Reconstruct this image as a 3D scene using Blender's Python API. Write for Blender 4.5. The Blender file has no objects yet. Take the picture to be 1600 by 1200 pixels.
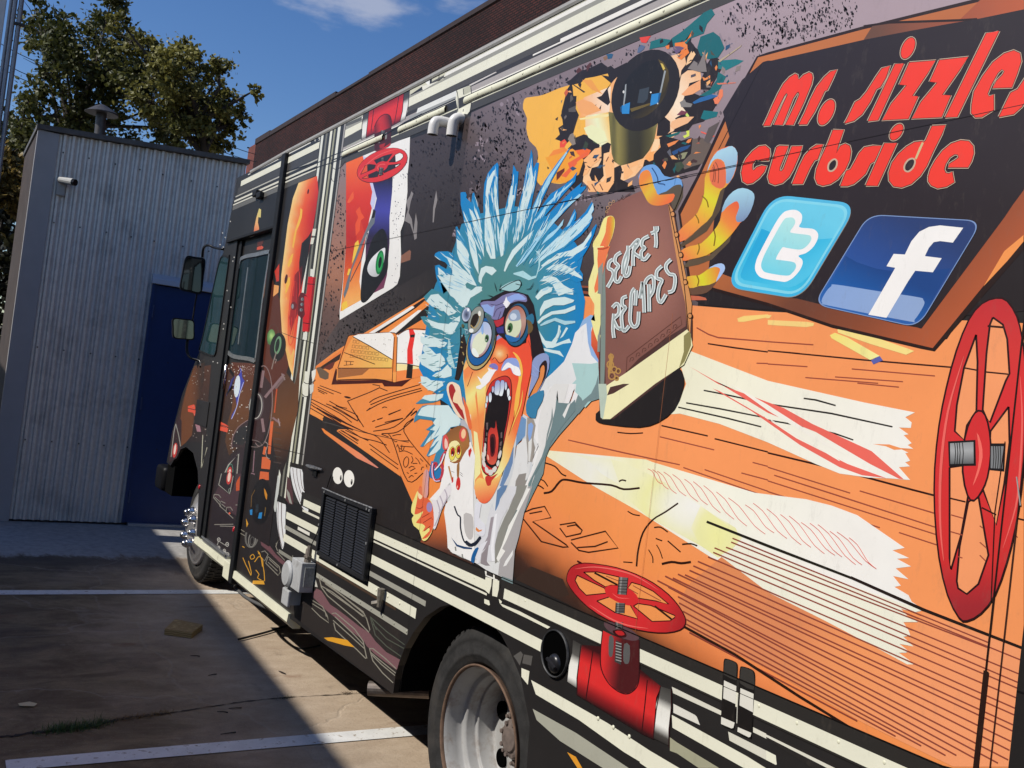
import bpy, bmesh, math, random
from mathutils import Vector, Matrix, geometry
random.seed(7)
S = bpy.context.scene
COL = S.collection

# ------------------------------------------------------------ camera
F_PX, CAM_H, SIDE_Y = 1471.0, 1.6, -1.7
AX = Vector((-0.52179776, -0.04459315, 0.8519029))    # world +X, seen in camera axes (right, down, forward)
RX = Vector((0.8445477, 0.11379526, 0.52324929))      # world -Y
DX = Vector((-0.12027584, 0.99250294, -0.02171707))   # world -Z
cam_data = bpy.data.cameras.new('camera')
cam = bpy.data.objects.new('camera', cam_data); COL.objects.link(cam)
right = Vector((AX[0], -RX[0], -DX[0])); down = Vector((AX[1], -RX[1], -DX[1])); fwd = Vector((AX[2], -RX[2], -DX[2]))
m = Matrix.Identity(4)
for i in range(3):
    m[i][0] = right[i]; m[i][1] = -down[i]; m[i][2] = -fwd[i]
m[2][3] = CAM_H
cam.matrix_world = m
cam_data.sensor_fit = 'HORIZONTAL'; cam_data.sensor_width = 36.0; cam_data.lens = 36.0 * F_PX / 1600.0
cam_data.clip_start = 0.05; cam_data.clip_end = 2000
S.camera = cam

# ------------------------------------------------------------ world, sun, exposure
SUN = Vector((0.12, 1.05, 1.0)).normalized()
w = bpy.data.worlds.new('World'); S.world = w; w.use_nodes = True
nt = w.node_tree; nt.nodes.clear()
wo = nt.nodes.new('ShaderNodeOutputWorld'); bg = nt.nodes.new('ShaderNodeBackground')
sky = nt.nodes.new('ShaderNodeTexSky'); sky.sky_type = 'NISHITA'; sky.sun_disc = False
sky.sun_elevation = math.asin(SUN.z); sky.sun_rotation = math.atan2(SUN.x, SUN.y)
sky.air_density = 1.0; sky.dust_density = 0.6; sky.ozone_density = 2.2
bg.inputs['Strength'].default_value = 0.12
tc = nt.nodes.new('ShaderNodeTexCoord')
# thin clouds: project the direction on a plane overhead, broken by noise
sep = nt.nodes.new('ShaderNodeSeparateXYZ'); nt.links.new(tc.outputs['Generated'], sep.inputs[0])
def mth(op, a, b=None, c=None):
    n = nt.nodes.new('ShaderNodeMath'); n.operation = op
    for i, v in enumerate((a, b, c)):
        if v is None: continue
        if hasattr(v, 'is_output') or isinstance(v, bpy.types.NodeSocket): nt.links.new(v, n.inputs[i])
        else: n.inputs[i].default_value = v
    return n.outputs[0]
zc = mth('MAXIMUM', sep.outputs['Z'], 0.05)
u = mth('DIVIDE', sep.outputs['X'], zc); v = mth('DIVIDE', sep.outputs['Y'], zc)
cmb = nt.nodes.new('ShaderNodeCombineXYZ'); nt.links.new(u, cmb.inputs[0]); nt.links.new(v, cmb.inputs[1])
nz = nt.nodes.new('ShaderNodeTexNoise'); nz.inputs['Scale'].default_value = 5.0; nz.inputs['Detail'].default_value = 7; nz.inputs['Roughness'].default_value = 0.55
nt.links.new(cmb.outputs[0], nz.inputs['Vector'])
cloud = None
for (cu, cv, ru, rv) in ((2.38, -0.79, 0.21, 0.20), (2.10, -1.02, 0.12, 0.09), (-2.4, -0.6, 0.9, 0.5), (-0.6, 2.2, 1.0, 0.6), (0.4, -2.6, 1.0, 0.5), (3.6, 1.6, 1.2, 0.9)):
    du = mth('DIVIDE', mth('SUBTRACT', u, cu), ru); dv = mth('DIVIDE', mth('SUBTRACT', v, cv), rv)
    d2 = mth('ADD', mth('MULTIPLY', du, du), mth('MULTIPLY', dv, dv))
    b = mth('SUBTRACT', 1.0, mth('MULTIPLY', d2, 0.7))
    cloud = b if cloud is None else mth('MAXIMUM', cloud, b)
mask = mth('ADD', mth('MULTIPLY', cloud, 0.75), mth('MULTIPLY', mth('SUBTRACT', nz.outputs['Fac'], 0.5), 2.4))
mr = nt.nodes.new('ShaderNodeMapRange'); mr.interpolation_type = 'SMOOTHSTEP'
mr.inputs['From Min'].default_value = 0.15; mr.inputs['From Max'].default_value = 1.0; mr.inputs['To Max'].default_value = 0.5
nt.links.new(mask, mr.inputs['Value'])
mx = nt.nodes.new('ShaderNodeMixRGB'); mx.inputs['Color2'].default_value = (5.2, 5.3, 5.9, 1)
hs = nt.nodes.new('ShaderNodeHueSaturation'); hs.inputs['Saturation'].default_value = 1.28; hs.inputs['Hue'].default_value = 0.510
nt.links.new(sky.outputs[0], hs.inputs['Color'])
nt.links.new(mr.outputs[0], mx.inputs['Fac']); nt.links.new(hs.outputs[0], mx.inputs['Color1'])
nt.links.new(mx.outputs[0], bg.inputs['Color']); nt.links.new(bg.outputs[0], wo.inputs['Surface'])

sun_d = bpy.data.lights.new('sun', 'SUN'); sun_d.energy = 4.4; sun_d.angle = math.radians(0.53); sun_d.color = (1.0, 0.955, 0.89)
sun = bpy.data.objects.new('sun', sun_d); COL.objects.link(sun)
sun.rotation_euler = SUN.to_track_quat('Z', 'Y').to_euler()
S.view_settings.view_transform = 'Standard'; S.view_settings.look = 'None'
S.view_settings.exposure = 0.0; S.view_settings.gamma = 1.0; S.view_settings.use_curve_mapping = False

# ------------------------------------------------------------ where a sight line meets a plane of the place
def ray(x, y):
    v = Vector((x - 800.0, y - 600.0, F_PX))
    return Vector((v.dot(AX), -v.dot(RX), -v.dot(DX)))
def side(x, y, Y=SIDE_Y):
    v = ray(x, y); t = Y / v[1]; return (v[0] * t, v[2] * t + CAM_H)          # -> (x, z) on the truck side
def gnd(x, y, z=0.0):
    v = ray(x, y); t = (z - CAM_H) / v[2]; return Vector((v[0] * t, v[1] * t, z))
def atx(x, y, X):
    v = ray(x, y); t = X / v[0]; return Vector((X, v[1] * t, v[2] * t + CAM_H))

def hexc(h):
    h = h.lstrip('#'); out = []
    for i in (0, 2, 4):
        c = int(h[i:i+2], 16) / 255.0
        out.append(c / 12.92 if c <= 0.04045 else ((c + 0.055) / 1.055) ** 2.4)
    return out

# ------------------------------------------------------------ materials
MATS = {}
def mat(name, col, rough=0.6, metal=0.0, spec=0.5, noise=None, bump=None, dirt=None, trans=0.0, alpha=1.0, ior=1.45):
    if name in MATS: return MATS[name]
    if isinstance(col, str): col = hexc(col)
    M = bpy.data.materials.new(name); M.use_nodes = True; n = M.node_tree; B = n.nodes['Principled BSDF']
    B.inputs['Base Color'].default_value = (*col, 1); B.inputs['Roughness'].default_value = rough
    B.inputs['Metallic'].default_value = metal; B.inputs['Specular IOR Level'].default_value = spec
    B.inputs['Transmission Weight'].default_value = trans; B.inputs['IOR'].default_value = ior; B.inputs['Alpha'].default_value = alpha
    T = n.nodes.new('ShaderNodeTexCoord'); src = None
    if noise:
        sc, amt = noise[0], noise[1]
        N = n.nodes.new('ShaderNodeTexNoise'); N.inputs['Scale'].default_value = sc; N.inputs['Detail'].default_value = 6; N.inputs['Roughness'].default_value = 0.65
        n.links.new(T.outputs['Object'], N.inputs['Vector'])
        R = n.nodes.new('ShaderNodeMapRange'); R.inputs['From Min'].default_value = 0.3; R.inputs['From Max'].default_value = 0.7
        R.inputs['To Min'].default_value = 1 - amt; R.inputs['To Max'].default_value = 1 + amt
        n.links.new(N.outputs['Fac'], R.inputs['Value'])
        X = n.nodes.new('ShaderNodeMixRGB'); X.blend_type = 'MULTIPLY'; X.inputs['Fac'].default_value = 1
        X.inputs['Color1'].default_value = (*col, 1); n.links.new(R.outputs[0], X.inputs['Color2']); src = X.outputs[0]
    if dirt:
        sc, dcol, lo, hi = dirt
        if isinstance(dcol, str): dcol = hexc(dcol)
        N = n.nodes.new('ShaderNodeTexNoise'); N.inputs['Scale'].default_value = sc; N.inputs['Detail'].default_value = 8; N.inputs['Roughness'].default_value = 0.7
        n.links.new(T.outputs['Object'], N.inputs['Vector'])
        R = n.nodes.new('ShaderNodeMapRange'); R.inputs['From Min'].default_value = lo; R.inputs['From Max'].default_value = hi
        n.links.new(N.outputs['Fac'], R.inputs['Value'])
        X = n.nodes.new('ShaderNodeMixRGB'); n.links.new(R.outputs[0], X.inputs['Fac'])
        if src: n.links.new(src, X.inputs['Color1'])
        else: X.inputs['Color1'].default_value = (*col, 1)
        X.inputs['Color2'].default_value = (*dcol, 1); src = X.outputs[0]
    if src: n.links.new(src, B.inputs['Base Color'])
    if bump:
        N = n.nodes.new('ShaderNodeTexNoise'); N.inputs['Scale'].default_value = bump[0]; N.inputs['Detail'].default_value = 5
        n.links.new(T.outputs['Object'], N.inputs['Vector'])
        P = n.nodes.new('ShaderNodeBump'); P.inputs['Strength'].default_value = bump[1]; P.inputs['Distance'].default_value = bump[2] if len(bump) > 2 else 0.01
        n.links.new(N.outputs['Fac'], P.inputs['Height']); n.links.new(P.outputs[0], B.inputs['Normal'])
    MATS[name] = M; return M

def vinyl_mat():
    M = bpy.data.materials.new('printed vinyl'); M.use_nodes = True; n = M.node_tree; B = n.nodes['Principled BSDF']
    A = n.nodes.new('ShaderNodeVertexColor'); A.layer_name = 'Print'
    T = n.nodes.new('ShaderNodeTexCoord')
    N = n.nodes.new('ShaderNodeTexNoise'); N.inputs['Scale'].default_value = 2.3; N.inputs['Detail'].default_value = 8; N.inputs['Roughness'].default_value = 0.7
    R = n.nodes.new('ShaderNodeMapRange'); R.inputs['From Min'].default_value = 0.3; R.inputs['From Max'].default_value = 0.75; R.inputs['To Min'].default_value = 0.90; R.inputs['To Max'].default_value = 1.03
    n.links.new(T.outputs['Object'], N.inputs['Vector']); n.links.new(N.outputs['Fac'], R.inputs['Value'])
    X = n.nodes.new('ShaderNodeMixRGB'); X.blend_type = 'MULTIPLY'; X.inputs['Fac'].default_value = 1
    n.links.new(A.outputs['Color'], X.inputs['Color1']); n.links.new(R.outputs[0], X.inputs['Color2'])
    # road dust and scuffs on the film
    N3 = n.nodes.new('ShaderNodeTexNoise'); N3.inputs['Scale'].default_value = 38; N3.inputs['Detail'].default_value = 6; N3.inputs['Roughness'].default_value = 0.8
    mp = n.nodes.new('ShaderNodeMapping'); mp.inputs['Scale'].default_value = (1, 1, 0.35)
    n.links.new(T.outputs['Object'], mp.inputs['Vector']); n.links.new(mp.outputs[0], N3.inputs['Vector'])
    R3 = n.nodes.new('ShaderNodeMapRange'); R3.inputs['From Min'].default_value = 0.56; R3.inputs['From Max'].default_value = 0.8; R3.inputs['To Max'].default_value = 0.26
    n.links.new(N3.outputs['Fac'], R3.inputs['Value'])
    X3 = n.nodes.new('ShaderNodeMixRGB'); n.links.new(R3.outputs[0], X3.inputs['Fac']); n.links.new(X.outputs[0], X3.inputs['Color1']); X3.inputs['Color2'].default_value = (0.16, 0.13, 0.10, 1)
    n.links.new(X3.outputs[0], B.inputs['Base Color'])
    B.inputs['Roughness'].default_value = 0.38; B.inputs['Specular IOR Level'].default_value = 0.45
    N2 = n.nodes.new('ShaderNodeTexNoise'); N2.inputs['Scale'].default_value = 1.7; N2.inputs['Detail'].default_value = 3
    n.links.new(T.outputs['Object'], N2.inputs['Vector'])
    P = n.nodes.new('ShaderNodeBump'); P.inputs['Strength'].default_value = 0.5; P.inputs['Distance'].default_value = 0.012
    n.links.new(N2.outputs['Fac'], P.inputs['Height']); n.links.new(P.outputs[0], B.inputs['Normal'])
    return M
VINYL = vinyl_mat()

# ------------------------------------------------------------ object helpers
def wloc(o):
    v = Vector((0, 0, 0))
    while o is not None:
        v += o.location; o = o.parent
    return v
def thing(name, label, cat, loc=(0, 0, 0), group=None):
    o = bpy.data.objects.new(name, None); COL.objects.link(o); o.location = loc; o.empty_display_size = 0.2
    o['label'] = label; o['category'] = cat
    if group: o['group'] = group
    return o
def tag(o, label, cat, group=None):
    o['label'] = label; o['category'] = cat
    if group: o['group'] = group
    return o
def link(name, bm, M, parent=None, smooth=False, loc=None, kind=None):
    """bm holds world coordinates; the object's origin goes to loc (or stays on its parent)"""
    o0 = Vector(loc) if loc is not None else (wloc(parent) if parent else Vector((0, 0, 0)))
    bmesh.ops.translate(bm, verts=bm.verts, vec=-o0)
    me = bpy.data.meshes.new(name); bm.to_mesh(me); bm.free()
    o = bpy.data.objects.new(name, me); COL.objects.link(o)
    if parent: o.parent = parent; o.location = o0 - wloc(parent)
    else: o.location = o0
    for x in (M if isinstance(M, (list, tuple)) else [M]): me.materials.append(x)
    if smooth:
        for p in me.polygons: p.use_smooth = True
    if kind: o['kind'] = kind
    return o
def smooth_by_angle(o, deg=35):
    me = o.data
    for p in me.polygons: p.use_smooth = True
    b = bmesh.new(); b.from_mesh(me)
    for e in b.edges:
        if len(e.link_faces) == 2 and e.calc_face_angle(0) > math.radians(deg): e.smooth = False
    b.to_mesh(me); b.free()
def box(bm, x0, x1, y0, y1, z0, z1, bev=0.0):
    xs, ys, zs = sorted((x0, x1)), sorted((y0, y1)), sorted((z0, z1))
    r = bmesh.ops.create_cube(bm, size=1.0); vs = r['verts']
    for v in vs:
        v.co = Vector((xs[0] if v.co.x < 0 else xs[1], ys[0] if v.co.y < 0 else ys[1], zs[0] if v.co.z < 0 else zs[1]))
    if bev > 0:
        es = {e for v in vs for e in v.link_edges}
        bmesh.ops.bevel(bm, geom=list(es), offset=bev, segments=2, affect='EDGES', profile=0.6)
    return vs
def prism(bm, pts, y0, y1):
    """pts are (x, z); extruded from y0 to y1"""
    area = sum(pts[i][0] * pts[(i+1) % len(pts)][1] - pts[(i+1) % len(pts)][0] * pts[i][1] for i in range(len(pts)))
    if area > 0: pts = pts[::-1]
    a = [bm.verts.new((p[0], max(y0, y1), p[1])) for p in pts]; b = [bm.verts.new((p[0], min(y0, y1), p[1])) for p in pts]
    n = len(pts)
    if n <= 4: bm.faces.new(a); bm.faces.new(b[::-1])
    else:
        for t in geometry.tessellate_polygon([[Vector((q[0], q[1], 0)) for q in pts]]):
            (x0, z0), (x1, z1), (x2, z2) = [pts[k] for k in t]
            t = tuple(t) if (x1-x0)*(z2-z0) - (x2-x0)*(z1-z0) < 0 else (t[0], t[2], t[1])
            bm.faces.new([a[k] for k in t]); bm.faces.new([b[k] for k in t[::-1]])
    for i in range(n): bm.faces.new((a[(i+1) % n], a[i], b[i], b[(i+1) % n]))
def tube(bm, pts, r, seg=8, caps=True):
    pts = [Vector(p) for p in pts]; rings = []
    rs = r if isinstance(r, (list, tuple)) else [r] * len(pts)
    up = Vector((0.13, 0.27, 0.95))
    for i, p in enumerate(pts):
        t = (pts[min(i+1, len(pts)-1)] - pts[max(i-1, 0)]).normalized()
        if abs(t.dot(up)) > 0.98: up = Vector((1, 0.1, 0))
        a = t.cross(up).normalized(); b = a.cross(t).normalized(); up = b
        rings.append([bm.verts.new(p + rs[i] * (a * math.cos(2*math.pi*k/seg) + b * math.sin(2*math.pi*k/seg))) for k in range(seg)])
    for i in range(len(rings)-1):
        for k in range(seg): bm.faces.new((rings[i][k], rings[i][(k+1) % seg], rings[i+1][(k+1) % seg], rings[i+1][k]))
    if caps:
        bm.faces.new(rings[0][::-1]); bm.faces.new(rings[-1])
def lathe_y(bm, cx, cz, prof, seg=48):
    """prof: (radius, y) pairs turned about a line along Y"""
    rings = []
    for r, y in prof:
        if r < 1e-6: rings.append([bm.verts.new((cx, y, cz))] * seg)
        else: rings.append([bm.verts.new((cx + r*math.cos(2*math.pi*k/seg), y, cz + r*math.sin(2*math.pi*k/seg))) for k in range(seg)])
    for i in range(len(rings)-1):
        for k in range(seg):
            q = [rings[i][k], rings[i][(k+1) % seg], rings[i+1][(k+1) % seg], rings[i+1][k]]
            u = []
            for v in q:
                if v not in u: u.append(v)
            if len(u) >= 3:
                try: bm.faces.new(u)
                except ValueError: pass
def catmull(pts, n=6, closed=False):
    out = []; N = len(pts)
    for i in range(N if closed else N-1):
        g = lambda k: pts[k % N] if closed else pts[max(0, min(N-1, k))]
        p0, p1, p2, p3 = g(i-1), g(i), g(i+1), g(i+2)
        for s in range(n):
            t = s / n
            out.append(tuple(0.5 * ((2*p1[j]) + (-p0[j]+p2[j])*t + (2*p0[j]-5*p1[j]+4*p2[j]-p3[j])*t*t + (-p0[j]+3*p1[j]-3*p2[j]+p3[j])*t**3) for j in range(len(p1))))
    if not closed: out.append(tuple(pts[-1]))
    return out

# ------------------------------------------------------------ ground and markings
def ground_mat():
    M = bpy.data.materials.new('worn concrete'); M.use_nodes = True; n = M.node_tree; B = n.nodes['Principled BSDF']; L = n.links
    T = n.nodes.new('ShaderNodeTexCoord')
    def noise(scale, stretch=(1, 1, 1), det=8, rough=0.65, dist=0.0):
        mp = n.nodes.new('ShaderNodeMapping'); mp.inputs['Scale'].default_value = stretch; L.new(T.outputs['Object'], mp.inputs['Vector'])
        N = n.nodes.new('ShaderNodeTexNoise'); N.inputs['Scale'].default_value = scale; N.inputs['Detail'].default_value = det; N.inputs['Roughness'].default_value = rough; N.inputs['Distortion'].default_value = dist
        L.new(mp.outputs[0], N.inputs['Vector']); return N.outputs['Fac']
    def rng(v, a, b, c=0.0, d=1.0, sm=True):
        R = n.nodes.new('ShaderNodeMapRange'); R.inputs['From Min'].default_value = a; R.inputs['From Max'].default_value = b
        R.inputs['To Min'].default_value = c; R.inputs['To Max'].default_value = d
        if sm: R.interpolation_type = 'SMOOTHSTEP'
        L.new(v, R.inputs['Value']); return R.outputs[0]
    def mix(f, a, b, mode='MIX'):
        X = n.nodes.new('ShaderNodeMixRGB'); X.blend_type = mode
        for s, v in zip((X.inputs['Fac'], X.inputs['Color1'], X.inputs['Color2']), (f, a, b)):
            if isinstance(v, bpy.types.NodeSocket): L.new(v, s)
            elif isinstance(v, tuple): s.default_value = (*v, 1)
            else: s.default_value = v
        return X.outputs[0]
    def math_(op, a, b):
        N = n.nodes.new('ShaderNodeMath'); N.operation = op
        for i, v in enumerate((a, b)):
            if isinstance(v, bpy.types.NodeSocket): L.new(v, N.inputs[i])
            else: N.inputs[i].default_value = v
        return N.outputs[0]
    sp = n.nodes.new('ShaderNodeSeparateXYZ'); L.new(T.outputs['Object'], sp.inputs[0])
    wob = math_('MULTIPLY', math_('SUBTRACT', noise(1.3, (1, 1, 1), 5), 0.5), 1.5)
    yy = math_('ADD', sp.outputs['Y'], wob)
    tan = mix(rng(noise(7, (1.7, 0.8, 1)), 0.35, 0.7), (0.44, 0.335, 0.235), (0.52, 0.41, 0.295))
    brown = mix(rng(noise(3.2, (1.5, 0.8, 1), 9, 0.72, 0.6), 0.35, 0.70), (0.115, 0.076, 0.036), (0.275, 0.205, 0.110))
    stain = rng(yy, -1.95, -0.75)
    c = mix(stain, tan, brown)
    # rust coloured and pale patches
    c = mix(math_('MULTIPLY', rng(noise(2.2, (1.6, 0.8, 1), 7, 0.7, 0.5), 0.58, 0.68), 0.45), c, (0.20, 0.085, 0.04))
    c = mix(math_('MULTIPLY', rng(noise(3.7, (1.3, 1, 1), 9, 0.75, 1.1), 0.60, 0.70), math_('MULTIPLY', stain, 0.40)), c, (0.42, 0.36, 0.27))
    c = mix(math_('MULTIPLY', rng(noise(70, (1, 1, 1), 3, 0.8), 0.5, 0.75), 0.35), c, (0.09, 0.07, 0.055))
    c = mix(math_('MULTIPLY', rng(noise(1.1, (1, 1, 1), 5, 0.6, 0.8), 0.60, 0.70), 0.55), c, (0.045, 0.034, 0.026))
    c = mix(math_('MULTIPLY', rng(noise(150, (1, 1, 1), 2, 0.6), 0.62, 0.72), 0.4), c, (0.55, 0.48, 0.38))
    # cement apron in front of the shed
    ax = math_('ADD', sp.outputs['X'], math_('MULTIPLY', math_('SUBTRACT', noise(3.5, (0.6, 1.6, 1), 8, 0.75), 0.5), 0.9))
    c = mix(rng(ax, 7.95, 8.15), c, mix(rng(noise(14, (1, 1, 1)), 0.3, 0.7), (0.30, 0.285, 0.26), (0.44, 0.42, 0.385)))
    # dark oily edge before it
    e = math_('MULTIPLY', rng(ax, 7.2, 7.95), math_('SUBTRACT', 1.0, rng(ax, 7.95, 8.1)))
    c = mix(math_('MULTIPLY', e, 0.6), c, (0.05, 0.04, 0.035))
    # thin wandering cracks
    V = n.nodes.new('ShaderNodeTexVoronoi'); V.feature = 'DISTANCE_TO_EDGE'; V.inputs['Scale'].default_value = 0.75
    mp = n.nodes.new('ShaderNodeMapping'); L.new(T.outputs['Object'], mp.inputs['Vector']); mp.inputs['Location'].default_value = (0.4, 1.3, 0)
    wv = n.nodes.new('ShaderNodeTexNoise'); wv.inputs['Scale'].default_value = 3; wv.inputs['Detail'].default_value = 6; L.new(T.outputs['Object'], wv.inputs['Vector'])
    va = n.nodes.new('ShaderNodeVectorMath'); va.operation = 'SCALE'; va.inputs['Scale'].default_value = 0.35; L.new(wv.outputs['Color'], va.inputs[0])
    vb = n.nodes.new('ShaderNodeVectorMath'); vb.operation = 'ADD'; L.new(mp.outputs[0], vb.inputs[0]); L.new(va.outputs[0], vb.inputs[1])
    L.new(vb.outputs[0], V.inputs['Vector'])
    ck = rng(V.outputs['Distance'], 0.0, 0.012, 1.0, 0.0)
    c = mix(math_('MULTIPLY', ck, 0.22), c, (0.42, 0.36, 0.28))
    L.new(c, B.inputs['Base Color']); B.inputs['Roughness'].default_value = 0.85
    P = n.nodes.new('ShaderNodeBump'); P.inputs['Strength'].default_value = 0.5; P.inputs['Distance'].default_value = 0.006
    L.new(math_('SUBTRACT', noise(60, (1, 1, 1), 6, 0.75), math_('MULTIPLY', ck, 0.8)), P.inputs['Height']); L.new(P.outputs[0], B.inputs['Normal'])
    return M
bm = bmesh.new()
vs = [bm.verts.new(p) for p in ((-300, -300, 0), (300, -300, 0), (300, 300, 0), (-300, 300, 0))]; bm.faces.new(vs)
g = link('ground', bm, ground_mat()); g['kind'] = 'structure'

paint = mat('road paint', (0.74, 0.73, 0.69), 0.7, noise=(14, 0.12), dirt=(28, (0.30, 0.24, 0.17), 0.56, 0.66))
def marking(pts, name='parking_line'):
    bm = bmesh.new(); bm.faces.new([bm.verts.new((p[0], p[1], 0.004)) for p in pts]); bmesh.ops.recalc_face_normals(bm, faces=bm.faces)
    if bm.faces[:][0].normal.z < 0: bmesh.ops.reverse_faces(bm, faces=bm.faces)
    o = link(name, bm, paint); o['kind'] = 'structure'; return o
def between(pa, pb, Y):
    a, b = gnd(*pa), gnd(*pb); t = (Y - a.y) / (b.y - a.y); return a.lerp(b, t)
A0, A1, B0, B1 = (7, 1189.5), (637, 1136), (9, 1207), (642, 1151.5)
marking([gnd(8, 1189), between(A0, A1, -4.0), between(B0, B1, -4.0), gnd(10, 1206)])
A0, A1, B0, B1 = (0, 923), (320, 922.5), (0, 930), (315, 928.5)
marking([between(A0, A1, 1.2), between(A0, A1, -4.0), between(B0, B1, -4.0), between(B0, B1, 1.2)])

# slab joint with weeds, other joint lines: thin recessed-looking strips of dirt
soil = mat('joint dirt', (0.035, 0.026, 0.02), 0.95, noise=(30, 0.4))
def crack(pts, w, name='slab_joint', seed=1):
    rnd = random.Random(seed); bm = bmesh.new(); P = catmull([tuple(p) for p in pts], 14); prev = None
    for i, p in enumerate(P):
        q = Vector(P[min(i+1, len(P)-1)]) - Vector(P[max(i-1, 0)]); nn = Vector((-q.y, q.x, 0)).normalized()
        ww = w * rnd.uniform(0.25, 1.3); j = nn * rnd.uniform(-1, 1) * w * 0.7
        a = bm.verts.new(Vector((p[0], p[1], 0.003)) + j + nn * ww); b = bm.verts.new(Vector((p[0], p[1], 0.003)) + j - nn * ww)
        if prev: bm.faces.new((prev[0], a, b, prev[1]))
        prev = (a, b)
    bmesh.ops.recalc_face_normals(bm, faces=bm.faces)
    o = link(name, bm, soil); o['kind'] = 'structure'; return o
crack([gnd(-60, 1160), gnd(0, 1153), gnd(60, 1145), gnd(130, 1137), gnd(200, 1122), gnd(265, 1115)], 0.011, seed=3)
crack([gnd(265, 1115), gnd(360, 1100), gnd(440, 1091), gnd(560, 1084), gnd(640, 1076)], 0.0045, seed=5)

# weeds in the joint
def weeds():
    rnd = random.Random(4); bm = bmesh.new(); uv = bm.loops.layers.float_color.new('Print')
    def blade(p, h, lean, wd, c):
        a = rnd.uniform(0, 6.28); d = Vector((math.cos(a), math.sin(a), 0)); s = Vector((-d.y, d.x, 0)) * wd
        mid = p + d * lean * 0.4 + Vector((0, 0, h * 0.6)); tip = p + d * lean + Vector((0, 0, h))
        f1 = bm.faces.new([bm.verts.new(x) for x in (p - s, p + s, mid + s * 0.7, mid - s * 0.7)])
        f2 = bm.faces.new([bm.verts.new(x) for x in (mid - s * 0.7, mid + s * 0.7, tip)])
        for f in (f1, f2):
            for l in f.loops: l[uv] = (*c, 1)
    A = gnd(60, 1147); Bp = gnd(165, 1132)
    for i in range(520):
        t = min(1, max(0, rnd.gauss(0.55, 0.27))); p = A.lerp(Bp, t) + Vector((rnd.gauss(0, 0.02), rnd.gauss(0, 0.02), 0))
        k = rnd.random(); c = (0.03 + 0.03*k, 0.06 + 0.05*k, 0.015)
        blade(p, rnd.uniform(0.008, 0.035), rnd.uniform(0.01, 0.045), 0.0016, c)
    for i in range(8): blade(A.lerp(Bp, rnd.uniform(0.3, 1)), rnd.uniform(0.05, 0.09), rnd.uniform(0.0, 0.05), 0.0014, (0.04, 0.07, 0.02))
    C = gnd(165, 1128); D = gnd(268, 1114)
    for i in range(320):
        t = rnd.random() ** 0.8; p = C.lerp(D, t) + Vector((rnd.gauss(0, 0.012), rnd.gauss(0, 0.012), 0)); k = rnd.random()
        blade(p, rnd.uniform(0.003, 0.018), rnd.uniform(0.01, 0.04), 0.0012, (0.13 + 0.1*k, 0.08 + 0.06*k, 0.035))
    for (cx, cy) in ((440, 1092), (448, 1090), (538, 1084), (545, 1083)):
        q = gnd(cx, cy)
        for i in range(30): blade(q + Vector((rnd.gauss(0, 0.008), rnd.gauss(0, 0.02), 0)), rnd.uniform(0.003, 0.012), 0.015, 0.001, (0.05, 0.06, 0.02) if cx < 500 else (0.06, 0.035, 0.015))
    M = bpy.data.materials.new('weed blades'); M.use_nodes = True; n = M.node_tree; B = n.nodes['Principled BSDF']
    A_ = n.nodes.new('ShaderNodeVertexColor'); A_.layer_name = 'Print'; n.links.new(A_.outputs[0], B.inputs['Base Color']); B.inputs['Roughness'].default_value = 0.7
    o = link('weeds', bm, M); tag(o, 'green and dry weeds growing in the crack of the pavement', 'weeds'); o['kind'] = 'stuff'
weeds()

# ------------------------------------------------------------ corrugated shed
steel = mat('galvanised sheet', (0.72, 0.68, 0.63), 0.36, 0.2, 0.5, noise=(25, 0.10), dirt=(3, (0.35, 0.33, 0.31), 0.5, 0.85))
steel_trim = mat('painted flashing', (0.42, 0.41, 0.41), 0.5, 0.0, 0.5, noise=(6, 0.05))
dark_side = mat('dark side cladding', (0.05, 0.036, 0.03), 0.8, noise=(5, 0.3))
blue_paint = mat('blue door paint', (0.012, 0.038, 0.145), 0.45, noise=(9, 0.08))
XB = 9.6
shed = thing('corrugated_shed', 'grey corrugated metal shed with blue door behind the truck', 'shed', (XB, -1.5, 0))
ZT = lambda y: 3.60 + (-0.57 - y) * (0.13 / 1.88)       # the roof edge rises to the right
bm = bmesh.new()
pts = [(-0.575, 0), (-2.46, 0), (-2.46, ZT(-2.46) - 0.03), (-0.575, ZT(-0.575) - 0.03)]
a = [bm.verts.new((XB + 0.03, p[0], p[1])) for p in pts]; b = [bm.verts.new((XB + 1.5, p[0], p[1])) for p in pts]
bm.faces.new(a); bm.faces.new(b[::-1])
for i in range(4): bm.faces.new((a[(i+1) % 4], a[i], b[i], b[(i+1) % 4]))
bmesh.ops.recalc_face_normals(bm, faces=bm.faces); link('side_wall', bm, dark_side, shed)
# ribbed sheets: each rib is a trapezoid
def sheet(y0, y1, z0f, z1f, name='corrugated_panel'):
    bm = bmesh.new(); per = 0.0745; prof = []
    y = y0
    while y > y1:
        for dy, d in ((0, 0.006), (0.010, 0.011), (0.024, 0.011), (0.036, -0.011), (0.056, -0.011)):
            yy = y - dy
            if yy < y1: break
            prof.append((yy, d))
        y -= per
    prof.append((y1, 0.006)); prev = None
    for yy, d in prof:
        a = bm.verts.new((XB + 0.012 + d, yy, z0f)); b = bm.verts.new((XB + 0.012 + d, yy, z1f(yy) if callable(z1f) else z1f))
        if prev: bm.faces.new((prev[0], a, b, prev[1]))
        prev = (a, b)
    bmesh.ops.recalc_face_normals(bm, faces=bm.faces)
    return link(name, bm, steel, shed)
YD = -1.715
sheet(-0.755, -1.24, 0.02, lambda y: ZT(y) - 0.05); sheet(-1.241, YD, 0.02, lambda y: ZT(y) - 0.05)
sheet(YD - 0.001, -2.46, 2.44, lambda y: ZT(y) - 0.05)
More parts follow.
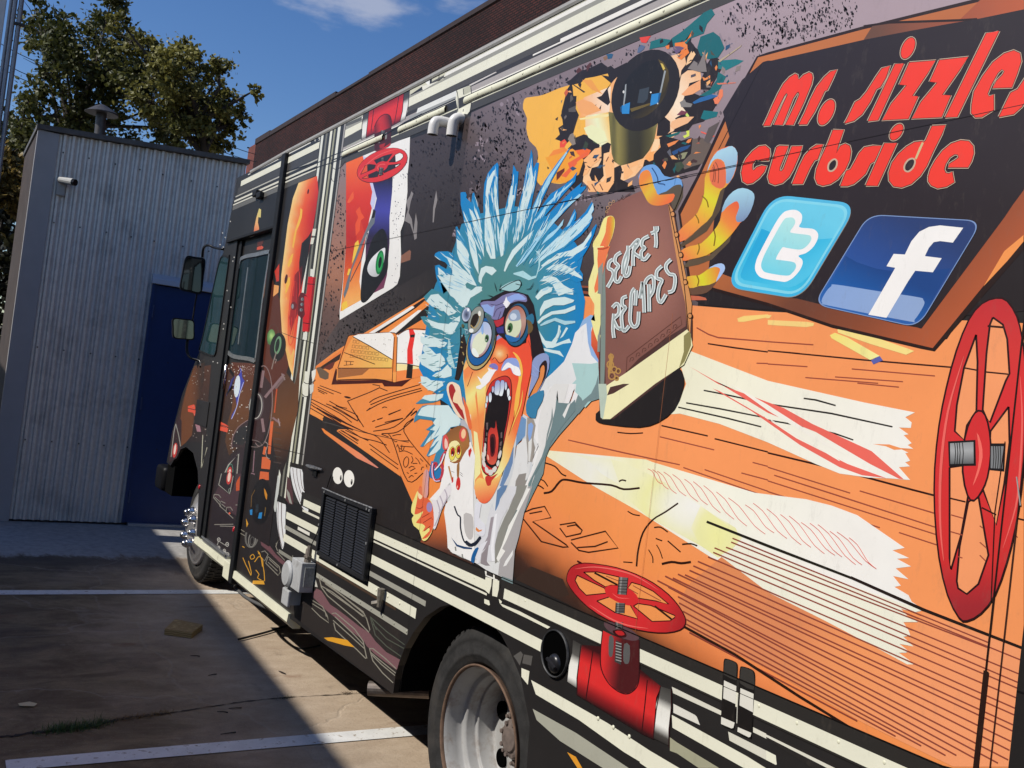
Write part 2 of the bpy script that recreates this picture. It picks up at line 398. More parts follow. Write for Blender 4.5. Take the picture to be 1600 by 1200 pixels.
bm = bmesh.new(); box(bm, XB - 0.02, XB + 0.02, -0.752, -0.572, 0.0, ZT(-0.57) - 0.045, 0.004); link('corner_trim', bm, steel_trim, shed)
bm = bmesh.new()
for (ya, yb, za, zb) in ((-0.56, -2.48, -0.045, 0.0),):
    q = [(ya, ZT(ya) + za), (yb, ZT(yb) + za), (yb, ZT(yb) + zb), (ya, ZT(ya) + zb)]
    a = [bm.verts.new((XB - 0.045, p[0], p[1])) for p in q]; b = [bm.verts.new((XB + 1.55, p[0], p[1])) for p in q]
    bm.faces.new(a); bm.faces.new(b[::-1])
    for i in range(4): bm.faces.new((a[(i+1) % 4], a[i], b[i], b[(i+1) % 4]))
bmesh.ops.recalc_face_normals(bm, faces=bm.faces); link('roof_edge', bm, mat('roof edge metal', (0.11, 0.10, 0.09), 0.6, noise=(9, 0.3)), shed)
door = None
bm = bmesh.new(); box(bm, XB - 0.002, XB + 0.03, YD - 0.03, -2.46, 0.03, 2.335); door = link('door', bm, blue_paint, shed)
bm = bmesh.new(); box(bm, XB - 0.02, XB + 0.03, YD, YD - 0.028, 0.03, 2.36); link('door_frame', bm, blue_paint, shed)
bm = bmesh.new(); box(bm, XB - 0.05, XB + 0.02, YD + 0.01, -2.46, 2.345, 2.395, 0.004); box(bm, XB - 0.025, XB + 0.02, YD + 0.01, -2.46, 2.397, 2.44); link('door_header', bm, mat('pale blue flashing', (0.52, 0.58, 0.66), 0.4), shed)
bm = bmesh.new(); box(bm, XB - 0.06, XB + 0.02, YD - 0.05, -2.46, 0.0, 0.028, 0.003); link('door_sill', bm, mat('aluminium sill', (0.45, 0.46, 0.50), 0.4, 0.5), shed)
for z in (2.08, 1.18, 0.28):
    bm = bmesh.new(); tube(bm, [(XB - 0.018, YD - 0.034, z - 0.06), (XB - 0.018, YD - 0.034, z + 0.06)], 0.009, 8); link('hinge', bm, mat('hinge metal', (0.06, 0.09, 0.2), 0.35, 0.4), door)
# screws on the sheets
bm = bmesh.new()
for z in (0.75, 1.6, 2.75, 3.4):
    for y in (-0.80, -1.02, -1.25, -1.47, -1.68, -1.95, -2.2):
        box(bm, XB - 0.004, XB + 0.004, y - 0.006, y + 0.006, z - 0.006, z + 0.006)
o = link('sheet_screws', bm, mat('screw heads', (0.05, 0.05, 0.055), 0.5, 0.6), shed); o['kind'] = 'stuff'
# small security light
secl = thing('security_camera', 'small white box camera mounted high on the corrugated shed wall', 'security camera', (XB - 0.05, -0.86, 3.1))
c0 = atx(92, 290, XB); c1 = atx(106, 283, XB - 0.1)
bm = bmesh.new(); box(bm, XB - 0.03, XB + 0.01, c0.y - 0.055, c0.y + 0.02, c0.z - 0.09, c0.z + 0.07, 0.01); link('mount', bm, mat('aged white plastic', (0.42, 0.42, 0.40), 0.5), secl)
bm = bmesh.new(); tube(bm, [(XB - 0.03, c0.y, c0.z + 0.05), (XB - 0.14, c0.y - 0.10, c0.z + 0.035)], [0.028, 0.034], 12); link('barrel', bm, MATS['aged white plastic'], secl, smooth=False)
bm = bmesh.new(); tube(bm, [(XB - 0.141, c0.y - 0.101, c0.z + 0.035), (XB - 0.16, c0.y - 0.118, c0.z + 0.032)], 0.03, 12); link('lens', bm, mat('black lens', (0.01, 0.01, 0.012), 0.2), secl)
# flue with rain cap
flue = thing('flue_pipe', 'galvanised flue pipe with cone rain cap on the shed roof', 'flue', (10.4, -1.18, 3.6))
bm = bmesh.new(); tube(bm, [(10.4, -1.18, 3.55), (10.4, -1.165, 4.02)], 0.050, 20); o = link('pipe', bm, mat('weathered zinc', (0.085, 0.08, 0.078), 0.5, 0.6, noise=(20, 0.3)), flue); smooth_by_angle(o)
bm = bmesh.new(); tube(bm, [(10.4, -1.165, 4.018), (10.4, -1.165, 4.026), (10.4, -1.160, 4.09), (10.4, -1.158, 4.115)], [0.16, 0.16, 0.065, 0.012], 24); o = link('rain_cap', bm, MATS['weathered zinc'], flue)

# ------------------------------------------------------------ pole with conduits at the left
def vpipe(name, x, y, r, z1, M, parent, seg=14):
    bm = bmesh.new(); tube(bm, [(x, y, 0), (x, y, z1)], r, seg); o = link(name, bm, M, parent); smooth_by_angle(o, 40); return o
XP = 9.0
y_e = atx(11, 0, XP).y
pole = thing('utility_column', 'white utility column with grey conduits strapped to its side at left', 'utility column', (XP, y_e + 0.15, 0))
bm = bmesh.new(); box(bm, XP, XP + 0.3, y_e, y_e + 0.34, 0, 7.5, 0.01); link('post', bm, mat('white painted post', (0.60, 0.60, 0.60), 0.6, noise=(8, 0.08)), pole)
cond = mat('grey conduit', (0.27, 0.27, 0.28), 0.4, 0.5, noise=(12, 0.15))
for px, r in ((17.5, 0.012), (24, 0.019), (34, 0.019)):
    q = atx(px, 0, XP - 0.02); vpipe('conduit', q.x, q.y, r, 7.4, cond, pole)
bm = bmesh.new(); q = atx(29, 37, XP - 0.04); box(bm, q.x - 0.01, q.x + 0.03, q.y - 0.05, q.y + 0.03, q.z - 0.012, q.z + 0.008, 0.002); link('clamp', bm, mat('black clamp', (0.02, 0.02, 0.02), 0.5), pole)

# ------------------------------------------------------------ brick building far behind the truck
def brick_mat(name, c1, c2, mortar):
    M = bpy.data.materials.new(name); M.use_nodes = True; n = M.node_tree; B = n.nodes['Principled BSDF']; L = n.links
    T = n.nodes.new('ShaderNodeTexCoord'); sp = n.nodes.new('ShaderNodeSeparateXYZ'); L.new(T.outputs['Object'], sp.inputs[0])
    ad = n.nodes.new('ShaderNodeMath'); ad.operation = 'ADD'; L.new(sp.outputs['X'], ad.inputs[0]); L.new(sp.outputs['Y'], ad.inputs[1])
    cb = n.nodes.new('ShaderNodeCombineXYZ'); L.new(ad.outputs[0], cb.inputs[0]); L.new(sp.outputs['Z'], cb.inputs[1])
    K = n.nodes.new('ShaderNodeTexBrick'); L.new(cb.outputs[0], K.inputs['Vector']); K.inputs['Scale'].default_value = 1.0
    K.inputs['Brick Width'].default_value = 0.22; K.inputs['Row Height'].default_value = 0.075; K.inputs['Mortar Size'].default_value = 0.014
    K.inputs['Color1'].default_value = (*c1, 1); K.inputs['Color2'].default_value = (*c2, 1); K.inputs['Mortar'].default_value = (*mortar, 1)
    N = n.nodes.new('ShaderNodeTexNoise'); N.inputs['Scale'].default_value = 0.5; N.inputs['Detail'].default_value = 8; L.new(T.outputs['Object'], N.inputs['Vector'])
    R = n.nodes.new('ShaderNodeMapRange'); R.inputs['From Min'].default_value = 0.3; R.inputs['From Max'].default_value = 0.7; R.inputs['To Min'].default_value = 0.65; R.inputs['To Max'].default_value = 1.35; L.new(N.outputs['Fac'], R.inputs['Value'])
    X = n.nodes.new('ShaderNodeMixRGB'); X.blend_type = 'MULTIPLY'; X.inputs['Fac'].default_value = 1; L.new(K.outputs['Color'], X.inputs['Color1']); L.new(R.outputs[0], X.inputs['Color2'])
    L.new(X.outputs[0], B.inputs['Base Color']); B.inputs['Roughness'].default_value = 0.85; B.inputs['Specular IOR Level'].default_value = 0.2
    P = n.nodes.new('ShaderNodeBump'); P.inputs['Strength'].default_value = 0.6; P.inputs['Distance'].default_value = 0.01; P.invert = True
    L.new(K.outputs['Fac'], P.inputs['Height']); L.new(P.outputs[0], B.inputs['Normal']); return M
YW = -12.0
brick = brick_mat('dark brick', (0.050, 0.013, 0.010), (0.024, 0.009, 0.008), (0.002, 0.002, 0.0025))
brick_red = brick_mat('red brick', (0.24, 0.045, 0.03), (0.16, 0.035, 0.025), (0.10, 0.07, 0.06))  # redder brick; its brightness also carries sunlight on the end strip
bb = thing('brick_building', 'tall dark brick building rising behind the truck roof', 'building', (25, YW - 3, 0))
xe, ze = side(400, 222, YW); x2, z2 = side(775, 0, YW)
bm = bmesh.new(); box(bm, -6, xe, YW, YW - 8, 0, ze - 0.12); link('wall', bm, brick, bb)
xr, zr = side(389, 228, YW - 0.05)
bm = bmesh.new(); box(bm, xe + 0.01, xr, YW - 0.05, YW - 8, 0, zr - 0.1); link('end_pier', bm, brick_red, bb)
cop = mat('dark coping', (0.020, 0.010, 0.010), 0.8, noise=(3, 0.3)); rnd = random.Random(2); x = -6.0
while x < xe:
    L_ = rnd.uniform(2.6, 5.0); x1 = min(x + L_, xe); h = rnd.choice((0, 0, 0.10, 0.16, 0.05))
    bm = bmesh.new(); box(bm, x + 0.01, x1 - 0.01, YW + 0.05, YW - 0.4, ze - 0.119, ze + h - 0.02); link('coping', bm, cop, bb); x = x1

# ------------------------------------------------------------ building on the left that shades the yard (outside the frame)
nb = thing('neighbour_building', 'dark brick building left of the yard whose roof shades it', 'building', (4, 4, 0))
bm = bmesh.new(); HB = 4.2; e0 = -1.60 + 1.05 * HB
def ybd(x): return e0 - 0.0535 * (x - 2.2 - 0.12 * HB)
q = [(-8, ybd(-8)), (13.5, ybd(13.5)), (13.5, 9), (-8, 9)]
a = [bm.verts.new((p[0], p[1], HB)) for p in q]; b = [bm.verts.new((p[0], p[1], 0)) for p in q]
bm.faces.new(a); bm.faces.new(b[::-1])
for i in range(4): bm.faces.new((a[i], a[(i+1) % 4], b[(i+1) % 4], b[i]))
bmesh.ops.recalc_face_normals(bm, faces=bm.faces); link('wall', bm, brick_mat('yard brick', (0.20, 0.10, 0.07), (0.15, 0.08, 0.06), (0.25, 0.22, 0.2)), nb)

# ------------------------------------------------------------ trees
leaf_mats = {}
def leaf_mat(name, c1, c2):
    M = bpy.data.materials.new(name); M.use_nodes = True; n = M.node_tree; B = n.nodes['Principled BSDF']; L = n.links
    A_ = n.nodes.new('ShaderNodeVertexColor'); A_.layer_name = 'Print'
    L.new(A_.outputs[0], B.inputs['Base Color']); B.inputs['Roughness'].default_value = 0.5; B.inputs['Specular IOR Level'].default_value = 0.35
    t = n.nodes.new('ShaderNodeBsdfTranslucent'); L.new(A_.outputs[0], t.inputs['Color'])
    mx = n.nodes.new('ShaderNodeMixShader'); mx.inputs[0].default_value = 0.3; L.new(B.outputs[0], mx.inputs[1]); L.new(t.outputs[0], mx.inputs[2])
    L.new(mx.outputs[0], n.nodes['Material Output'].inputs['Surface']); return M
bark = mat('bark', (0.05, 0.04, 0.03), 0.9, noise=(12, 0.4), bump=(30, 0.6, 0.02))
def tree(label, X, blobs, base, cols, n_leaf, size, seed, name='leafy_tree', group=None, jx=1.0):
    rnd = random.Random(seed); t = thing(name, label, 'tree', (X, base, 0), group)
    centres = []
    for (px, py, rp) in blobs:
        c = atx(px + rnd.uniform(-5, 5), py + rnd.uniform(-5, 5), X); c.x += rnd.uniform(-jx, jx) * 0.6; r = rp * X * 1.15 / F_PX
        centres.append((c, r))
    bm = bmesh.new(); top = max(c.z for c, r in centres)
    root = Vector((X, base, 0)); fork = Vector((X, base, min(c.z for c, r in centres) - 0.6)); fork.z = max(1.2, fork.z)
    tube(bm, [root, root.lerp(fork, 0.5) + Vector((0.05, 0.04, 0)), fork], [0.16, 0.13, 0.10], 10)
    mid = Vector((X, sum(c.y for c, r in centres) / len(centres), sum(c.z for c, r in centres) / len(centres)))
    for c, r in centres:
        k = fork.lerp(mid, rnd.uniform(0.2, 0.7)); tube(bm, [fork, k, k.lerp(c, 0.6) + Vector((rnd.uniform(-.1, .1), rnd.uniform(-.1, .1), rnd.uniform(0, .15))), c + Vector((0, 0, r * 0.5))], [0.06, 0.04, 0.02, 0.006], 6)
        for _ in range(5):
            d = Vector((rnd.gauss(0, 1), rnd.gauss(0, 1), rnd.gauss(0.3, 1))).normalized() * r * 0.95
            tube(bm, [c - d * 0.2, c + d * 0.5 + Vector((0, 0, 0.03)), c + d], [0.010, 0.006, 0.003], 4)
    link('trunk', bm, bark, t, smooth=True)
    bm = bmesh.new(); cl = bm.loops.layers.float_color.new('Print'); tot = sum(r * r for c, r in centres)
    for c, r in centres:
        subs = []
        for _ in range(13):
            d = Vector((rnd.gauss(0, 1), rnd.gauss(0, 1), rnd.gauss(0, 1))).normalized() * (r * rnd.random() ** 0.4 * rnd.choice((0.9, 1.0, 1.15)))
            subs.append((c + d, r * rnd.uniform(0.10, 0.30), rnd.random()))
        for _ in range(int(n_leaf * r * r / tot)):
            s, sr, tone = rnd.choice(subs)
            p = s + Vector((rnd.gauss(0, .55), rnd.gauss(0, .55), rnd.gauss(0, .5))) * sr * rnd.choice((0.8, 1, 1, 1.5, 2.4))
            nrm = Vector((rnd.gauss(0, 1), rnd.gauss(0, 1), rnd.gauss(0.5, 1))).normalized(); a = nrm.orthogonal().normalized()
            a = Matrix.Rotation(rnd.uniform(0, 6.28), 3, nrm) @ a; b = nrm.cross(a); L_ = size * rnd.uniform(0.6, 1.3)
            f = bm.faces.new([bm.verts.new(p + a * L_ * u + b * L_ * v + nrm * L_ * w_) for u, v, w_ in ((-0.5, 0, 0), (-0.1, 0.33, 0.06), (0.3, 0.25, 0.0), (0.62, 0, -0.1), (0.3, -0.25, 0.0), (-0.1, -0.33, 0.06))])
            k = min(1, max(0, 0.5 * tone + 0.5 * rnd.random())); c1, c2 = cols
            col = [c1[i] * (1 - k) + c2[i] * k for i in range(3)]
            for l in f.loops: l[cl] = (*col, 1)
    link('crown', bm, leaf_mat(label[:12], *cols), t)
    return t
tree('dark green tree behind the shed reaching the top edge', 14.5,
     [(175, 20, 30), (150, 60, 42), (95, 70, 36), (120, 110, 48), (60, 20, 24), (75, 45, 20), (60, 70, 22), (80, 135, 38), (160, 130, 50), (200, 100, 42), (215, 150, 46), (130, 165, 42), (165, 190, 50), (75, 190, 36), (45, 175, 22), (250, 190, 44), (300, 215, 36), (60, 225, 40), (25, 215, 26), (35, 165, 14), (190, 60, 26), (170, 5, 20)],
     -1.3, ((0.022, 0.032, 0.008), (0.135, 0.135, 0.034)), 19000, 0.062, 11, group='trees behind the shed')  # dark leaf tones carry the shade over this tree
tree('golden leaved tree catching the sun behind the shed roof', 13.2,
     [(240, 75, 20), (258, 95, 26), (280, 120, 34), (292, 90, 16), (310, 100, 20), (250, 130, 34), (300, 145, 36), (335, 120, 22), (355, 116, 11), (340, 160, 30), (325, 190, 32), (280, 185, 38), (375, 155, 20), (394, 150, 11), (384, 168, 14), (366, 200, 14), (360, 178, 18), (345, 215, 20), (235, 165, 34), (180, 35, 14), (215, 62, 20)],
     -2.9, ((0.040, 0.050, 0.012), (0.31, 0.28, 0.07)), 15500, 0.056, 21, group='trees behind the shed')  # golden leaf tones carry the sunlight on this crown
tree('golden bush at the left edge beside the shed', 12.5, [(10, 285, 26), (-20, 300, 34), (20, 250, 16), (6, 320, 26), (-25, 260, 30)], 0.1, ((0.11, 0.08, 0.02), (0.33, 0.23, 0.06)), 4200, 0.065, 31, name='leafy_bush')
tree('tall shadowy tree mass left of the shed', 16, [(10, 240, 60), (30, 330, 60), (10, 420, 70), (0, 520, 70), (20, 600, 60), (-10, 700, 70)], -0.2, ((0.010, 0.012, 0.006), (0.03, 0.03, 0.012)), 9000, 0.12, 41)  # near-black leaf tones hold the shade of this mass

# overhead wires
wire = mat('wire rubber', (0.02, 0.02, 0.022), 0.6)
def owire(a, b, sag, label, X=11.5):
    A_, B_ = atx(*a, X), atx(*b, X); P = []
    for i in range(13):
        t = i / 12 * 1.6 - 0.3; p = A_.lerp(B_, t); p.z -= sag * (1 - (2*t - 1) ** 2); P.append(p)
    bm = bmesh.new(); tube(bm, P, 0.006, 5); o = link('overhead_wire', bm, wire, loc=tuple(P[0])); tag(o, label, 'wire', 'overhead wires behind the shed')
owire((18, 78), (90, 108), 0.02, 'uppermost overhead wire crossing the left tree', 15.5)
owire((15, 103), (60, 122), 0.02, 'middle overhead wire crossing the left tree', 15.5)
owire((12, 112), (60, 132), 0.02, 'lowest overhead wire crossing the left tree', 15.5)
owire((348, 222), (388, 238), 0.01, 'upper wire between golden tree and brick building', 15.5)
owire((340, 234), (388, 250), 0.01, 'lower wire between golden tree and brick building', 15.5)

# ------------------------------------------------------------ food truck: solid parts
truck = thing('food_truck', 'step van food truck wrapped in orange and black cartoon graphics', 'food truck', (4.2, -2.9, 0))
black_body = mat('black body film', (0.020, 0.018, 0.017), 0.4, 0, 0.45, noise=(2, 0.2), bump=(2, 0.2, 0.01))
rubber = mat('black rubber', (0.008, 0.008, 0.008), 0.55, noise=(20, 0.3))
under = mat('underbody black', (0.004, 0.004, 0.004), 0.95, 0, 0.05)
cream_body = mat('cream painted metal', '#dedcc2', 0.45, noise=(9, 0.06), dirt=(11, (0.25, 0.22, 0.16), 0.60, 0.9))
alu = mat('aluminium trim', (0.42, 0.42, 0.42), 0.32, 0.8, noise=(15, 0.2))
chrome = mat('chrome', (0.72, 0.70, 0.68), 0.24, 1.0, noise=(8, 0.12))
ys = SIDE_Y
def arc(cx, cz, rx, rz, a0, a1, n=20):
    return [(cx + rx*math.cos(math.radians(a0 + (a1-a0)*i/n)), cz + rz*math.sin(math.radians(a0 + (a1-a0)*i/n))) for i in range(n+1)]
X_REAR, X_BODY = 0.30, 5.675
arch = [side(px, py) for px, py in ((612, 1083), (616, 1062), (622, 1040), (632, 1013), (646, 988), (664, 964), (688, 948), (712, 943), (738, 950), (762, 967), (783, 992), (797, 1018))]
arch += [(2.50, 0.74), (2.42, 0.62), (2.40, 0.40)]
bm = bmesh.new()
outl = [(X_REAR, 0.40), (X_REAR, 2.985), (X_BODY, 2.985), (X_BODY, 0.345), (4.66, 0.345), (4.655, 0.375)] + arch
prism(bm, outl, ys, ys - 0.03)
body = link('side_panel', bm, black_body, truck)
bm = bmesh.new(); prev = None
for (x, z) in arch:
    k = 1.012; xx, zz = 2.9 + (x - 2.9) * k, 0.4 + (z - 0.4) * k
    c = (bm.verts.new((xx, ys - 0.031, zz)), bm.verts.new((xx, -2.42, zz)))
    if prev: bm.faces.new((prev[0], c[0], c[1], prev[1]))
    prev = c
link('added_arch_liner', bm, under, truck)  # liner added to keep the arch interior black
bm = bmesh.new()
box(bm, X_REAR, 5.70, ys - 0.031, -4.08, 0.98, 2.97); link('body_shell', bm, black_body, truck)
bm = bmesh.new(); box(bm, X_REAR, 6.70, -2.45, -3.40, 0.45, 0.979); box(bm, 2.35, 3.45, -1.74, -2.44, 0.90, 0.978)
box(bm, 4.5, 6.7, -2.0, -2.44, 0.50, 0.978); link('underbody', bm, under, truck)
bm = bmesh.new(); box(bm, X_REAR, X_BODY, -4.081, -4.11, 0.40, 2.97); link('far_side_panel', bm, black_body, truck)
# roof with rolled edge: profile in (y, z) swept along x
prof = [(ys + 0.004, 2.966), (ys + 0.008, 2.975), (ys + 0.006, 2.988), (ys - 0.012, 3.000), (ys - 0.08, 3.02), (ys - 0.5, 3.05), (-2.9, 3.06), (-3.6, 3.05), (-4.10, 2.99)]
bm = bmesh.new(); prev = None
for x in (X_REAR, 3.0, 5.69, 6.50):
    r = [bm.verts.new((x, p[0], p[1] - (0.012 if x > 6 else 0))) for p in prof]
    if prev:
        for i in range(len(r) - 1): bm.faces.new((prev[i], r[i], r[i+1], prev[i+1]))
    prev = r
bmesh.ops.recalc_face_normals(bm, faces=bm.faces)
for f in bm.faces:
    if f.normal.z < 0: f.normal_flip()
link('roof', bm, mat('grey roof sheet', (0.33, 0.32, 0.29), 0.5, noise=(10, 0.15)), truck)
# riveted drip rail, protruding
pr = [(ys + 0.0, 2.812), (ys + 0.006, 2.808), (ys + 0.010, 2.796), (ys + 0.008, 2.783), (ys + 0.0, 2.779)]
rnd = random.Random(9)
for xa_, xb_ in ((X_REAR, 3.388), (3.555, 4.02), (4.20, 4.72)):
    bm = bmesh.new(); prev = None; n_ = int((xb_ - xa_) / 0.11) + 1
    for i in range(n_ + 1):
        x = xa_ + (xb_ - xa_) * i / n_; dz = rnd.uniform(-0.0012, 0.0012)
        r = [bm.verts.new((x, p[0] + rnd.uniform(-0.0008, 0.0008), p[1] + dz)) for p in pr]
        if prev:
            for k in range(4): bm.faces.new((prev[k], prev[k+1], r[k+1], r[k]))
        prev = r
    bmesh.ops.recalc_face_normals(bm, faces=bm.faces); link('drip_rail', bm, cream_body, truck, smooth=True)
def rivets(xs, z, y, r, M, name='rivets'):
    bm = bmesh.new()
    for x in xs:
        bmesh.ops.create_uvsphere(bm, u_segments=8, v_segments=5, radius=r, matrix=Matrix.Translation((x, y, z)) @ Matrix.Diagonal((1, 0.4, 1, 1)))
    o = link(name, bm, M, truck, smooth=True); o['kind'] = 'stuff'; return o
rivets([x for x in [0.5 + 0.1108 * i for i in range(38)] if not (3.38 < x < 3.56 or 4.0 < x < 4.22)], 2.7965, ys + 0.0095, 0.0052, cream_body)
rivets([x for x in [0.62 + 0.1120 * i for i in range(35)] if not (1.55 < x < 1.75 or 1.82 < x < 2.42 or 2.62 < x < 2.8)], 0.980, ys + 0.001, 0.0055, cream_body)
rivets([3.42 + 0.118 * i for i in range(3)] + [3.82 + 0.118*i for i in range(0)] + [1.95, 2.02, 2.09, 1.6, 1.35], 0.752, ys + 0.001, 0.0062, cream_body)
rivets([3.33 + 0.118 * i for i in range(9)], 0.664, ys + 0.001, 0.0055, mat('grey print metal', '#9b9a8a', 0.5))

# ------------------------------------------------------------ cab
prof_front = [(6.62, 2.52), (6.62, 0.43), (6.70, 0.43), (6.74, 0.55), (6.80, 0.72), (6.90, 0.86), (7.10, 0.965), (7.34, 0.985), (7.55, 0.94), (7.71, 0.83), (7.78, 0.79), (7.93, 0.80),
              (7.87, 1.05), (7.69, 1.37), (7.47, 1.57), (7.30, 1.71), (7.15, 2.05), (7.0, 2.38), (6.94, 2.52)]
bm = bmesh.new(); prism(bm, prof_front, ys, ys - 0.03); link('front_quarter_panel', bm, black_body, truck)
bm = bmesh.new(); prism(bm, [(5.757, 2.52), (6.94, 2.52), (6.88, 2.79), (6.77, 2.91), (6.52, 2.975), (5.757, 2.985)], ys, ys - 0.05); link('header_panel', bm, black_body, truck)
bm = bmesh.new(); prism(bm, [(5.70, 0.98), (7.80, 0.98), (7.84, 1.05), (7.66, 1.37), (7.44, 1.56), (7.27, 1.70), (6.97, 2.37), (6.86, 2.79), (6.75, 2.90), (6.50, 2.96), (5.70, 2.97)], ys - 0.051, -4.08); link('cab_shell', bm, black_body, truck)
YDOOR = ys - 0.028
bm = bmesh.new(); prism(bm, [(5.76, 0.425), (6.545, 0.425), (6.545, 2.515), (5.76, 2.515)], YDOOR, YDOOR - 0.02); sdoor = link('sliding_door', bm, black_body, truck)
bm = bmesh.new(); box(bm, 5.680, 5.752, ys + 0.022, ys - 0.035, 0.318, 2.962, 0.006); link('door_post', bm, rubber, truck)
bm = bmesh.new(); box(bm, 6.548, 6.616, ys - 0.012, ys - 0.05, 0.42, 2.50, 0.004); link('door_seal', bm, rubber, truck)
bm = bmesh.new(); box(bm, 5.757, 6.86, ys + 0.018, ys - 0.02, 2.503, 2.522, 0.003); link('door_awning_rail', bm, rubber, truck)
# cream rocker and step
def sweep_x(prof, x0, x1, name, M, parent, jit=0.0):
    bm = bmesh.new(); prev = None; rnd = random.Random(3); n = max(1, int((x1 - x0) / 0.12)) if jit else 1
    for i in range(n + 1):
        x = x0 + (x1 - x0) * i / n
        r = [bm.verts.new((x, p[0] + rnd.uniform(-jit, jit), p[1] + rnd.uniform(-jit, jit))) for p in prof]
        if prev:
            for k in range(len(r)): bm.faces.new((prev[k], prev[(k+1) % len(r)], r[(k+1) % len(r)], r[k]))
        else: bm.faces.new(r)
        prev = r
    bm.faces.new(prev[::-1]); bmesh.ops.recalc_face_normals(bm, faces=bm.faces); return link(name, bm, M, parent)
sweep_x([(-1.76, 0.402), (ys + 0.012, 0.400), (ys + 0.016, 0.358), (ys - 0.02, 0.322), (-1.76, 0.322)], 4.648, 5.678, 'rocker_panel', cream_body, truck)
sweep_x([(-1.76, 0.418), (ys + 0.006, 0.416), (ys + 0.010, 0.378), (ys - 0.01, 0.352), (-1.76, 0.352)], 5.905, 6.72, 'step_edge', cream_body, truck, 0.002)
bm = bmesh.new(); box(bm, 5.757, 5.904, ys + 0.016, -1.76, 0.318, 0.425, 0.004); link('step_end', bm, cream_body, truck)
bm = bmesh.new(); box(bm, 5.91, 6.54, ys - 0.002, ys - 0.027, 0.419, 0.44); link('step_plate', bm, alu, truck)
# door details
bm = bmesh.new(); tube(bm, [(6.52, ys + 0.01, 0.455), (5.93, ys + 0.01, 0.448)], 0.006, 6); link('door_track', bm, alu, sdoor)
def ring_panel(pts, inset, y0, y1, name, M, parent):
    """frame between an outline and its inset; pts are (x, z)"""
    n = len(pts); cx = sum(p[0] for p in pts) / n; cz = sum(p[1] for p in pts) / n
    inn = []
    for i in range(n):
        a, b, c = Vector(pts[i-1]), Vector(pts[i]), Vector(pts[(i+1) % n])
        d1 = (b - a).normalized(); d2 = (c - b).normalized(); n1 = Vector((-d1.y, d1.x)); n2 = Vector((-d2.y, d2.x))
        nn = (n1 + n2).normalized(); k = inset / max(0.4, nn.dot(n1))
        q = b + nn * k
        if (q - Vector((cx, cz))).length > (b - Vector((cx, cz))).length: q = b - nn * k
        inn.append((q.x, q.y))
    bm = bmesh.new()
    A = [bm.verts.new((p[0], y0, p[1])) for p in pts]; B = [bm.verts.new((p[0], y0, p[1])) for p in inn]
    C = [bm.verts.new((p[0], y1, p[1])) for p in pts]; D = [bm.verts.new((p[0], y1, p[1])) for p in inn]
    for i in range(n):
        j = (i+1) % n
        bm.faces.new((A[i], A[j], B[j], B[i])); bm.faces.new((A[j], A[i], C[i], C[j])); bm.faces.new((B[i], B[j], D[j], D[i]))
    bmesh.ops.recalc_face_normals(bm, faces=bm.faces)
    return link(name, bm, M, parent), inn
def glass_mat(name, tint, rough=0.03):
    return mat(name, tint, rough, 0, 0.8, noise=(1.3, 0.35))
glass = glass_mat('dark window glass', (0.012, 0.028, 0.032))
wpts = catmull([side(*p, YDOOR) for p in ((383, 400), (404, 395), (425, 391), (424, 402), (414, 470), (404, 553), (401, 566), (390, 564), (367, 560), (358, 553), (357, 544), (367, 470), (376, 412))], 4, True)
fr, inn = ring_panel(wpts, 0.026, YDOOR + 0.014, YDOOR, 'window_frame', alu, sdoor)
bm = bmesh.new(); prism(bm, inn, YDOOR + 0.006, YDOOR + 0.001); link('window_pane', bm, glass, sdoor)
# sliding sash line and inner rubber
bm = bmesh.new(); box(bm, 6.32, 6.34, YDOOR + 0.012, YDOOR + 0.006, 1.78, 2.30); link('sash', bm, alu, sdoor)
qpts = catmull([side(*p) for p in ((346, 402), (357, 401), (359, 404), (350, 470), (340, 540), (337, 554), (332, 557), (316, 551), (312, 546), (318, 525), (334, 450))], 3, True)
fr2, inn2 = ring_panel(qpts, 0.012, ys + 0.008, ys, 'quarter_window_seal', rubber, truck)
bm = bmesh.new(); prism(bm, inn2, ys + 0.004, ys + 0.0005); link('quarter_window', bm, glass_mat('teal window glass', (0.02, 0.05, 0.055)), truck)
# chrome door handle: bar and looped guard
def Y3(px, py, y): x, z = side(px, py, y); return Vector((x, y, z))
bm = bmesh.new(); hy = ys + 0.03
tube(bm, [Y3(352.5, 571, YDOOR + .03), Y3(353, 572, hy), Y3(350.5, 590, hy), Y3(348.5, 608, YDOOR + .03)], [0.008, 0.012, 0.012, 0.007], 8)
dh = link('door_handle', bm, chrome, sdoor, smooth=True)
bm = bmesh.new(); tube(bm, [Y3(343, 573, YDOOR + .012), Y3(336, 586, YDOOR + .012), Y3(335, 594, YDOOR + .012), Y3(338, 600, YDOOR + .012), Y3(345, 600, YDOOR + .012)], 0.005, 6); link('handle_guard', bm, chrome, sdoor, smooth=True)
# fuel flap outline
bm = bmesh.new(); xa, za = side(309, 624); xb, zb = side(323, 668)
box(bm, xb, xa, ys + 0.006, ys, min(za, zb), max(za, zb), 0.003); link('fuel_flap', bm, black_body, truck)
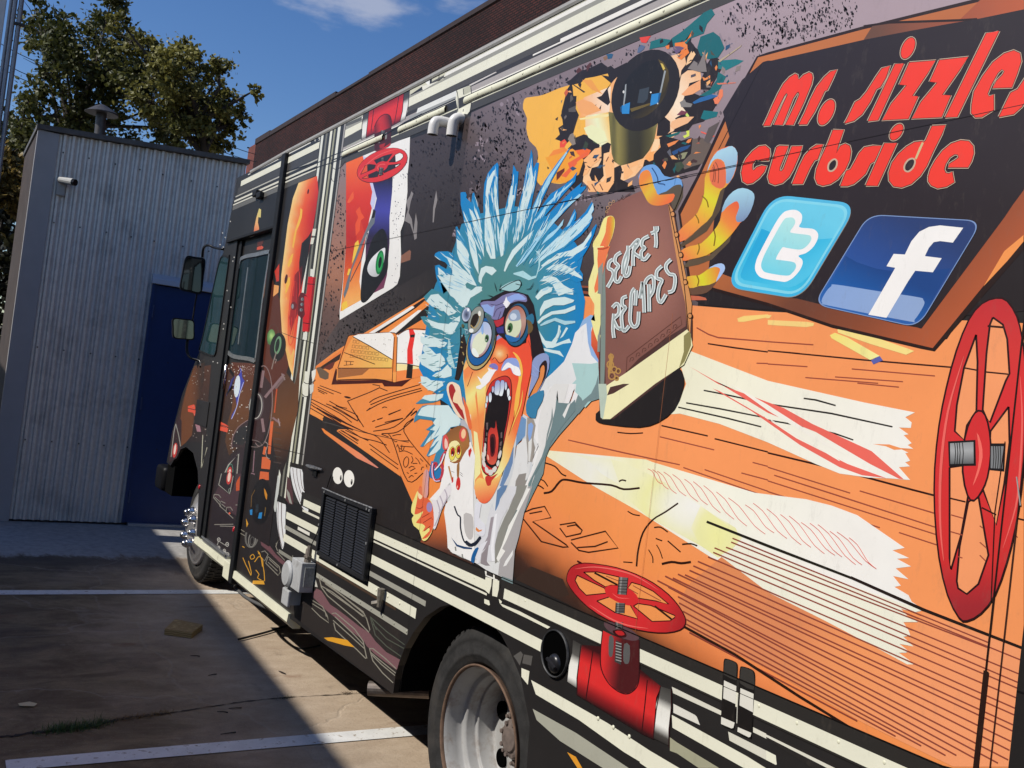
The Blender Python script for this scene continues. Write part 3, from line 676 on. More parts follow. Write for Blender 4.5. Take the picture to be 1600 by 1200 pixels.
# bumper
bm = bmesh.new(); box(bm, 7.96, 8.26, ys + 0.01, -4.1, 0.555, 0.755, 0.035); link('front_bumper', bm, mat('bumper black', (0.004, 0.004, 0.0045), 0.5, 0, 0.25, noise=(7, 0.3)), truck, smooth=True)
bm = bmesh.new(); box(bm, 7.70, 7.959, ys - 0.02, -4.0, 0.56, 0.79); link('bumper_bracket', bm, under, truck)
bm = bmesh.new(); box(bm, 6.72, 7.75, -2.1, -2.2, 0.3, 0.97); box(bm, 6.71, 7.78, -1.76, -2.2, 0.972, 0.978); box(bm, 7.72, 7.90, ys - 0.032, -4.0, 0.795, 0.978); link('front_wheel_well', bm, under, truck)
# orange marker lamps on the flank
for (px, py, c) in ((312, 761, '#b3202a'), (366, 827, '#c23040')):
    x, z = side(px, py); bm = bmesh.new(); bmesh.ops.create_uvsphere(bm, u_segments=10, v_segments=6, radius=0.018, matrix=Matrix.Translation((x, ys + 0.001, z)) @ Matrix.Diagonal((1, 0.5, 1, 1)))
    link('marker_lamp', bm, mat('red lamp lens ' , c, 0.2), truck, smooth=True)
# rain gutter hook over the door (black) and light
x, z = side(288 - 0, 306); 
for (px, py) in ((404, 303), (410, 306)):
    x, z = side(px, py); bm = bmesh.new(); box(bm, x - 0.04, x + 0.05, ys + 0.03, ys, z - 0.02, z + 0.02, 0.006); link('door_hook', bm, rubber, truck)

# ------------------------------------------------------------ mirrors
def mirror(corners, X, name, glass_m, bev, label):
    r = bpy.data.objects.new(name, None)
    P = [atx(px, py, X) for px, py in corners]; yc = sum(p.y for p in P) / 4; zc = sum(p.z for p in P) / 4
    COL.objects.link(r); r.parent = truck; r.location = Vector((X, yc, zc)) - wloc(truck); r['label'] = label
    pts = catmull([(p.y, p.z) for a_, b_ in zip(P, P[1:] + P[:1]) for p in (a_.lerp(b_, 0.12), a_.lerp(b_, 0.5), a_.lerp(b_, 0.88))], 3, True)
    def slab(k, x0, x1):
        bm = bmesh.new(); A = [bm.verts.new((x0, yc + (p[0]-yc)*k, zc + (p[1]-zc)*k)) for p in pts]; B = [bm.verts.new((x1, yc + (p[0]-yc)*k*0.9, zc + (p[1]-zc)*k*0.95)) for p in pts]
        bm.faces.new(A); bm.faces.new(B[::-1]); n = len(pts)
        for i in range(n): bm.faces.new((A[(i+1) % n], A[i], B[i], B[(i+1) % n]))
        bmesh.ops.recalc_face_normals(bm, faces=bm.faces); return bm
    link('mirror_housing', slab(1.0, X, X + 0.06), rubber, r); link('mirror_glass', slab(0.88, X - 0.004, X - 0.0002), glass_m, r)
    return r
mg = mat('mirror glass', (0.16, 0.16, 0.16), 0.05, 1.0)
mirror(((290, 399), (322, 404), (315, 461), (280, 453)), 7.30, 'side_mirror', mg, 0.02, 'tall flat upper mirror on the cab')
mirror(((269, 496), (304, 500), (304, 532), (270, 529)), 7.30, 'side_mirror', mat('convex mirror glass', (0.32, 0.34, 0.33), 0.08, 1.0), 0.02, 'small square lower mirror on the cab')
def arm(pts, r=0.010):
    bm = bmesh.new(); tube(bm, catmull([tuple(p) for p in pts], 4), r, 8); link('mirror_arm', bm, mat('black arm', (0.01, 0.01, 0.01), 0.3), truck, smooth=True)
arm([Vector((6.97, ys, 2.47)), atx(336, 387, 7.12), atx(325, 383, 7.2), atx(318, 388, 7.3), atx(316, 402, 7.33)])
arm([atx(308, 458, 7.34), atx(304, 480, 7.34), atx(301, 500, 7.34)], 0.006)
arm([atx(293, 531, 7.34), atx(292, 548, 7.33), atx(298, 559, 7.3), atx(312, 564, 7.25), Vector((7.2, ys, 1.60))])

# ------------------------------------------------------------ wheels
tyre_m = mat('tyre rubber', (0.026, 0.025, 0.024), 0.85, 0, 0.3, noise=(22, 0.35), dirt=(5, (0.07, 0.06, 0.05), 0.50, 0.9), bump=(60, 0.4, 0.004))
rim_m = mat('white painted rim', (0.38, 0.375, 0.36), 0.5, noise=(10, 0.10), dirt=(9, (0.20, 0.15, 0.11), 0.50, 0.72))
hub_m = mat('rusty hub', (0.13, 0.10, 0.085), 0.85, noise=(30, 0.35))
rust = mat('rusted rim edge', (0.14, 0.085, 0.055), 0.85, noise=(30, 0.4))
hole_m = mat('dark opening', (0.002, 0.002, 0.002), 0.95, 0, 0.0)  # near-black discs: the shade inside the openings is put into this colour
def tyre(cx, cz, yo, R, wd, parent):
    bm = bmesh.new(); r0 = R * 0.655
    lathe_y(bm, cx, cz, [(r0, yo - 0.030), (r0 + 0.012, yo - 0.014), (r0 + 0.02, yo - 0.012), (R*0.74, yo - 0.002), (R*0.755, yo + 0.001), (R*0.765, yo - 0.001), (R*0.84, yo), (R*0.875, yo - 0.003), (R*0.885, yo), (R*0.93, yo - 0.010), (R*0.965, yo - 0.022), (R*0.985, yo - 0.034), (R*0.985, yo - wd + 0.03), (R*0.9, yo - wd), (r0, yo - wd + 0.02)], 96)
    for f in bm.faces: f.smooth = True
    N = 58
    for i in range(N):      # shoulder tread blocks
        a = 2 * math.pi * i / N; ca, sa = math.cos(a), math.sin(a)
        for (yy0, yy1, off) in ((yo - 0.026, yo - 0.075, 0.0), (yo - 0.09, yo - 0.14, 0.5), (yo - 0.155, yo - 0.20, 0.0)):
            a2 = 2 * math.pi * (i + off) / N; vs = []
            for (rr, da, y) in ((R*0.95, -.034, yy0 + 0.004), (R*0.95, .034, yy0 + 0.004), (R*0.95, .034, yy1), (R*0.95, -.034, yy1), (R, -.030, yy0 - 0.004), (R, .030, yy0 - 0.004), (R, .030, yy1), (R, -.030, yy1)):
                vs.append(bm.verts.new((cx + rr*math.cos(a2 + da), y, cz + rr*math.sin(a2 + da))))
            for f in ((4, 5, 6, 7), (0, 1, 5, 4), (1, 2, 6, 5), (2, 3, 7, 6), (3, 0, 4, 7)): bm.faces.new([vs[k] for k in f])
    bmesh.ops.recalc_face_normals(bm, faces=bm.faces); return link('tyre', bm, tyre_m, parent)
def wheel_empty(x, z, y, label):
    r = bpy.data.objects.new('wheel', None); COL.objects.link(r); r.parent = truck; r.location = Vector((x, y, z)) - wloc(truck); r['label'] = label; return r
cx, cz = 2.835, 0.402
W = wheel_empty(cx, cz, -1.80, 'dished white rear wheel'); YO = -1.765
tyre(cx, cz, YO, 0.402, 0.235, W); 
bm = bmesh.new(); lathe_y(bm, cx, cz, [(0.256, YO - 0.034), (0.266, YO - 0.012), (0.268, YO - 0.006), (0.263, YO - 0.003), (0.2585, YO - 0.010), (0.2575, YO - 0.016)], 96); link('rim_lip', bm, rust, W, smooth=True)
bm = bmesh.new(); lathe_y(bm, cx, cz, [(0.2575, YO - 0.017), (0.250, YO - 0.030), (0.247, YO - 0.062), (0.244, YO - 0.082), (0.238, YO - 0.088), (0.226, YO - 0.090), (0.222, YO - 0.098), (0.221, YO - 0.128), (0.216, YO - 0.136), (0.211, YO - 0.134), (0.209, YO - 0.142), (0.207, YO - 0.196), (0.198, YO - 0.204), (0.175, YO - 0.199), (0.150, YO - 0.192), (0.110, YO - 0.186), (0.085, YO - 0.184), (0.0, YO - 0.183)], 96)
link('rim', bm, rim_m, W, smooth=True)
for k in range(5):
    a = math.radians(24 + 72 * k); hx, hz = cx + 0.143*math.cos(a), cz + 0.143*math.sin(a)
    bm = bmesh.new(); lathe_y(bm, hx, hz, [(0.034, YO - 0.198), (0.034, YO - 0.1830), (0.033, YO - 0.1820), (0.0, YO - 0.1822)], 24); link('hand_hole', bm, hole_m, W)
bm = bmesh.new(); lathe_y(bm, cx, cz, [(0.072, YO - 0.188), (0.070, YO - 0.160), (0.062, YO - 0.152), (0.045, YO - 0.148), (0.040, YO - 0.140), (0.0, YO - 0.138)], 36); o = link('hub', bm, hub_m, W); smooth_by_angle(o)
for k in range(8):
    a = 2*math.pi*k/8 + 0.2; bx, bz = cx + 0.058*math.cos(a), cz + 0.058*math.sin(a)
    bm = bmesh.new(); lathe_y(bm, bx, bz, [(0.009, YO - 0.156), (0.008, YO - 0.142), (0.0, YO - 0.141)], 6); link('hub_bolt', bm, hub_m, o)
for k in range(8):
    a = 2*math.pi*k/8; bx, bz = cx + 0.088*math.cos(a), cz + 0.088*math.sin(a)
    bm = bmesh.new(); lathe_y(bm, bx, bz, [(0.012, YO - 0.188), (0.011, YO - 0.172), (0.007, YO - 0.169), (0.007, YO - 0.162), (0.0, YO - 0.161)], 6); link('wheel_nut', bm, hub_m, W)
# inner dual tyre
bm = bmesh.new(); lathe_y(bm, cx, cz, [(0.25, YO - 0.27), (0.36, YO - 0.262), (0.395, YO - 0.29), (0.395, YO - 0.47), (0.25, YO - 0.49)], 48); link('inner_tyre', bm, tyre_m, W, smooth=True)
# front wheel with chrome simulator
fx, fz, fy = 7.20, 0.40, -1.835
W2 = wheel_empty(fx, fz, -1.85, 'front wheel with chrome cover'); tyre(fx, fz, fy, 0.402, 0.235, W2)
bm = bmesh.new(); lathe_y(bm, fx, fz, [(0.272, fy - 0.02), (0.274, fy + 0.004), (0.262, fy + 0.012), (0.245, fy + 0.004), (0.238, fy + 0.016), (0.222, fy + 0.020), (0.19, fy + 0.034), (0.17, fy + 0.052), (0.155, fy + 0.058), (0.10, fy + 0.060), (0.085, fy + 0.055), (0.0, fy + 0.055)], 64); o = link('wheel_cover', bm, mat('polished steel', (0.66, 0.63, 0.60), 0.40, 0.85, noise=(9, 0.15)), W2, smooth=True)
for k in range(8):
    a = 2*math.pi*k/8 + 0.15; bx, bz = fx + 0.125*math.cos(a), fz + 0.125*math.sin(a)
    bm = bmesh.new(); lathe_y(bm, bx, bz, [(0.034, fy + 0.052), (0.031, fy + 0.078), (0.024, fy + 0.088), (0.025, fy + 0.092), (0.013, fy + 0.104), (0.0, fy + 0.107)], 12); link('nut_cap', bm, chrome, W2, smooth=True)
bm = bmesh.new(); tube(bm, [(cx, -1.96, cz), (cx, -4.0, cz)], 0.06, 12); link('axle', bm, under, truck)
bm = bmesh.new(); tube(bm, [(fx, -1.95, fz), (fx, -4.0, fz)], 0.05, 12); link('axle', bm, under, truck)
for (tx, ty) in ((cx, -3.85), (fx, -3.75)):
    bm = bmesh.new(); lathe_y(bm, tx, 0.402, [(0.0, ty), (0.25, ty), (0.38, ty - 0.01), (0.402, ty - 0.04), (0.402, ty - 0.22), (0.25, ty - 0.24), (0.0, ty - 0.24)], 40); link('far_tyre', bm, tyre_m, truck, smooth=True)

# ------------------------------------------------------------ louvred vent
vx0, vx1, vz0, vz1 = 3.748, 4.352, 0.768, 1.083
vent_black = mat('black vent metal', (0.022, 0.022, 0.024), 0.42, 0.2, noise=(20, 0.2))
vent = bpy.data.objects.new('louvred_vent', None); COL.objects.link(vent); vent.parent = truck; vent.location = Vector(((vx0+vx1)/2, ys, (vz0+vz1)/2)) - wloc(truck)
bm = bmesh.new(); box(bm, vx0, vx1, ys + 0.012, ys + 0.0045, vz0, vz1); link('vent_plate', bm, vent_black, vent)
bm = bmesh.new(); t = 0.020
for b_ in ((vx0, vx1, vz1 - t, vz1), (vx0, vx1, vz0, vz0 + t), (vx0, vx0 + t*1.2, vz0 + t, vz1 - t), (vx1 - t*1.2, vx1, vz0 + t, vz1 - t)):
    box(bm, b_[0], b_[1], ys + 0.026, ys + 0.0121, b_[2], b_[3], 0.003)
link('vent_frame', bm, vent_black, vent)
bm = bmesh.new(); tube(bm, [(vx0 - 0.006, ys + 0.026, vz1 + 0.002), (vx0 + 0.3, ys + 0.027, vz1 + 0.001), (vx1 + 0.012, ys + 0.024, vz1 + 0.003)], 0.0035, 6); link('vent_flange', bm, mat('scuffed edge metal', (0.25, 0.25, 0.25), 0.5, 0.5, noise=(60, 0.8)), vent)
colw = (vx1 - vx0 - 0.075) / 4; sm = None; rows = 22
for c in range(4):
    xa = vx0 + 0.032 + c * (colw + 0.004); xb = xa + colw - 0.012
    for r_ in range(rows):
        z = vz0 + 0.030 + r_ * (vz1 - vz0 - 0.062) / (rows - 1) - 0.002
        if sm is None:
            bm = bmesh.new(); L_ = (xb - xa) / 2
            pr_ = [(0.0125, 0.0055), (0.022, -0.0035), (0.0205, -0.0050), (0.0125, 0.0035)]
            A = [bm.verts.new((-L_, p[0], p[1])) for p in pr_]; B = [bm.verts.new((L_, p[0], p[1])) for p in pr_]
            bm.faces.new(A); bm.faces.new(B[::-1])
            for i in range(4): bm.faces.new((A[(i+1) % 4], A[i], B[i], B[(i+1) % 4]))
            bmesh.ops.recalc_face_normals(bm, faces=bm.faces); sm = bpy.data.meshes.new('slat'); bm.to_mesh(sm); bm.free(); sm.materials.append(vent_black)
        o = bpy.data.objects.new('slat', sm); COL.objects.link(o); o.parent = vent; o.location = Vector(((xa+xb)/2, ys, z)) - wloc(vent)
bolt = mat('pale bolt', (0.45, 0.45, 0.43), 0.4, 0.6)
for (x, z) in ((vx0 + .02, vz1 - .012), (vx0 + .05, vz1 - .01), (vx0 + .30, vz1 - .01), (vx1 - .03, vz1 - .01), (vx0 + .01, .93), (vx1 - .012, .91), (vx1 - .03, vz0 + .01), (vx0 + .30, vz0 + .008)):
    bm = bmesh.new(); box(bm, x - .005, x + .005, ys + .026, ys + .030, z - .005, z + .005, .001); link('vent_screw', bm, bolt, vent)

# ------------------------------------------------------------ weatherproof power box on the flank
grey_pl = mat('weathered grey box', (0.40, 0.405, 0.40), 0.6, noise=(14, 0.12), dirt=(22, (0.16, 0.15, 0.13), 0.55, 0.8))
pb = bpy.data.objects.new('power_box', None); COL.objects.link(pb); pb.parent = truck; pb.location = Vector((4.45, ys, 0.65)) - wloc(truck)
bm = bmesh.new(); box(bm, 4.372, 4.52, ys + 0.075, ys + 0.004, 0.572, 0.716, 0.004); link('box_body', bm, grey_pl, pb)
bm = bmesh.new(); box(bm, 4.366, 4.3715, ys + 0.058, ys + 0.012, 0.60, 0.695, 0.0015); link('label_plate', bm, mat('faded label', (0.28, 0.285, 0.27), 0.6, noise=(60, 0.3)), pb)
bm = bmesh.new(); prism(bm, [(4.521, 0.70), (4.60, 0.655), (4.625, 0.50), (4.59, 0.458), (4.52, 0.475)], ys + 0.06, ys + 0.004); link('socket_housing', bm, grey_pl, pb)
bm = bmesh.new(); lathe_y(bm, 4.545, 0.628, [(0.0, ys + 0.094), (0.055, ys + 0.092), (0.066, ys + 0.082), (0.066, ys + 0.0755)], 28); o = link('socket_lid', bm, grey_pl, pb); smooth_by_angle(o)
bm = bmesh.new(); box(bm, 4.50, 4.60, ys + 0.078, ys + 0.061, 0.47, 0.55, 0.006); link('socket_skirt', bm, grey_pl, pb)
bm = bmesh.new(); tube(bm, [(4.40, ys + 0.04, 0.715), (4.405, ys + 0.036, 0.78)], [0.017, 0.015], 10); tube(bm, [(4.40, ys + 0.04, 0.738), (4.40, ys + 0.04, 0.748)], 0.021, 6); tube(bm, [(4.405, ys + 0.036, 0.78), (4.406, ys + 0.034, 0.795)], 0.011, 8); link('conduit_fitting', bm, mat('rusty fitting', (0.20, 0.17, 0.14), 0.7, 0.3, noise=(50, 0.4)), pb)
bm = bmesh.new(); tube(bm, catmull([(4.407, ys + 0.03, 0.79), (4.37, ys + 0.012, 0.90), (4.355, ys + 0.010, 1.05), (4.30, ys + 0.012, 1.16)], 5), 0.0028, 5); link('thin_cable', bm, rubber, truck)
# small latch above, T-handle latch below the vent
bm = bmesh.new(); a_, b_ = Y3(479, 727, ys + 0.012), Y3(503, 734, ys + 0.012); tube(bm, [a_, a_.lerp(b_, .45) + Vector((0, 0.01, 0)), b_], [0.006, 0.011, 0.005], 6); link('hinge_latch', bm, mat('dull chrome', (0.40, 0.40, 0.40), 0.35, 0.8, noise=(60, 0.6)), truck)
bm = bmesh.new(); c_ = Y3(491, 738, ys + 0.01); box(bm, c_.x - .03, c_.x + .03, ys + .012, ys + .003, c_.z - .02, c_.z + .012, .004); link('latch_keeper', bm, rubber, truck)
tl = mat('weathered latch', (0.30, 0.27, 0.22), 0.5, 0.6, noise=(50, 0.4))
bm = bmesh.new(); p1_, p2_ = Y3(596, 920, ys + 0.02), Y3(592, 948, ys + 0.02); tube(bm, [p1_, p2_], [0.016, 0.011], 8); p3_ = Y3(581, 943, ys + 0.045); tube(bm, [p1_.lerp(p2_, 0.75), p3_], 0.010, 8); link('compartment_latch', bm, tl, truck)
# exhaust
bm = bmesh.new(); e0_, e1_ = Vector((3.655, ys - 0.02, 0.335)), Vector((3.50, -1.93, 0.36)); tube(bm, [e0_, e1_], 0.031, 18, caps=False); d_ = (e1_ - e0_).normalized(); tube(bm, [e0_ + d_*0.001, e1_], 0.027, 18, caps=False); o = link('exhaust_pipe', bm, mat('exhaust steel', (0.20, 0.17, 0.15), 0.55, 0.7, noise=(30, 0.3)), truck)
bm = bmesh.new(); tube(bm, [e0_ + d_*0.03, e0_ + d_*0.035], 0.0268, 16); link('exhaust_bore', bm, under, truck)
# round filler opening
fxx, fzz = side(869, 1021)
fil = bpy.data.objects.new('filler_port', None); COL.objects.link(fil); fil.parent = truck; fil.location = Vector((fxx, ys, fzz)) - wloc(truck)
bm = bmesh.new(); lathe_y(bm, fxx, fzz, [(0.0, ys + 0.0050), (0.066, ys + 0.0052)], 32); link('port_opening', bm, hole_m, fil)
bm = bmesh.new(); lathe_y(bm, fxx, fzz, [(0.066, ys + 0.004), (0.067, ys + 0.010), (0.0705, ys + 0.010), (0.071, ys + 0.002)], 40); link('port_ring', bm, mat('thin steel ring', (0.05, 0.05, 0.05), 0.5, 0.5, noise=(30, 0.8)), fil, smooth=True)
bm = bmesh.new(); lathe_y(bm, fxx - 0.008, fzz - 0.028, [(0.0, ys + 0.020), (0.020, ys + 0.019), (0.028, ys + 0.012), (0.030, ys + 0.006)], 24); link('filler_cap', bm, mat('black cap', (0.015, 0.015, 0.017), 0.3), fil, smooth=True)
bm = bmesh.new(); tube(bm, [(fxx - 0.03, ys + 0.021, fzz - 0.036), (fxx + 0.014, ys + 0.021, fzz - 0.018)], 0.006, 6); link('cap_grip', bm, MATS['black cap'], fil)
# white elbow vents
pvc = mat('white plastic pipe', (0.72, 0.70, 0.66), 0.4, noise=(12, 0.05))
bm = bmesh.new(); r_ = 0.0220
tube(bm, catmull([(3.395, ys - 0.02, 2.715), (3.395, ys + 0.012, 2.722), (3.397, ys + 0.030, 2.712), (3.400, ys + 0.036, 2.695), (3.402, ys + 0.036, 2.645)], 4), r_, 18, caps=False)
o = link('elbow_vent', bm, pvc, truck, smooth=True)
bm = bmesh.new(); tube(bm, [(3.402, ys + 0.036, 2.650), (3.402, ys + 0.036, 2.649)], r_ * 0.97, 18); link('vent_bore', bm, mat('shaded bore', (0.10, 0.09, 0.07), 0.8), o)
bm = bmesh.new()
tube(bm, catmull([(3.452, ys - 0.02, 2.710), (3.452, ys + 0.03, 2.708), (3.455, ys + 0.075, 2.705), (3.456, ys + 0.092, 2.690), (3.457, ys + 0.094, 2.645)], 4), r_ * 0.96, 18, caps=False)
o = link('elbow_vent', bm, pvc, truck, smooth=True); o['label'] = 'left white elbow vent reaching further out'
bm = bmesh.new(); tube(bm, [(3.457, ys + 0.094, 2.650), (3.457, ys + 0.094, 2.649)], r_ * 0.93, 18); link('vent_bore', bm, MATS['shaded bore'], o)
# dark cable with its drooping loop under the rocker
bm = bmesh.new(); P = [Y3(362, 904, ys - 0.03), Y3(368, 917, ys - 0.03), Y3(381, 931, ys - 0.035), Y3(398, 941, ys - 0.04), Y3(425, 953, ys - 0.10), Y3(450, 962, -2.0)]
tube(bm, catmull([tuple(p) for p in P], 5), 0.010, 8); link('hanging_cable', bm, mat('dusty cable', (0.09, 0.09, 0.09), 0.6), truck, smooth=True)

# loose things on the ground
bm = bmesh.new(); pts = [gnd(432, 985.5), gnd(437, 995), gnd(445, 1003), gnd(457, 1011), gnd(475, 1015), gnd(500, 1010)]
tube(bm, catmull([(p.x, p.y, 0.012) for p in [gnd(372, 1002), gnd(400, 995), gnd(425, 988), gnd(436, 984), gnd(470, 975)]], 5), 0.007, 6); 
o = link('added_cable', bm, wire, loc=(5.6, -2.0, 0)); tag(o, 'black cable added along a dark line on the concrete, running under the truck', 'cable')  # cable added to draw the dark line crossing the concrete
bm = bmesh.new(); tube(bm, catmull([(p.x, p.y, 0.006) for p in pts], 5), 0.0045, 6)
o = link('loose_wire', bm, wire, loc=tuple(pts[0])); tag(o, 'thin curled black wire at the edge of the truck shadow', 'wire')
# wood block
wp = [gnd(256, 992), gnd(299, 998), gnd(316, 985), gnd(272, 976)]
bm = bmesh.new(); H_ = 0.037
lo = [bm.verts.new((p.x, p.y, 0.0)) for p in wp]; hi = [bm.verts.new((p.x, p.y, H_)) for p in wp]
bm.faces.new(lo[::-1]); bm.faces.new(hi)
for i in range(4): bm.faces.new((lo[i], lo[(i+1) % 4], hi[(i+1) % 4], hi[i]))
bmesh.ops.recalc_face_normals(bm, faces=bm.faces); bmesh.ops.bevel(bm, geom=list(bm.edges), offset=0.003, segments=1, affect='EDGES')
wm = bpy.data.materials.new('pine offcut'); wm.use_nodes = True; n_ = wm.node_tree; B_ = n_.nodes['Principled BSDF']
T_ = n_.nodes.new('ShaderNodeTexCoord'); Wv = n_.nodes.new('ShaderNodeTexWave'); Wv.bands_direction = 'Z'; Wv.inputs['Scale'].default_value = 26; Wv.inputs['Distortion'].default_value = 5; Wv.inputs['Detail'].default_value = 3
n_.links.new(T_.outputs['Object'], Wv.inputs['Vector']); X_ = n_.nodes.new('ShaderNodeMixRGB'); n_.links.new(Wv.outputs['Fac'], X_.inputs['Fac']); X_.inputs['Color1'].default_value = (0.30, 0.19, 0.07, 1); X_.inputs['Color2'].default_value = (0.50, 0.36, 0.15, 1)
n_.links.new(X_.outputs[0], B_.inputs['Base Color']); B_.inputs['Roughness'].default_value = 0.7
o = link('wood_block', bm, wm, loc=(5.8, -1.47, 0)); tag(o, 'short yellow offcut of lumber lying on the shaded pavement', 'wood block')
# twigs and litter
def twig(px, py, L_, ang, M, label, r=0.003):
    p = gnd(px, py); d = Vector((math.cos(ang), math.sin(ang), 0)) * L_
    bm = bmesh.new(); tube(bm, [p + Vector((0, 0, r)), p + d * 0.4 + Vector((-d.y*0.15, d.x*0.15, r*2.5)), p + d + Vector((0, 0, r))], [r, r*0.9, r*0.5], 5)
    o = link('twig', bm, M, loc=tuple(p)); tag(o, label, 'twig', 'twigs and bits on the ground'); return o
tw = mat('dark twig', (0.03, 0.022, 0.018), 0.8)
twig(446, 1054, 0.06, 0.35, tw, 'curved dark twig on the sunlit concrete beside the truck', 0.0035)
for (px, py, l, a, lb) in ((312, 1026, .05, 1.2, 'short twig just right of the wood block'), (338, 1054, .05, 1.9, 'twig on shaded pavement below the wood block'), (377, 1107, .06, 1.5, 'twig right of the dry weeds'), (368, 1145, .07, 1.7, 'twig just above the near parking line'), (356, 1114, .05, 1.1, 'small dark twig near the end of the weeds')):
    twig(px, py, l, a, tw, lb, 0.0028)
p = gnd(42, 1104); bm = bmesh.new()
f = bm.faces.new([bm.verts.new((p.x + a, p.y + b, 0.006 + c)) for a, b, c in ((-.02, -.028, 0), (.0, -.04, .004), (.02, -.01, .008), (.016, .035, .004), (-.01, .03, .002))])
if f.normal.z < 0: f.normal_flip()
r = bmesh.ops.extrude_face_region(bm, geom=[f]); bmesh.ops.translate(bm, verts=[v for v in r['geom'] if isinstance(v, bmesh.types.BMVert)], vec=(0, 0, 0.0015)); bmesh.ops.recalc_face_normals(bm, faces=bm.faces)
o = link('fallen_leaf', bm, mat('pale leaf', (0.62, 0.52, 0.30), 0.6), loc=tuple(p)); tag(o, 'pale yellow fallen leaf on the dark pavement', 'leaf')

# ------------------------------------------------------------ printed film on the flank
# Every shape is drawn where it lies on the truck's side; frames convert the surveyed coordinates.
FR = {'X': (0, 0, 1), 'A5': (400, 0, 4), 'A6': (400, 300, 4), 'A7': (400, 600, 4), 'A8': (400, 900, 4), 'B1': (800, 0, 4), 'B2': (800, 300, 4),
      'B3': (800, 600, 4), 'B4': (800, 900, 4), 'B5': (1200, 0, 4), 'B6': (1200, 300, 4), 'B7': (1200, 600, 4), 'B8': (1200, 900, 4),
      'H': (640, 230, 5.3333), 'K': (640, 430, 6.1538), 'M': (640, 600, 6.1538), 'L': (640, 760, 6.1538), 'N': (980, 220, 4.8), 'O': (860, 230, 7.0588),
      'T': (1140, 290, 6.665), 'W': (460, 460, 6), 'S': (480, 640, 6.6667), 'Q': (860, 60, 6), 'C5': (260, 260, 8), 'C6': (260, 400, 6.6667),
      'C7': (230, 570, 6.6667), 'C8': (230, 740, 5.7143), 'P1': (760, 0, 7.5), 'P2': (640, 60, 7.5), 'P3': (380, 190, 8), 'P4': (1000, 960, 5),
      'P5': (640, 860, 7.2727), 'P6': (430, 690, 5.714), 'P7': (520, 140, 7.5), 'P8': (420, 860, 5.2192), 'P9': (440, 180, 5)}
def parse(f, s):
    ox, oy, k = FR[f]; v = [float(t) for t in s.replace(',', ' ').split()] if isinstance(s, str) else [c for p in s for c in p]
    return [(ox + v[i] / k, oy + v[i+1] / k) for i in range(0, len(v) - 1, 2)]
PLACED = []                     # (bounding box, level) of what is already printed
STEP, BASE = 0.00004, 0.0006
def level_for(bb, plane):
    lv = 0
    for b, l, pl in PLACED:
        if pl == plane and l >= lv and b[0] < bb[2] and b[2] > bb[0] and b[1] < bb[3] and b[3] > bb[1]: lv = l + 1
    PLACED.append((bb, lv, plane)); return lv
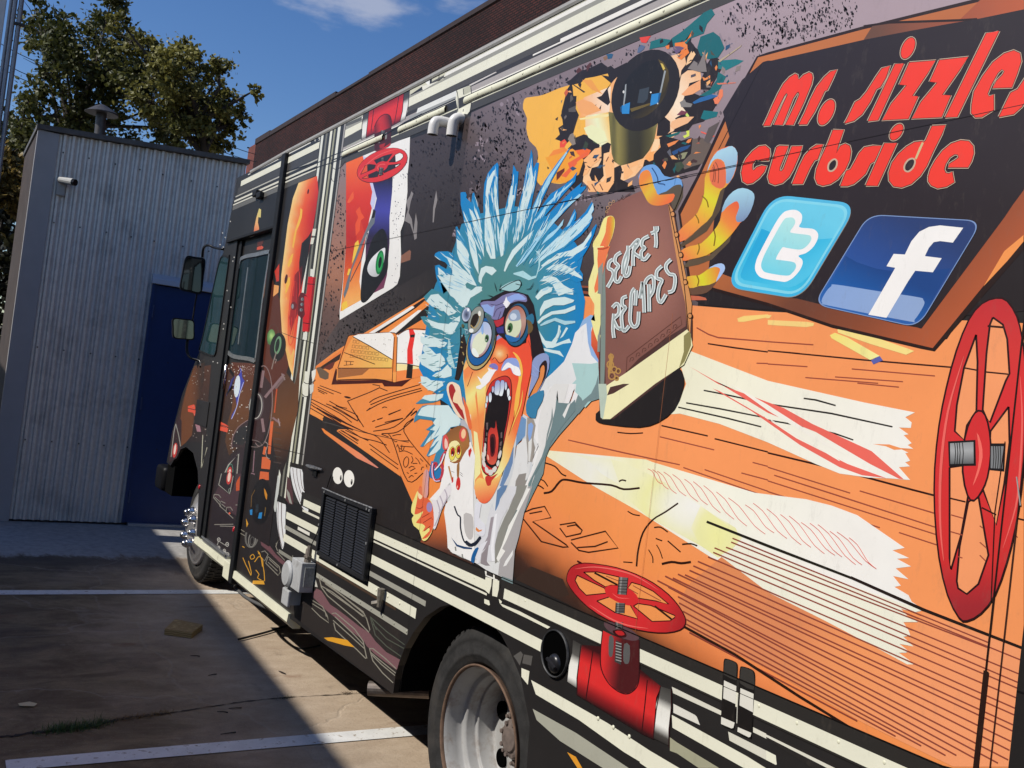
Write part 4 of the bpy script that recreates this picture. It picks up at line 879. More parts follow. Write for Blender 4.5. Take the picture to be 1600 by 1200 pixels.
class Print:
    def __init__(s, name, parent=None, plane=SIDE_Y, lift=0.0):
        s.name, s.parent, s.plane, s.lift = name, parent or truck, plane, lift; s.bm = bmesh.new(); s.cl = s.bm.loops.layers.float_color.new('Print'); s.lo = None
    def w(s, p): return side(p[0], p[1], s.plane)
    def tri(s, T, col, y):
        for t in T:
            (x0, z0), (x1, z1), (x2, z2) = [s.w(p) for p in t]
            if (x1-x0)*(z2-z0) - (x2-x0)*(z1-z0) > 0: t = (t[0], t[2], t[1]); (x1, z1), (x2, z2) = (x2, z2), (x1, z1)
            f = s.bm.faces.new([s.bm.verts.new((x0, y, z0)), s.bm.verts.new((x1, y, z1)), s.bm.verts.new((x2, y, z2))])
            for l, p in zip(f.loops, t): l[s.cl] = (*(col(p) if callable(col) else col), 1)
    def poly(s, P, col, sub=0.0):
        W = [s.w(p) for p in P]; bb = (min(a for a, b in W), min(b for a, b in W), max(a for a, b in W), max(b for a, b in W))
        y = s.plane + BASE + s.lift + STEP * level_for(bb, s.plane)
        idx = geometry.tessellate_polygon([[Vector((p[0], p[1], 0)) for p in P]])
        T = [(P[a], P[b], P[c]) for a, b, c in idx]
        if sub:
            out = []; st = T
            while st:
                t = st.pop(); e = [math.dist(t[i], t[(i+1) % 3]) for i in range(3)]; m_ = max(e)
                if m_ <= sub: out.append(t); continue
                i = e.index(m_); a, b, c = t[i], t[(i+1) % 3], t[(i+2) % 3]; h = ((a[0]+b[0])/2, (a[1]+b[1])/2); st += [(a, h, c), (h, b, c)]
            T = out
        s.tri(T, col, y)
    def p(s, f, pts, col, sm=0, sub=None):
        P = parse(f, pts)
        if sm: P = catmull(P, sm, True)
        if isinstance(col, str): s.poly(P, hexc(col))
        else:
            xs = [q[0] for q in P]; ys_ = [q[1] for q in P]; d = max(max(xs)-min(xs), max(ys_)-min(ys_)); s.poly(P, col, sub or max(4, d / 14))
    def e(s, f, cx, cy, rx, ry, rot, col, n=28):
        a = math.radians(rot); pts = [(cx + rx*math.cos(t)*math.cos(a) - ry*math.sin(t)*math.sin(a), cy + rx*math.cos(t)*math.sin(a) + ry*math.sin(t)*math.cos(a)) for t in [2*math.pi*i/n for i in range(n)]]
        s.p(f, pts, col)
    def ring(s, f, cx, cy, rx, ry, rot, wd, col, n=40, ry_w=None):
        """elliptical band of width wd (in frame units)"""
        ry_w = ry_w or wd; a = math.radians(rot)
        def pt(t, rx_, ry_): return (cx + rx_*math.cos(t)*math.cos(a) - ry_*math.sin(t)*math.sin(a), cy + rx_*math.cos(t)*math.sin(a) + ry_*math.sin(t)*math.cos(a))
        O = parse(f, [pt(2*math.pi*i/n, rx, ry) for i in range(n+1)]); I = parse(f, [pt(2*math.pi*i/n, rx - wd, ry - ry_w) for i in range(n+1)])
        s.band(O, I, col)
    def band(s, O, I, col):
        if isinstance(col, str): col = hexc(col)
        W = [s.w(q) for q in O + I]; bb = (min(a for a, b in W), min(b for a, b in W), max(a for a, b in W), max(b for a, b in W))
        y = s.plane + BASE + s.lift + STEP * level_for(bb, s.plane)
        for i in range(len(O) - 1): s.tri([(O[i], O[i+1], I[i+1]), (O[i], I[i+1], I[i])], col, y)
    def l(s, f, pts, wd, col, sm=0, taper=False, closed=False):
        P = parse(f, pts)
        if closed: P = P + P[:1]
        if sm: P = catmull(P, sm)
        L_, R_ = [], []
        n = len(P)
        for i in range(n):
            a, b = P[max(i-1, 0)], P[min(i+1, n-1)]; dx, dy = b[0]-a[0], b[1]-a[1]; d = math.hypot(dx, dy) or 1
            k = wd / 2 * ((1 - abs(2*i/(n-1) - 1) ** 2 * 0.85) if taper else 1)
            if not closed and not taper and sm == 0 and 0 < i < n-1:
                k *= 1.15
            L_.append((P[i][0] - dy/d*k, P[i][1] + dx/d*k)); R_.append((P[i][0] + dy/d*k, P[i][1] - dx/d*k))
        s.band(L_, R_, col)
    def strip(s, z0, z1, xa, xb, col):
        """a stripe level with the ground"""
        if isinstance(col, str): col = hexc(col)
        y = s.plane + BASE + s.lift + STEP * level_for((min(xa, xb), min(z0, z1), max(xa, xb), max(z0, z1)), s.plane); n = max(1, int(abs(xb - xa) / 0.5))
        for i in range(n):
            a, b = xa + (xb-xa)*i/n, xa + (xb-xa)*(i+1)/n; a, b = min(a, b), max(a, b); lo, hi = min(z0, z1), max(z0, z1)
            f = s.bm.faces.new([s.bm.verts.new(c) for c in ((b, y, lo), (a, y, lo), (a, y, hi), (b, y, hi))])
            for l in f.loops: l[s.cl] = (*col, 1)
    def done(s, label=None):
        o = link(s.name, s.bm, VINYL, s.parent)
        if label: o['label'] = label
        return o
def lin(x0, y0, x1, y1, *stops):
    """gradient between two points; stops are (t, colour)"""
    st = [(t, hexc(c)) for t, c in stops]; dx, dy = x1-x0, y1-y0; L2 = dx*dx + dy*dy
    def f(p):
        t = ((p[0]-x0)*dx + (p[1]-y0)*dy) / L2; return ramp(st, t)
    return f
def rad(cx, cy, rx, ry, *stops):
    st = [(t, hexc(c)) for t, c in stops]
    return lambda p: ramp(st, math.hypot((p[0]-cx)/rx, (p[1]-cy)/ry))
def ramp(st, t):
    if t <= st[0][0]: return st[0][1]
    for (a, ca), (b, cb) in zip(st, st[1:]):
        if t <= b:
            k = (t-a)/(b-a); return [ca[i]*(1-k) + cb[i]*k for i in range(3)]
    return st[-1][1]
def inside(p, P):
    c = False; j = len(P) - 1
    for i in range(len(P)):
        if (P[i][1] > p[1]) != (P[j][1] > p[1]) and p[0] < (P[j][0]-P[i][0]) * (p[1]-P[i][1]) / (P[j][1]-P[i][1]) + P[i][0]: c = not c
        j = i
    return c
def speckle(g, P, n, size, col, seed, excl=(), el=1.8):
    """worn flecks scattered inside P (photo-frame coordinates), in small clusters"""
    rnd = random.Random(seed); xs = [q[0] for q in P]; ys_ = [q[1] for q in P]; k = 0; tries = 0
    y0 = g.plane + BASE + g.lift
    W = [g.w(q) for q in P]; lv = level_for((min(a for a, b in W), min(b for a, b in W), max(a for a, b in W), max(b for a, b in W)), g.plane)
    colr = hexc(col)
    while k < n and tries < n * 30:
        tries += 1; c = (rnd.uniform(min(xs), max(xs)), rnd.uniform(min(ys_), max(ys_)))
        if not inside(c, P) or any(inside(c, E) for E in excl): continue
        for _ in range(rnd.choice((1, 2, 4, 7))):
            q = (c[0] + rnd.gauss(0, 5), c[1] + rnd.gauss(0, 6))
            if not inside(q, P): continue
            r = size * rnd.uniform(0.3, 1.15) * rnd.uniform(0.6, 1.1); m_ = rnd.choice((5, 6, 7)); a0 = rnd.uniform(-0.6, 0.25); st = rnd.uniform(1.0, el)
            pts = []
            for i in range(m_):
                t = 2*math.pi*i/m_; rr = r * rnd.uniform(0.45, 1.15); u, v = rr*math.cos(t)/st, rr*math.sin(t)*st
                pts.append((q[0] + u*math.cos(a0) - v*math.sin(a0), q[1] + u*math.sin(a0) + v*math.cos(a0)))
            T = [(pts[0], pts[i], pts[i+1]) for i in range(1, m_-1)]; g.tri(T, colr, y0 + STEP*lv); k += 1
def valve_wheel(g, f, cx, cy, rx, ry, rot, wd, wy, hub, spokes, red='#d42a2b', ol='#3b0f10', hi='#f0605a', olw=3.0):
    """hand wheel seen at a slant: outlined rim, spokes, hub"""
    a = math.radians(rot); k = FR[f][2]
    def pt(t, m_, my=None):
        my = my or m_; return (cx + rx*m_*math.cos(t)*math.cos(a) - ry*my*math.sin(t)*math.sin(a), cy + rx*m_*math.cos(t)*math.sin(a) + ry*my*math.sin(t)*math.cos(a))
    for t, w_ in spokes:
        t = math.radians(t); q = pt(t, 0.92); g.l(f, [(cx, cy), q], (w_ + olw) / k, ol)
    g.ring(f, cx, cy, rx + olw/2, ry + olw/2, rot, wd + olw, ol, 48, wy + olw)
    for t, w_ in spokes:
        t = math.radians(t); g.l(f, [(cx, cy), pt(t, 0.94)], w_ / k, red)
    g.ring(f, cx, cy, rx - olw/3, ry - olw/3, rot, wd - olw*0.3, red, 48, wy - olw*0.3)
    g.e(f, cx, cy, hub[0] + olw, hub[1] + olw, rot, ol); g.e(f, cx, cy, hub[0], hub[1], rot, red)
    g.l(f, [pt(math.radians(t), 1 - wd*0.35/rx, 1 - wy*0.35/ry) for t in range(200, 281, 10)], wd*0.16/k, hi, 3, True)
    g.l(f, [pt(math.radians(t), 1 - wd*0.45/rx, 1 - wy*0.45/ry) for t in range(60, 121, 10)], wd*0.13/k, hi, 3, True)

# ---- background of the wall and the table
g = Print('wall_print')
MAUVE = parse('X', '737 176 850 125 960 80 1060 38 1140 4 1250 -50 1600 -190 1600 110 1210 120 1120 300 1090 480 930 480 700 410 693 395 705 320')
g.poly(MAUVE, lin(850, 450, 1180, 20, (0, '#352d2c'), (0.16, '#4a3f3e'), (0.28, '#6c5f61'), (0.5, '#827377'), (1, '#a8959b')), 26)
g.poly(parse('X', '530 262 541 250 541 320 541 385 534 450 531 500 492 578 484 574 500 440 515 330'), lin(530, 260, 500, 570, (0, '#8b7876'), (0.3, '#9c7466'), (0.55, '#a8735a'), (0.72, '#6b5048'), (1, '#4a3f3d')), 14)
g.poly(parse('X', '541 500 640 445 700 408 712 350 735 182 690 200 640 218 637 300 627 400 624 438 617 450'), lin(620, 260, 700, 430, (0, '#423836'), (0.5, '#332c2a'), (1, '#2a2524')), 20)
g.poly(parse('X', '531 500 618 450 700 405 690 440 620 490 545 540 492 576 505 540'), lin(500, 560, 690, 420, (0, '#5a4d4b'), (0.4, '#423a38'), (1, '#2b2625')), 18)
MQ = parse('X', '737 182 850 130 960 85 1060 45 1140 10 1250 -20 1340 -40 1340 40 1190 82 1170 120 1130 200 1060 300 930 330 905 330 820 300 740 330 700 395 705 320')
speckle(g, MQ, 260, 6.0, '#6a5d60', 41); speckle(g, MQ, 150, 5.0, '#92838a', 42)
speckle(g, parse('X', '528 262 541 250 541 385 534 450 531 500 492 575 500 440'), 230, 2.2, '#2b2120', 1)
speckle(g, parse('X', '531 500 618 450 640 470 545 540 492 574 505 540'), 300, 2.2, '#221b1a', 5)
speckle(g, parse('X', '737 182 850 130 960 85 1060 45 1140 10 1250 -20 1340 -40 1340 40 1190 82 1170 120 1130 200 1060 300 930 330 905 330 820 300 740 330 700 395 705 320'), 1500, 2.7, '#231c1d', 2,
        excl=[parse('X', '815 165 900 130 1000 75 1110 20 1180 70 1150 200 1080 290 960 320 830 290')])
speckle(g, parse('X', '640 225 735 190 705 320 640 330'), 260, 2.4, '#29211f', 3)
speckle(g, parse('X', '700 330 735 320 760 400 700 400'), 60, 1.5, '#2a2322', 6)
speckle(g, parse('X', '910 330 985 300 940 360 900 420'), 60, 2.2, '#241e20', 7)
for s_ in ('A6 935 160 950 110 940 60 965 20 972 -5 985 10 968 60 955 130 975 170 985 250 1000 130 1010 190 1005 290 992 300 985 260 965 200 930 180', 'A6 1105 190 1108 100 1118 40 1128 -10 1135 50 1120 110 1112 190'):
    f, q = s_.split(' ', 1); g.p(f, q, '#8a8482')
g.p('A6', '905 400 960 362 970 372 965 425 895 448', '#8a5f4b')
g.done()

g = Print('table_print')
OR = lin(900, 480, 1450, 1150, (0, '#f09a5f'), (0.5, '#f0965c'), (1, '#f09a66'))
g.poly(parse('X', '790 560 905 462 960 468 1090 478 1200 487 1600 505 1600 1005 1576 1200 1490 1200 1474 1196 1330 1136 1200 1083 1100 1040 1000 1001 875 938 800 900'), lin(830, 905, 960, 720, (0, '#33251f'), (0.10, '#4a2c20'), (0.22, '#c9713f'), (0.36, '#ef8c52'), (0.55, '#f09250'), (1, '#f2975c')), 30)
g.p('X', '805 905 830 885 880 905 890 930 870 935', '#3a2a22')
# dark recess between board and table
g.p('X', '902 448 940 450 1020 440 1110 440 1180 452 1340 482 1440 535 1480 530 1600 345 1600 486 1560 490 1480 495 1440 492 1200 484 1100 477 1080 466 900 462', '#272122')
g.p('X', '900 446 922 447 922 450 900 449', '#8a4a34'); g.p('X', '900 453 922 456 922 460 900 457', '#8a4a34')
g.p('N', '470 1160 540 1165 590 1178 600 1195 470 1196', '#c4674a')
g.p('X', '905 463 925 466 925 510 905 500', '#ef9255')
# left table
g.poly(parse('X', '490 575 520 552 560 526 640 478 693 447 700 460 672 520 690 640 720 700 740 900 700 875 668 830 647 790 626 742 600 724 525 672 505 658 482 645 486 600'), lin(490, 600, 720, 860, (0, '#f0924a'), (0.6, '#f08a45'), (0.85, '#ee9045'), (1, '#5a3526')), 24)
g.p('X', '655 850 690 790 712 760 728 800 735 880 715 872 690 868', lin(700, 780, 690, 880, (0, '#f0923f'), (0.4, '#cc6a38'), (0.8, '#53342a'), (1, '#33261f')))
g.p('X', '478 646 505 658 525 672 600 724 626 742 647 790 668 832 640 850 590 830 470 770 472 700', '#292422')
g.p('S', '150 195 175 200 190 215 560 460 745 605 730 608 520 505 180 245', lin(510, 670, 590, 735, (0, '#f08a3e'), (0.6, '#e98a60'), (1, '#d98a78')))
g.p('S', '0 30 165 115 175 50 120 10 20 -20', '#f0964a')
g.p('S', '165 110 200 60 340 150 520 210 640 290 960 660 980 700 950 680 440 320 310 225 340 205 420 205 330 190', '#f0904a')
g.p('S', '175 60 470 205 330 205 300 225 160 125', '#292422')
g.l('S', '160 90 300 130 480 205 600 240 780 280 1000 330 1060 340', 1.0, '#3b2a24', 3)
g.l('S', '160 125 260 150 400 195', 0.8, '#55504c')
DK = '#33140e'
for q in ('100 -20 300 95 580 225 740 290 860 450', '130 0 560 215', '30 -60 350 150 480 215', '10 -30 480 240 560 290 720 330 830 370', '200 -60 340 0 530 120', '300 -40 420 10 520 60 530 115',
          '470 -10 590 180', '350 215 540 320', '370 220 530 330', '400 215 640 325', '650 360 950 575', '660 410 950 620', '330 225 530 355',
          '690 225 910 180 1100 20', '710 185 1000 90', '780 250 950 230 1110 100', '850 50 970 5', '730 105 790 85', '680 125 705 115', '775 255 850 285', '1110 90 1010 230 1290 590', '850 255 900 340 1050 745 1210 660',
          '620 15 660 -20', '1080 65 1140 20'):
    g.l('S', q, 1.35, DK, 4)
for q in ('890 275 930 262 980 258', '900 315 920 335 940 330', '945 360 935 390', '975 325 1070 325', '970 380 1110 390', '960 440 1020 430 1100 465', '960 395 1000 430', '990 365 985 410', '1010 520 1040 490 1060 520 1050 580 1020 600 1005 560 1012 520', '1090 485 1105 525 1085 560', '1130 500 1160 530 1180 570', '1100 560 1150 560', '1180 510 1210 540', '1060 610 1090 590 1120 600', '1075 640 1130 610', '1190 630 1200 600 1220 600', '1040 655 1060 665', '1060 710 1090 685 1110 700', '1120 665 1150 660', '1240 570 1250 600', '950 370 965 430', '1015 380 1005 420'):
    g.l('S', q, 1.1, DK, 3)
for q in ('240 855 440 930', '220 870 370 935', '220 890 310 930', '225 905 285 935', '330 1000 420 1050 495 1068', '360 1055 590 1185', '150 975 420 1110 540 1200', '160 1010 480 1200', '180 1050 440 1200', '500 1000 800 875 735 845', '800 875 875 905', '500 1000 620 1200', '705 1015 800 960 1180 845', '715 1035 900 960 1190 880', '680 1090 860 1000 1200 900', '825 1065 845 1055 870 1060', '885 1130 1000 1080', '735 1190 760 1180', '780 1175 825 1160', '850 1200 1020 1160', '1050 1150 1130 1065', '1100 1130 1150 1090 1140 1140'):
    g.l('W', q, 1.25, DK, 3)
g.e('W', 500, 965, 32, 9, 12, DK)
# right hand part: wood grain lines
for q in ('B2 1225 948 1400 975 1600 1000', 'B6 0 992 600 1050 1200 1100 1500 1140', 'B6 0 992 200 1010'):
    f, q = q.split(' ', 1); g.l(f, q, 2.2, DK)
RD = '#9a4a38'
for q in ('B2 1155 848 1230 890 1290 910 1600 935', 'B2 1530 1070 1600 1072', 'B6 -20 934 285 955', 'B6 0 1075 248 1092', 'B6 525 1106 1045 1150', 'B6 420 1156 845 1186', 'B6 235 1160 690 1196',
          'B3 352 350 700 430 1050 505', 'B3 925 330 1265 412', 'B3 1072 522 1550 690', 'B3 1205 535 1600 670', 'B3 1435 556 1600 600', 'B3 1505 490 1600 515', 'B7 560 -5 820 20'):
    f, q = q.split(' ', 1); g.l(f, q, 1.9, RD)
for q in ('660 302 740 310 820 306',): g.l('B3', q, 2.1, DK, 3)
for q in ('935 260 1225 325', '1268 342 1600 425'): g.l('B3', q, 2.3, DK)
for q in ('0 520 515 682', '40 570 400 685 1340 990', '0 605 1300 1020', '0 672 700 898', '575 668 1150 840 1340 895', '820 928 1360 1105', '1240 960 1345 995', '1540 940 1562 960'): g.l('B7', q, 1.9, RD)
g.l('B7', '0 430 380 520 900 660 1230 745 1440 810 1600 850', 2.6, DK)
# white sheets
CR = '#efecdc'
SH1 = 'B3 1080 -220 1600 -20 2200 115 2520 178 2460 208 2500 240 2495 275 2420 272 2480 315 2450 320 2500 370 2475 382 2510 405 2430 405 2480 430 2460 432 2490 480 2460 490 2490 515 2420 520 2490 600 2360 590 2230 585 2050 560 1900 500 1600 365 1300 250 1050 185 990 190 1050 100 1090 0 1060 -100'
f, q = SH1.split(' ', 1); g.p(f, q, lin(1080, 600, 1420, 720, (0, '#ebe8cc'), (0.5, '#f0eddc'), (1, '#f0ede4')))
g.p('B7', '655 375 760 378 830 400 905 405 790 412 740 390', '#ef9459')
for q in ('225 90 300 100 425 135', '0 125 400 185 780 268'): g.l('B7', q, 2.4, '#1e1a14')
for q in ('B3 1200 40 1330 65 1560 115', 'B3 1090 118 1300 155 1580 210', 'B3 1040 145 1350 215 1560 268', 'B7 0 225 200 260 420 310 535 350'):
    f, q = q.split(' ', 1); g.l(f, q, 2.2, '#1e1a14')
PK = '#ea6a5c'
g.p('B3', '1290 0 1400 40 1700 150 1880 250 2250 420 2450 595 2420 592 2240 500 1900 300 1600 180 1270 -20 1110 -110', PK)
g.p('B3', '1255 28 1300 45 1600 220 1780 340 2100 500 2340 588 2190 570 2050 520 1800 380 1500 170', PK)
g.p('B3', '1370 0 1600 130 1850 290 2100 450 1950 380 1600 165', '#f0ecdf')
g.l('B3', '1620 225 1800 330 2050 480', 1.3, '#f0ecdf')
SH2 = 'X 838 702 1010 718 1020 722 1180 770 1260 780 1300 790 1340 805 1414 856 1395 860 1421 872 1402 873 1424 885 1400 888 1420 905 1396 900 1408 915 1398 917 1420 930 1425 940 1445 953 1430 957 1408 951 1418 962 1435 972 1412 972 1420 985 1423 993 1412 995 1428 1010 1406 1006 1412 1014 1421 1018 1415 1020 1405 1020 1430 1038 1418 1038 1385 1020 1290 970 1200 925 1110 870 1000 800 920 755'
f, q = SH2.split(' ', 1); g.p(f, q, lin(850, 710, 1420, 940, (0, '#ece9c2'), (0.12, '#ecebe0'), (0.22, '#ece9b8'), (0.36, '#f0ecd8'), (0.5, '#efeedd'), (0.8, '#efece4'), (1, '#eeece6')))
g.p('B3', '400 440 620 470 1000 860 850 740 560 560 470 470', rad(925, 745, 60, 45, (0, '#ecedeb'), (1, '#ebe9c0')))
g.p('B3', '620 470 700 490 850 560 1000 640 1180 760 1400 900 1430 965 1380 1010 1300 1080 1160 1000 850 830 700 700', rad(1085, 790, 110, 85, (0, '#f0efe8'), (0.35, '#ecebd8'), (0.7, '#e8e6a6'), (1, '#ebe9c0')))
g.p('B3', '1180 760 1320 860 1440 960 1380 1030 1290 1085 1180 1010 1120 900', rad(1120, 840, 45, 60, (0, '#eceaa0'), (0.7, '#e9e7a8'), (1, '#f0edcf')))
for (a, b, c_, d) in ((850, 530, 940, 625), (880, 535, 980, 658), (910, 545, 1030, 685), (950, 550, 1090, 700), (1005, 565, 1165, 735), (1080, 595, 1225, 755), (1135, 610, 1305, 805), (1200, 635, 1390, 845), (1280, 675, 1470, 888), (1355, 712, 1585, 938), (1460, 755, 1640, 930), (1510, 745, 1720, 965), (1595, 780, 1810, 1005), (1680, 815, 1870, 1020), (1735, 825, 1955, 1060), (1810, 865, 2020, 1070), (1865, 870, 2065, 1080), (1915, 878, 2150, 1128), (1990, 920, 2190, 1130), (2035, 925, 2280, 1155), (2110, 960, 2280, 1155)):
    mx_, my_ = (a+c_)/2, (b+d)/2; g.l('B3', f'{a} {b} {(a+mx_)/2+6} {(b+my_)/2-8} {mx_} {my_} {(c_+mx_)/2-6} {(d+my_)/2+8} {c_} {d}', 0.95, '#d65c50', 2)
# ink squiggles
for q, w_ in (('200 682 250 670 300 610 340 598 450 618 620 632 700 658 800 650', 3.2), ('670 610 690 600 715 606', 2.4), ('205 492 270 515 310 560 340 575', 2.1), ('160 590 200 605 225 640', 1.8), ('145 625 180 640 200 655', 2), ('1040 745 960 800 880 850 820 930 790 1040 780 1140', 2.6),
              ('725 795 760 815 800 822', 1.8), ('890 897 930 895 975 925', 2), ('900 965 940 980', 1.8), ('905 1005 925 1040 942 1090', 1.5), ('975 980 1055 1050', 2), ('1065 1002 1120 998 1160 1012', 2.4), ('855 1035 880 1080 882 1118', 1.6), ('938 1125 1000 1112 1060 1120 1120 1112', 3.6), ('697 1112 755 1116', 1.8)):
    g.l('B3', q, w_, '#2d1309', 3)
for q in ('70 805 130 780 205 765 245 835 130 860 340 1005 355 1018 320 1020 185 985 65 835', '110 810 190 795', '300 880 395 865 440 915 430 935 340 955 300 900', '345 890 400 880 430 905', '370 975 585 920 665 1025 480 1052 420 1040 370 990', '410 1022 520 1015 600 985'):
    g.l('B3', q, 2.0, '#3a1a0b', 0)
# chalk sticks
g.p('B2', '1410 790 1450 775 1600 765 1620 780 1450 812 1415 812', '#f3d07a'); g.p('B6', '0 800 250 812 290 820 285 838 240 845 60 835 0 830', '#f2cf80'); g.p('B6', '-10 770 25 770 10 790 -10 790', '#f0d080')
g.p('B6', '435 860 460 850 660 905 880 980 915 995 865 1018 640 950 440 880', '#f3dc88'); g.p('B6', '388 895 420 880 500 910 700 1025 640 1050 400 915', lin(1300, 525, 1370, 560, (0, '#f0dc78'), (1, '#f0ea9a'))); g.p('B6', '645 1052 700 1025 720 1052 660 1078', '#5b62a8')
# hatching at lower right
HB_ = lin(1100, 950, 1450, 1150, (0, '#dd8a58'), (0.3, '#d9875a'), (0.6, '#ee985f'), (1, '#f29c6a'))
g.p('X', '1128 870 1200 925 1290 970 1430 1040 1418 1022 1422 992 1435 972 1445 950 1600 1012 1578 1198 1490 1198 1350 1130 1200 1045 1070 980 1060 940 1080 910', HB_)
f, q = 'X', '1125 868 1200 925 1290 970 1385 1020 1418 1038 1430 1038 1405 1020 1421 1018 1406 1006 1428 1010 1412 995 1423 993 1412 972 1435 972 1418 962 1408 951 1430 957 1440 953 1300 905 1160 850'
g.p(f, q, '#ecead6')
HL = '#8e4436'
for (x0, y0, x1, y1) in ((1145, 841, 1545, 1004), (1143, 847, 1600, 1033), (1117, 856, 1600, 1056), (1115, 863, 1600, 1070), (1135, 855, 1545, 1012), (1107, 870, 1597, 1078), (1091, 877, 1595, 1093), (1084, 884, 1590, 1108), (1078, 891, 1588, 1118), (1071, 898, 1585, 1133), (1060, 897, 1583, 1142), (1052, 903, 1580, 1158), (1040, 900, 1578, 1172), (1028, 907, 1576, 1187), (1045, 917, 1560, 1192), (1060, 932, 1530, 1188), (1062, 942, 1495, 1180), (1068, 955, 1478, 1180), (1070, 966, 1440, 1165), (1073, 975, 1400, 1150), (1078, 988, 1340, 1126)):
    g.l('X', f'{x0} {y0} {x1} {y1}', 2.2, HL)
g.l('B3', '1220 860 1600 1010 2120 1210', 3.6, '#1e1a12'); g.l('X', '1330 902 1445 953 1600 1013', 4.2, '#231713')
g.l('X', '1068 978 1150 1023 1250 1088 1335 1140', 3.6, '#2a150d'); g.l('X', '985 917 1030 945', 2.6, '#2a150d')
g.done('orange table top printed with grain lines and hatching')

# ---- white notes, stripes and the open book on the left table
g = Print('book_print')
g.p('W', '700 362 1100 110 1125 112 1120 135 760 362', '#f0eee8'); g.l('W', '755 365 1130 130 1240 55', 1.6, DK); g.p('W', '790 362 820 345 1140 130 1235 48 1215 40 1110 110 1130 120 780 355', '#2b1a14')
g.p('W', '830 355 1100 190 1260 90 1225 60 1140 130 800 355', '#f08c3f'); g.p('W', '890 352 1160 150 1195 145 1175 175 950 365', '#f2efe8'); g.p('W', '945 372 1180 165 1260 100 1370 140 1240 210 1060 320 960 380', '#241f1c')
g.p('W', '1060 330 1200 255 1290 205 1420 190 1400 150 1290 120 1350 140 1230 215', '#ee8a44'); g.p('W', '1060 330 1190 255 1260 335', '#ee8a44')
g.p('W', '195 680 470 505 450 545 220 690', '#ec8240'); g.p('W', '230 690 440 550 425 610 280 700', '#3a2620'); g.p('W', '270 690 350 640 385 630 360 690 330 710', '#6b3128')
g.p('W', '205 690 240 680 300 720 325 740 320 790 290 800 240 780', '#6d5a48'); g.p('W', '350 845 390 690 400 810 830 800 940 825 1100 790 1010 862 845 862 825 830', '#4a1612')
g.p('W', '975 380 1060 330 1270 340 1210 480 1215 690 955 650 955 380', '#f2f0ea'); g.p('W', '955 648 1220 672 1215 690 950 720', '#f4e0a0'); g.p('W', '950 720 1210 690 1290 740 1110 790 950 820', '#f08a48')
g.l('W', '975 380 1060 330 1180 325 1270 340', 1.2, DK, 3); g.l('W', '950 645 1050 650 1200 685', 1.2, DK, 3)
g.p('W', '1075 330 1115 328 1135 370 1110 520 1115 655 1060 650 1060 520 1085 400', '#e8332c'); g.p('W', '1088 380 1132 375 1130 402 1090 405', '#1d1715'); g.p('W', '1062 650 1115 660 1105 790 1050 785', '#231b18')
g.p('W', '550 380 600 370 900 355 960 375 965 400 955 820 930 825 920 800 410 800 400 720 405 690 465 520 500 410 520 385', '#e98a40'); g.l('W', '410 690 500 410 520 388 560 380 900 357 962 378', 1.2, DK, 3)
g.p('W', '550 398 920 612 915 690 415 690 470 545', lin(550, 550, 615, 570, (0, '#f0a052'), (0.5, '#eeb65e'), (1, '#eec565')))
g.p('W', '550 396 600 375 900 357 925 375 935 400 922 610', '#f4f1ea'); g.l('W', '550 396 720 490 922 612', 1.2, DK)
g.p('W', '412 695 915 695 940 735 930 800 410 800 390 800', '#f09a4c'); g.p('W', '412 695 705 697 640 755 410 785', '#a3663a'); g.l('W', '412 692 918 690', 1.3, DK); g.l('W', '390 805 400 700', 1.2, DK); g.l('W', '405 803 760 795 930 825', 1.4, DK, 3)
g.l('W', '470 545 600 595 760 655', 1.1, DK); g.l('W', '470 625 560 632', 0.9, DK); g.l('W', '465 665 555 658', 0.9, DK); g.l('W', '490 630 490 662', 0.9, DK); g.l('W', '530 630 530 660', 0.9, DK)
for r_ in range(4):
    for c_ in range(11):
        x = 565 + c_*33 - r_*9; y = 443 + r_*45 + c_*3.5
        if y < 410 + (x - 560) * 0.585 + 12 or x > 905: continue
        g.l('W', f'{x-10} {y-14} {x+13} {y-13} {x+10} {y+14} {x-13} {y+13}', 0.55, '#4b2b16', 0, closed=True)
g.l('W', '940 400 920 820', 1.0, DK); g.l('W', '968 400 955 820', 1.0, DK); g.p('W', '925 735 960 725 955 822 935 824', '#f0a050')
speckle(g, parse('W', '600 385 900 365 925 400 915 590'), 26, 0.7, '#8b8577', 21); speckle(g, parse('W', '985 390 1200 350 1205 670 980 640'), 26, 0.7, '#8b8577', 22)
g.done('open book with grid drawn on the table print')
g = Print('label_eyes_print')
g.e('S', 320, 688, 52, 87, -3, '#f3f0e6'); g.e('S', 438, 720, 54, 89, -3, '#f3f0e6'); g.e('S', 352, 712, 9, 28, 4, '#1c1917'); g.e('S', 465, 755, 10, 30, 4, '#1c1917'); g.e('S', 355, 700, 3, 7, 0, '#e8e6de'); g.e('S', 467, 742, 3, 7, 0, '#e8e6de')
g.done('pair of white googly eyes printed above the louvred vent')

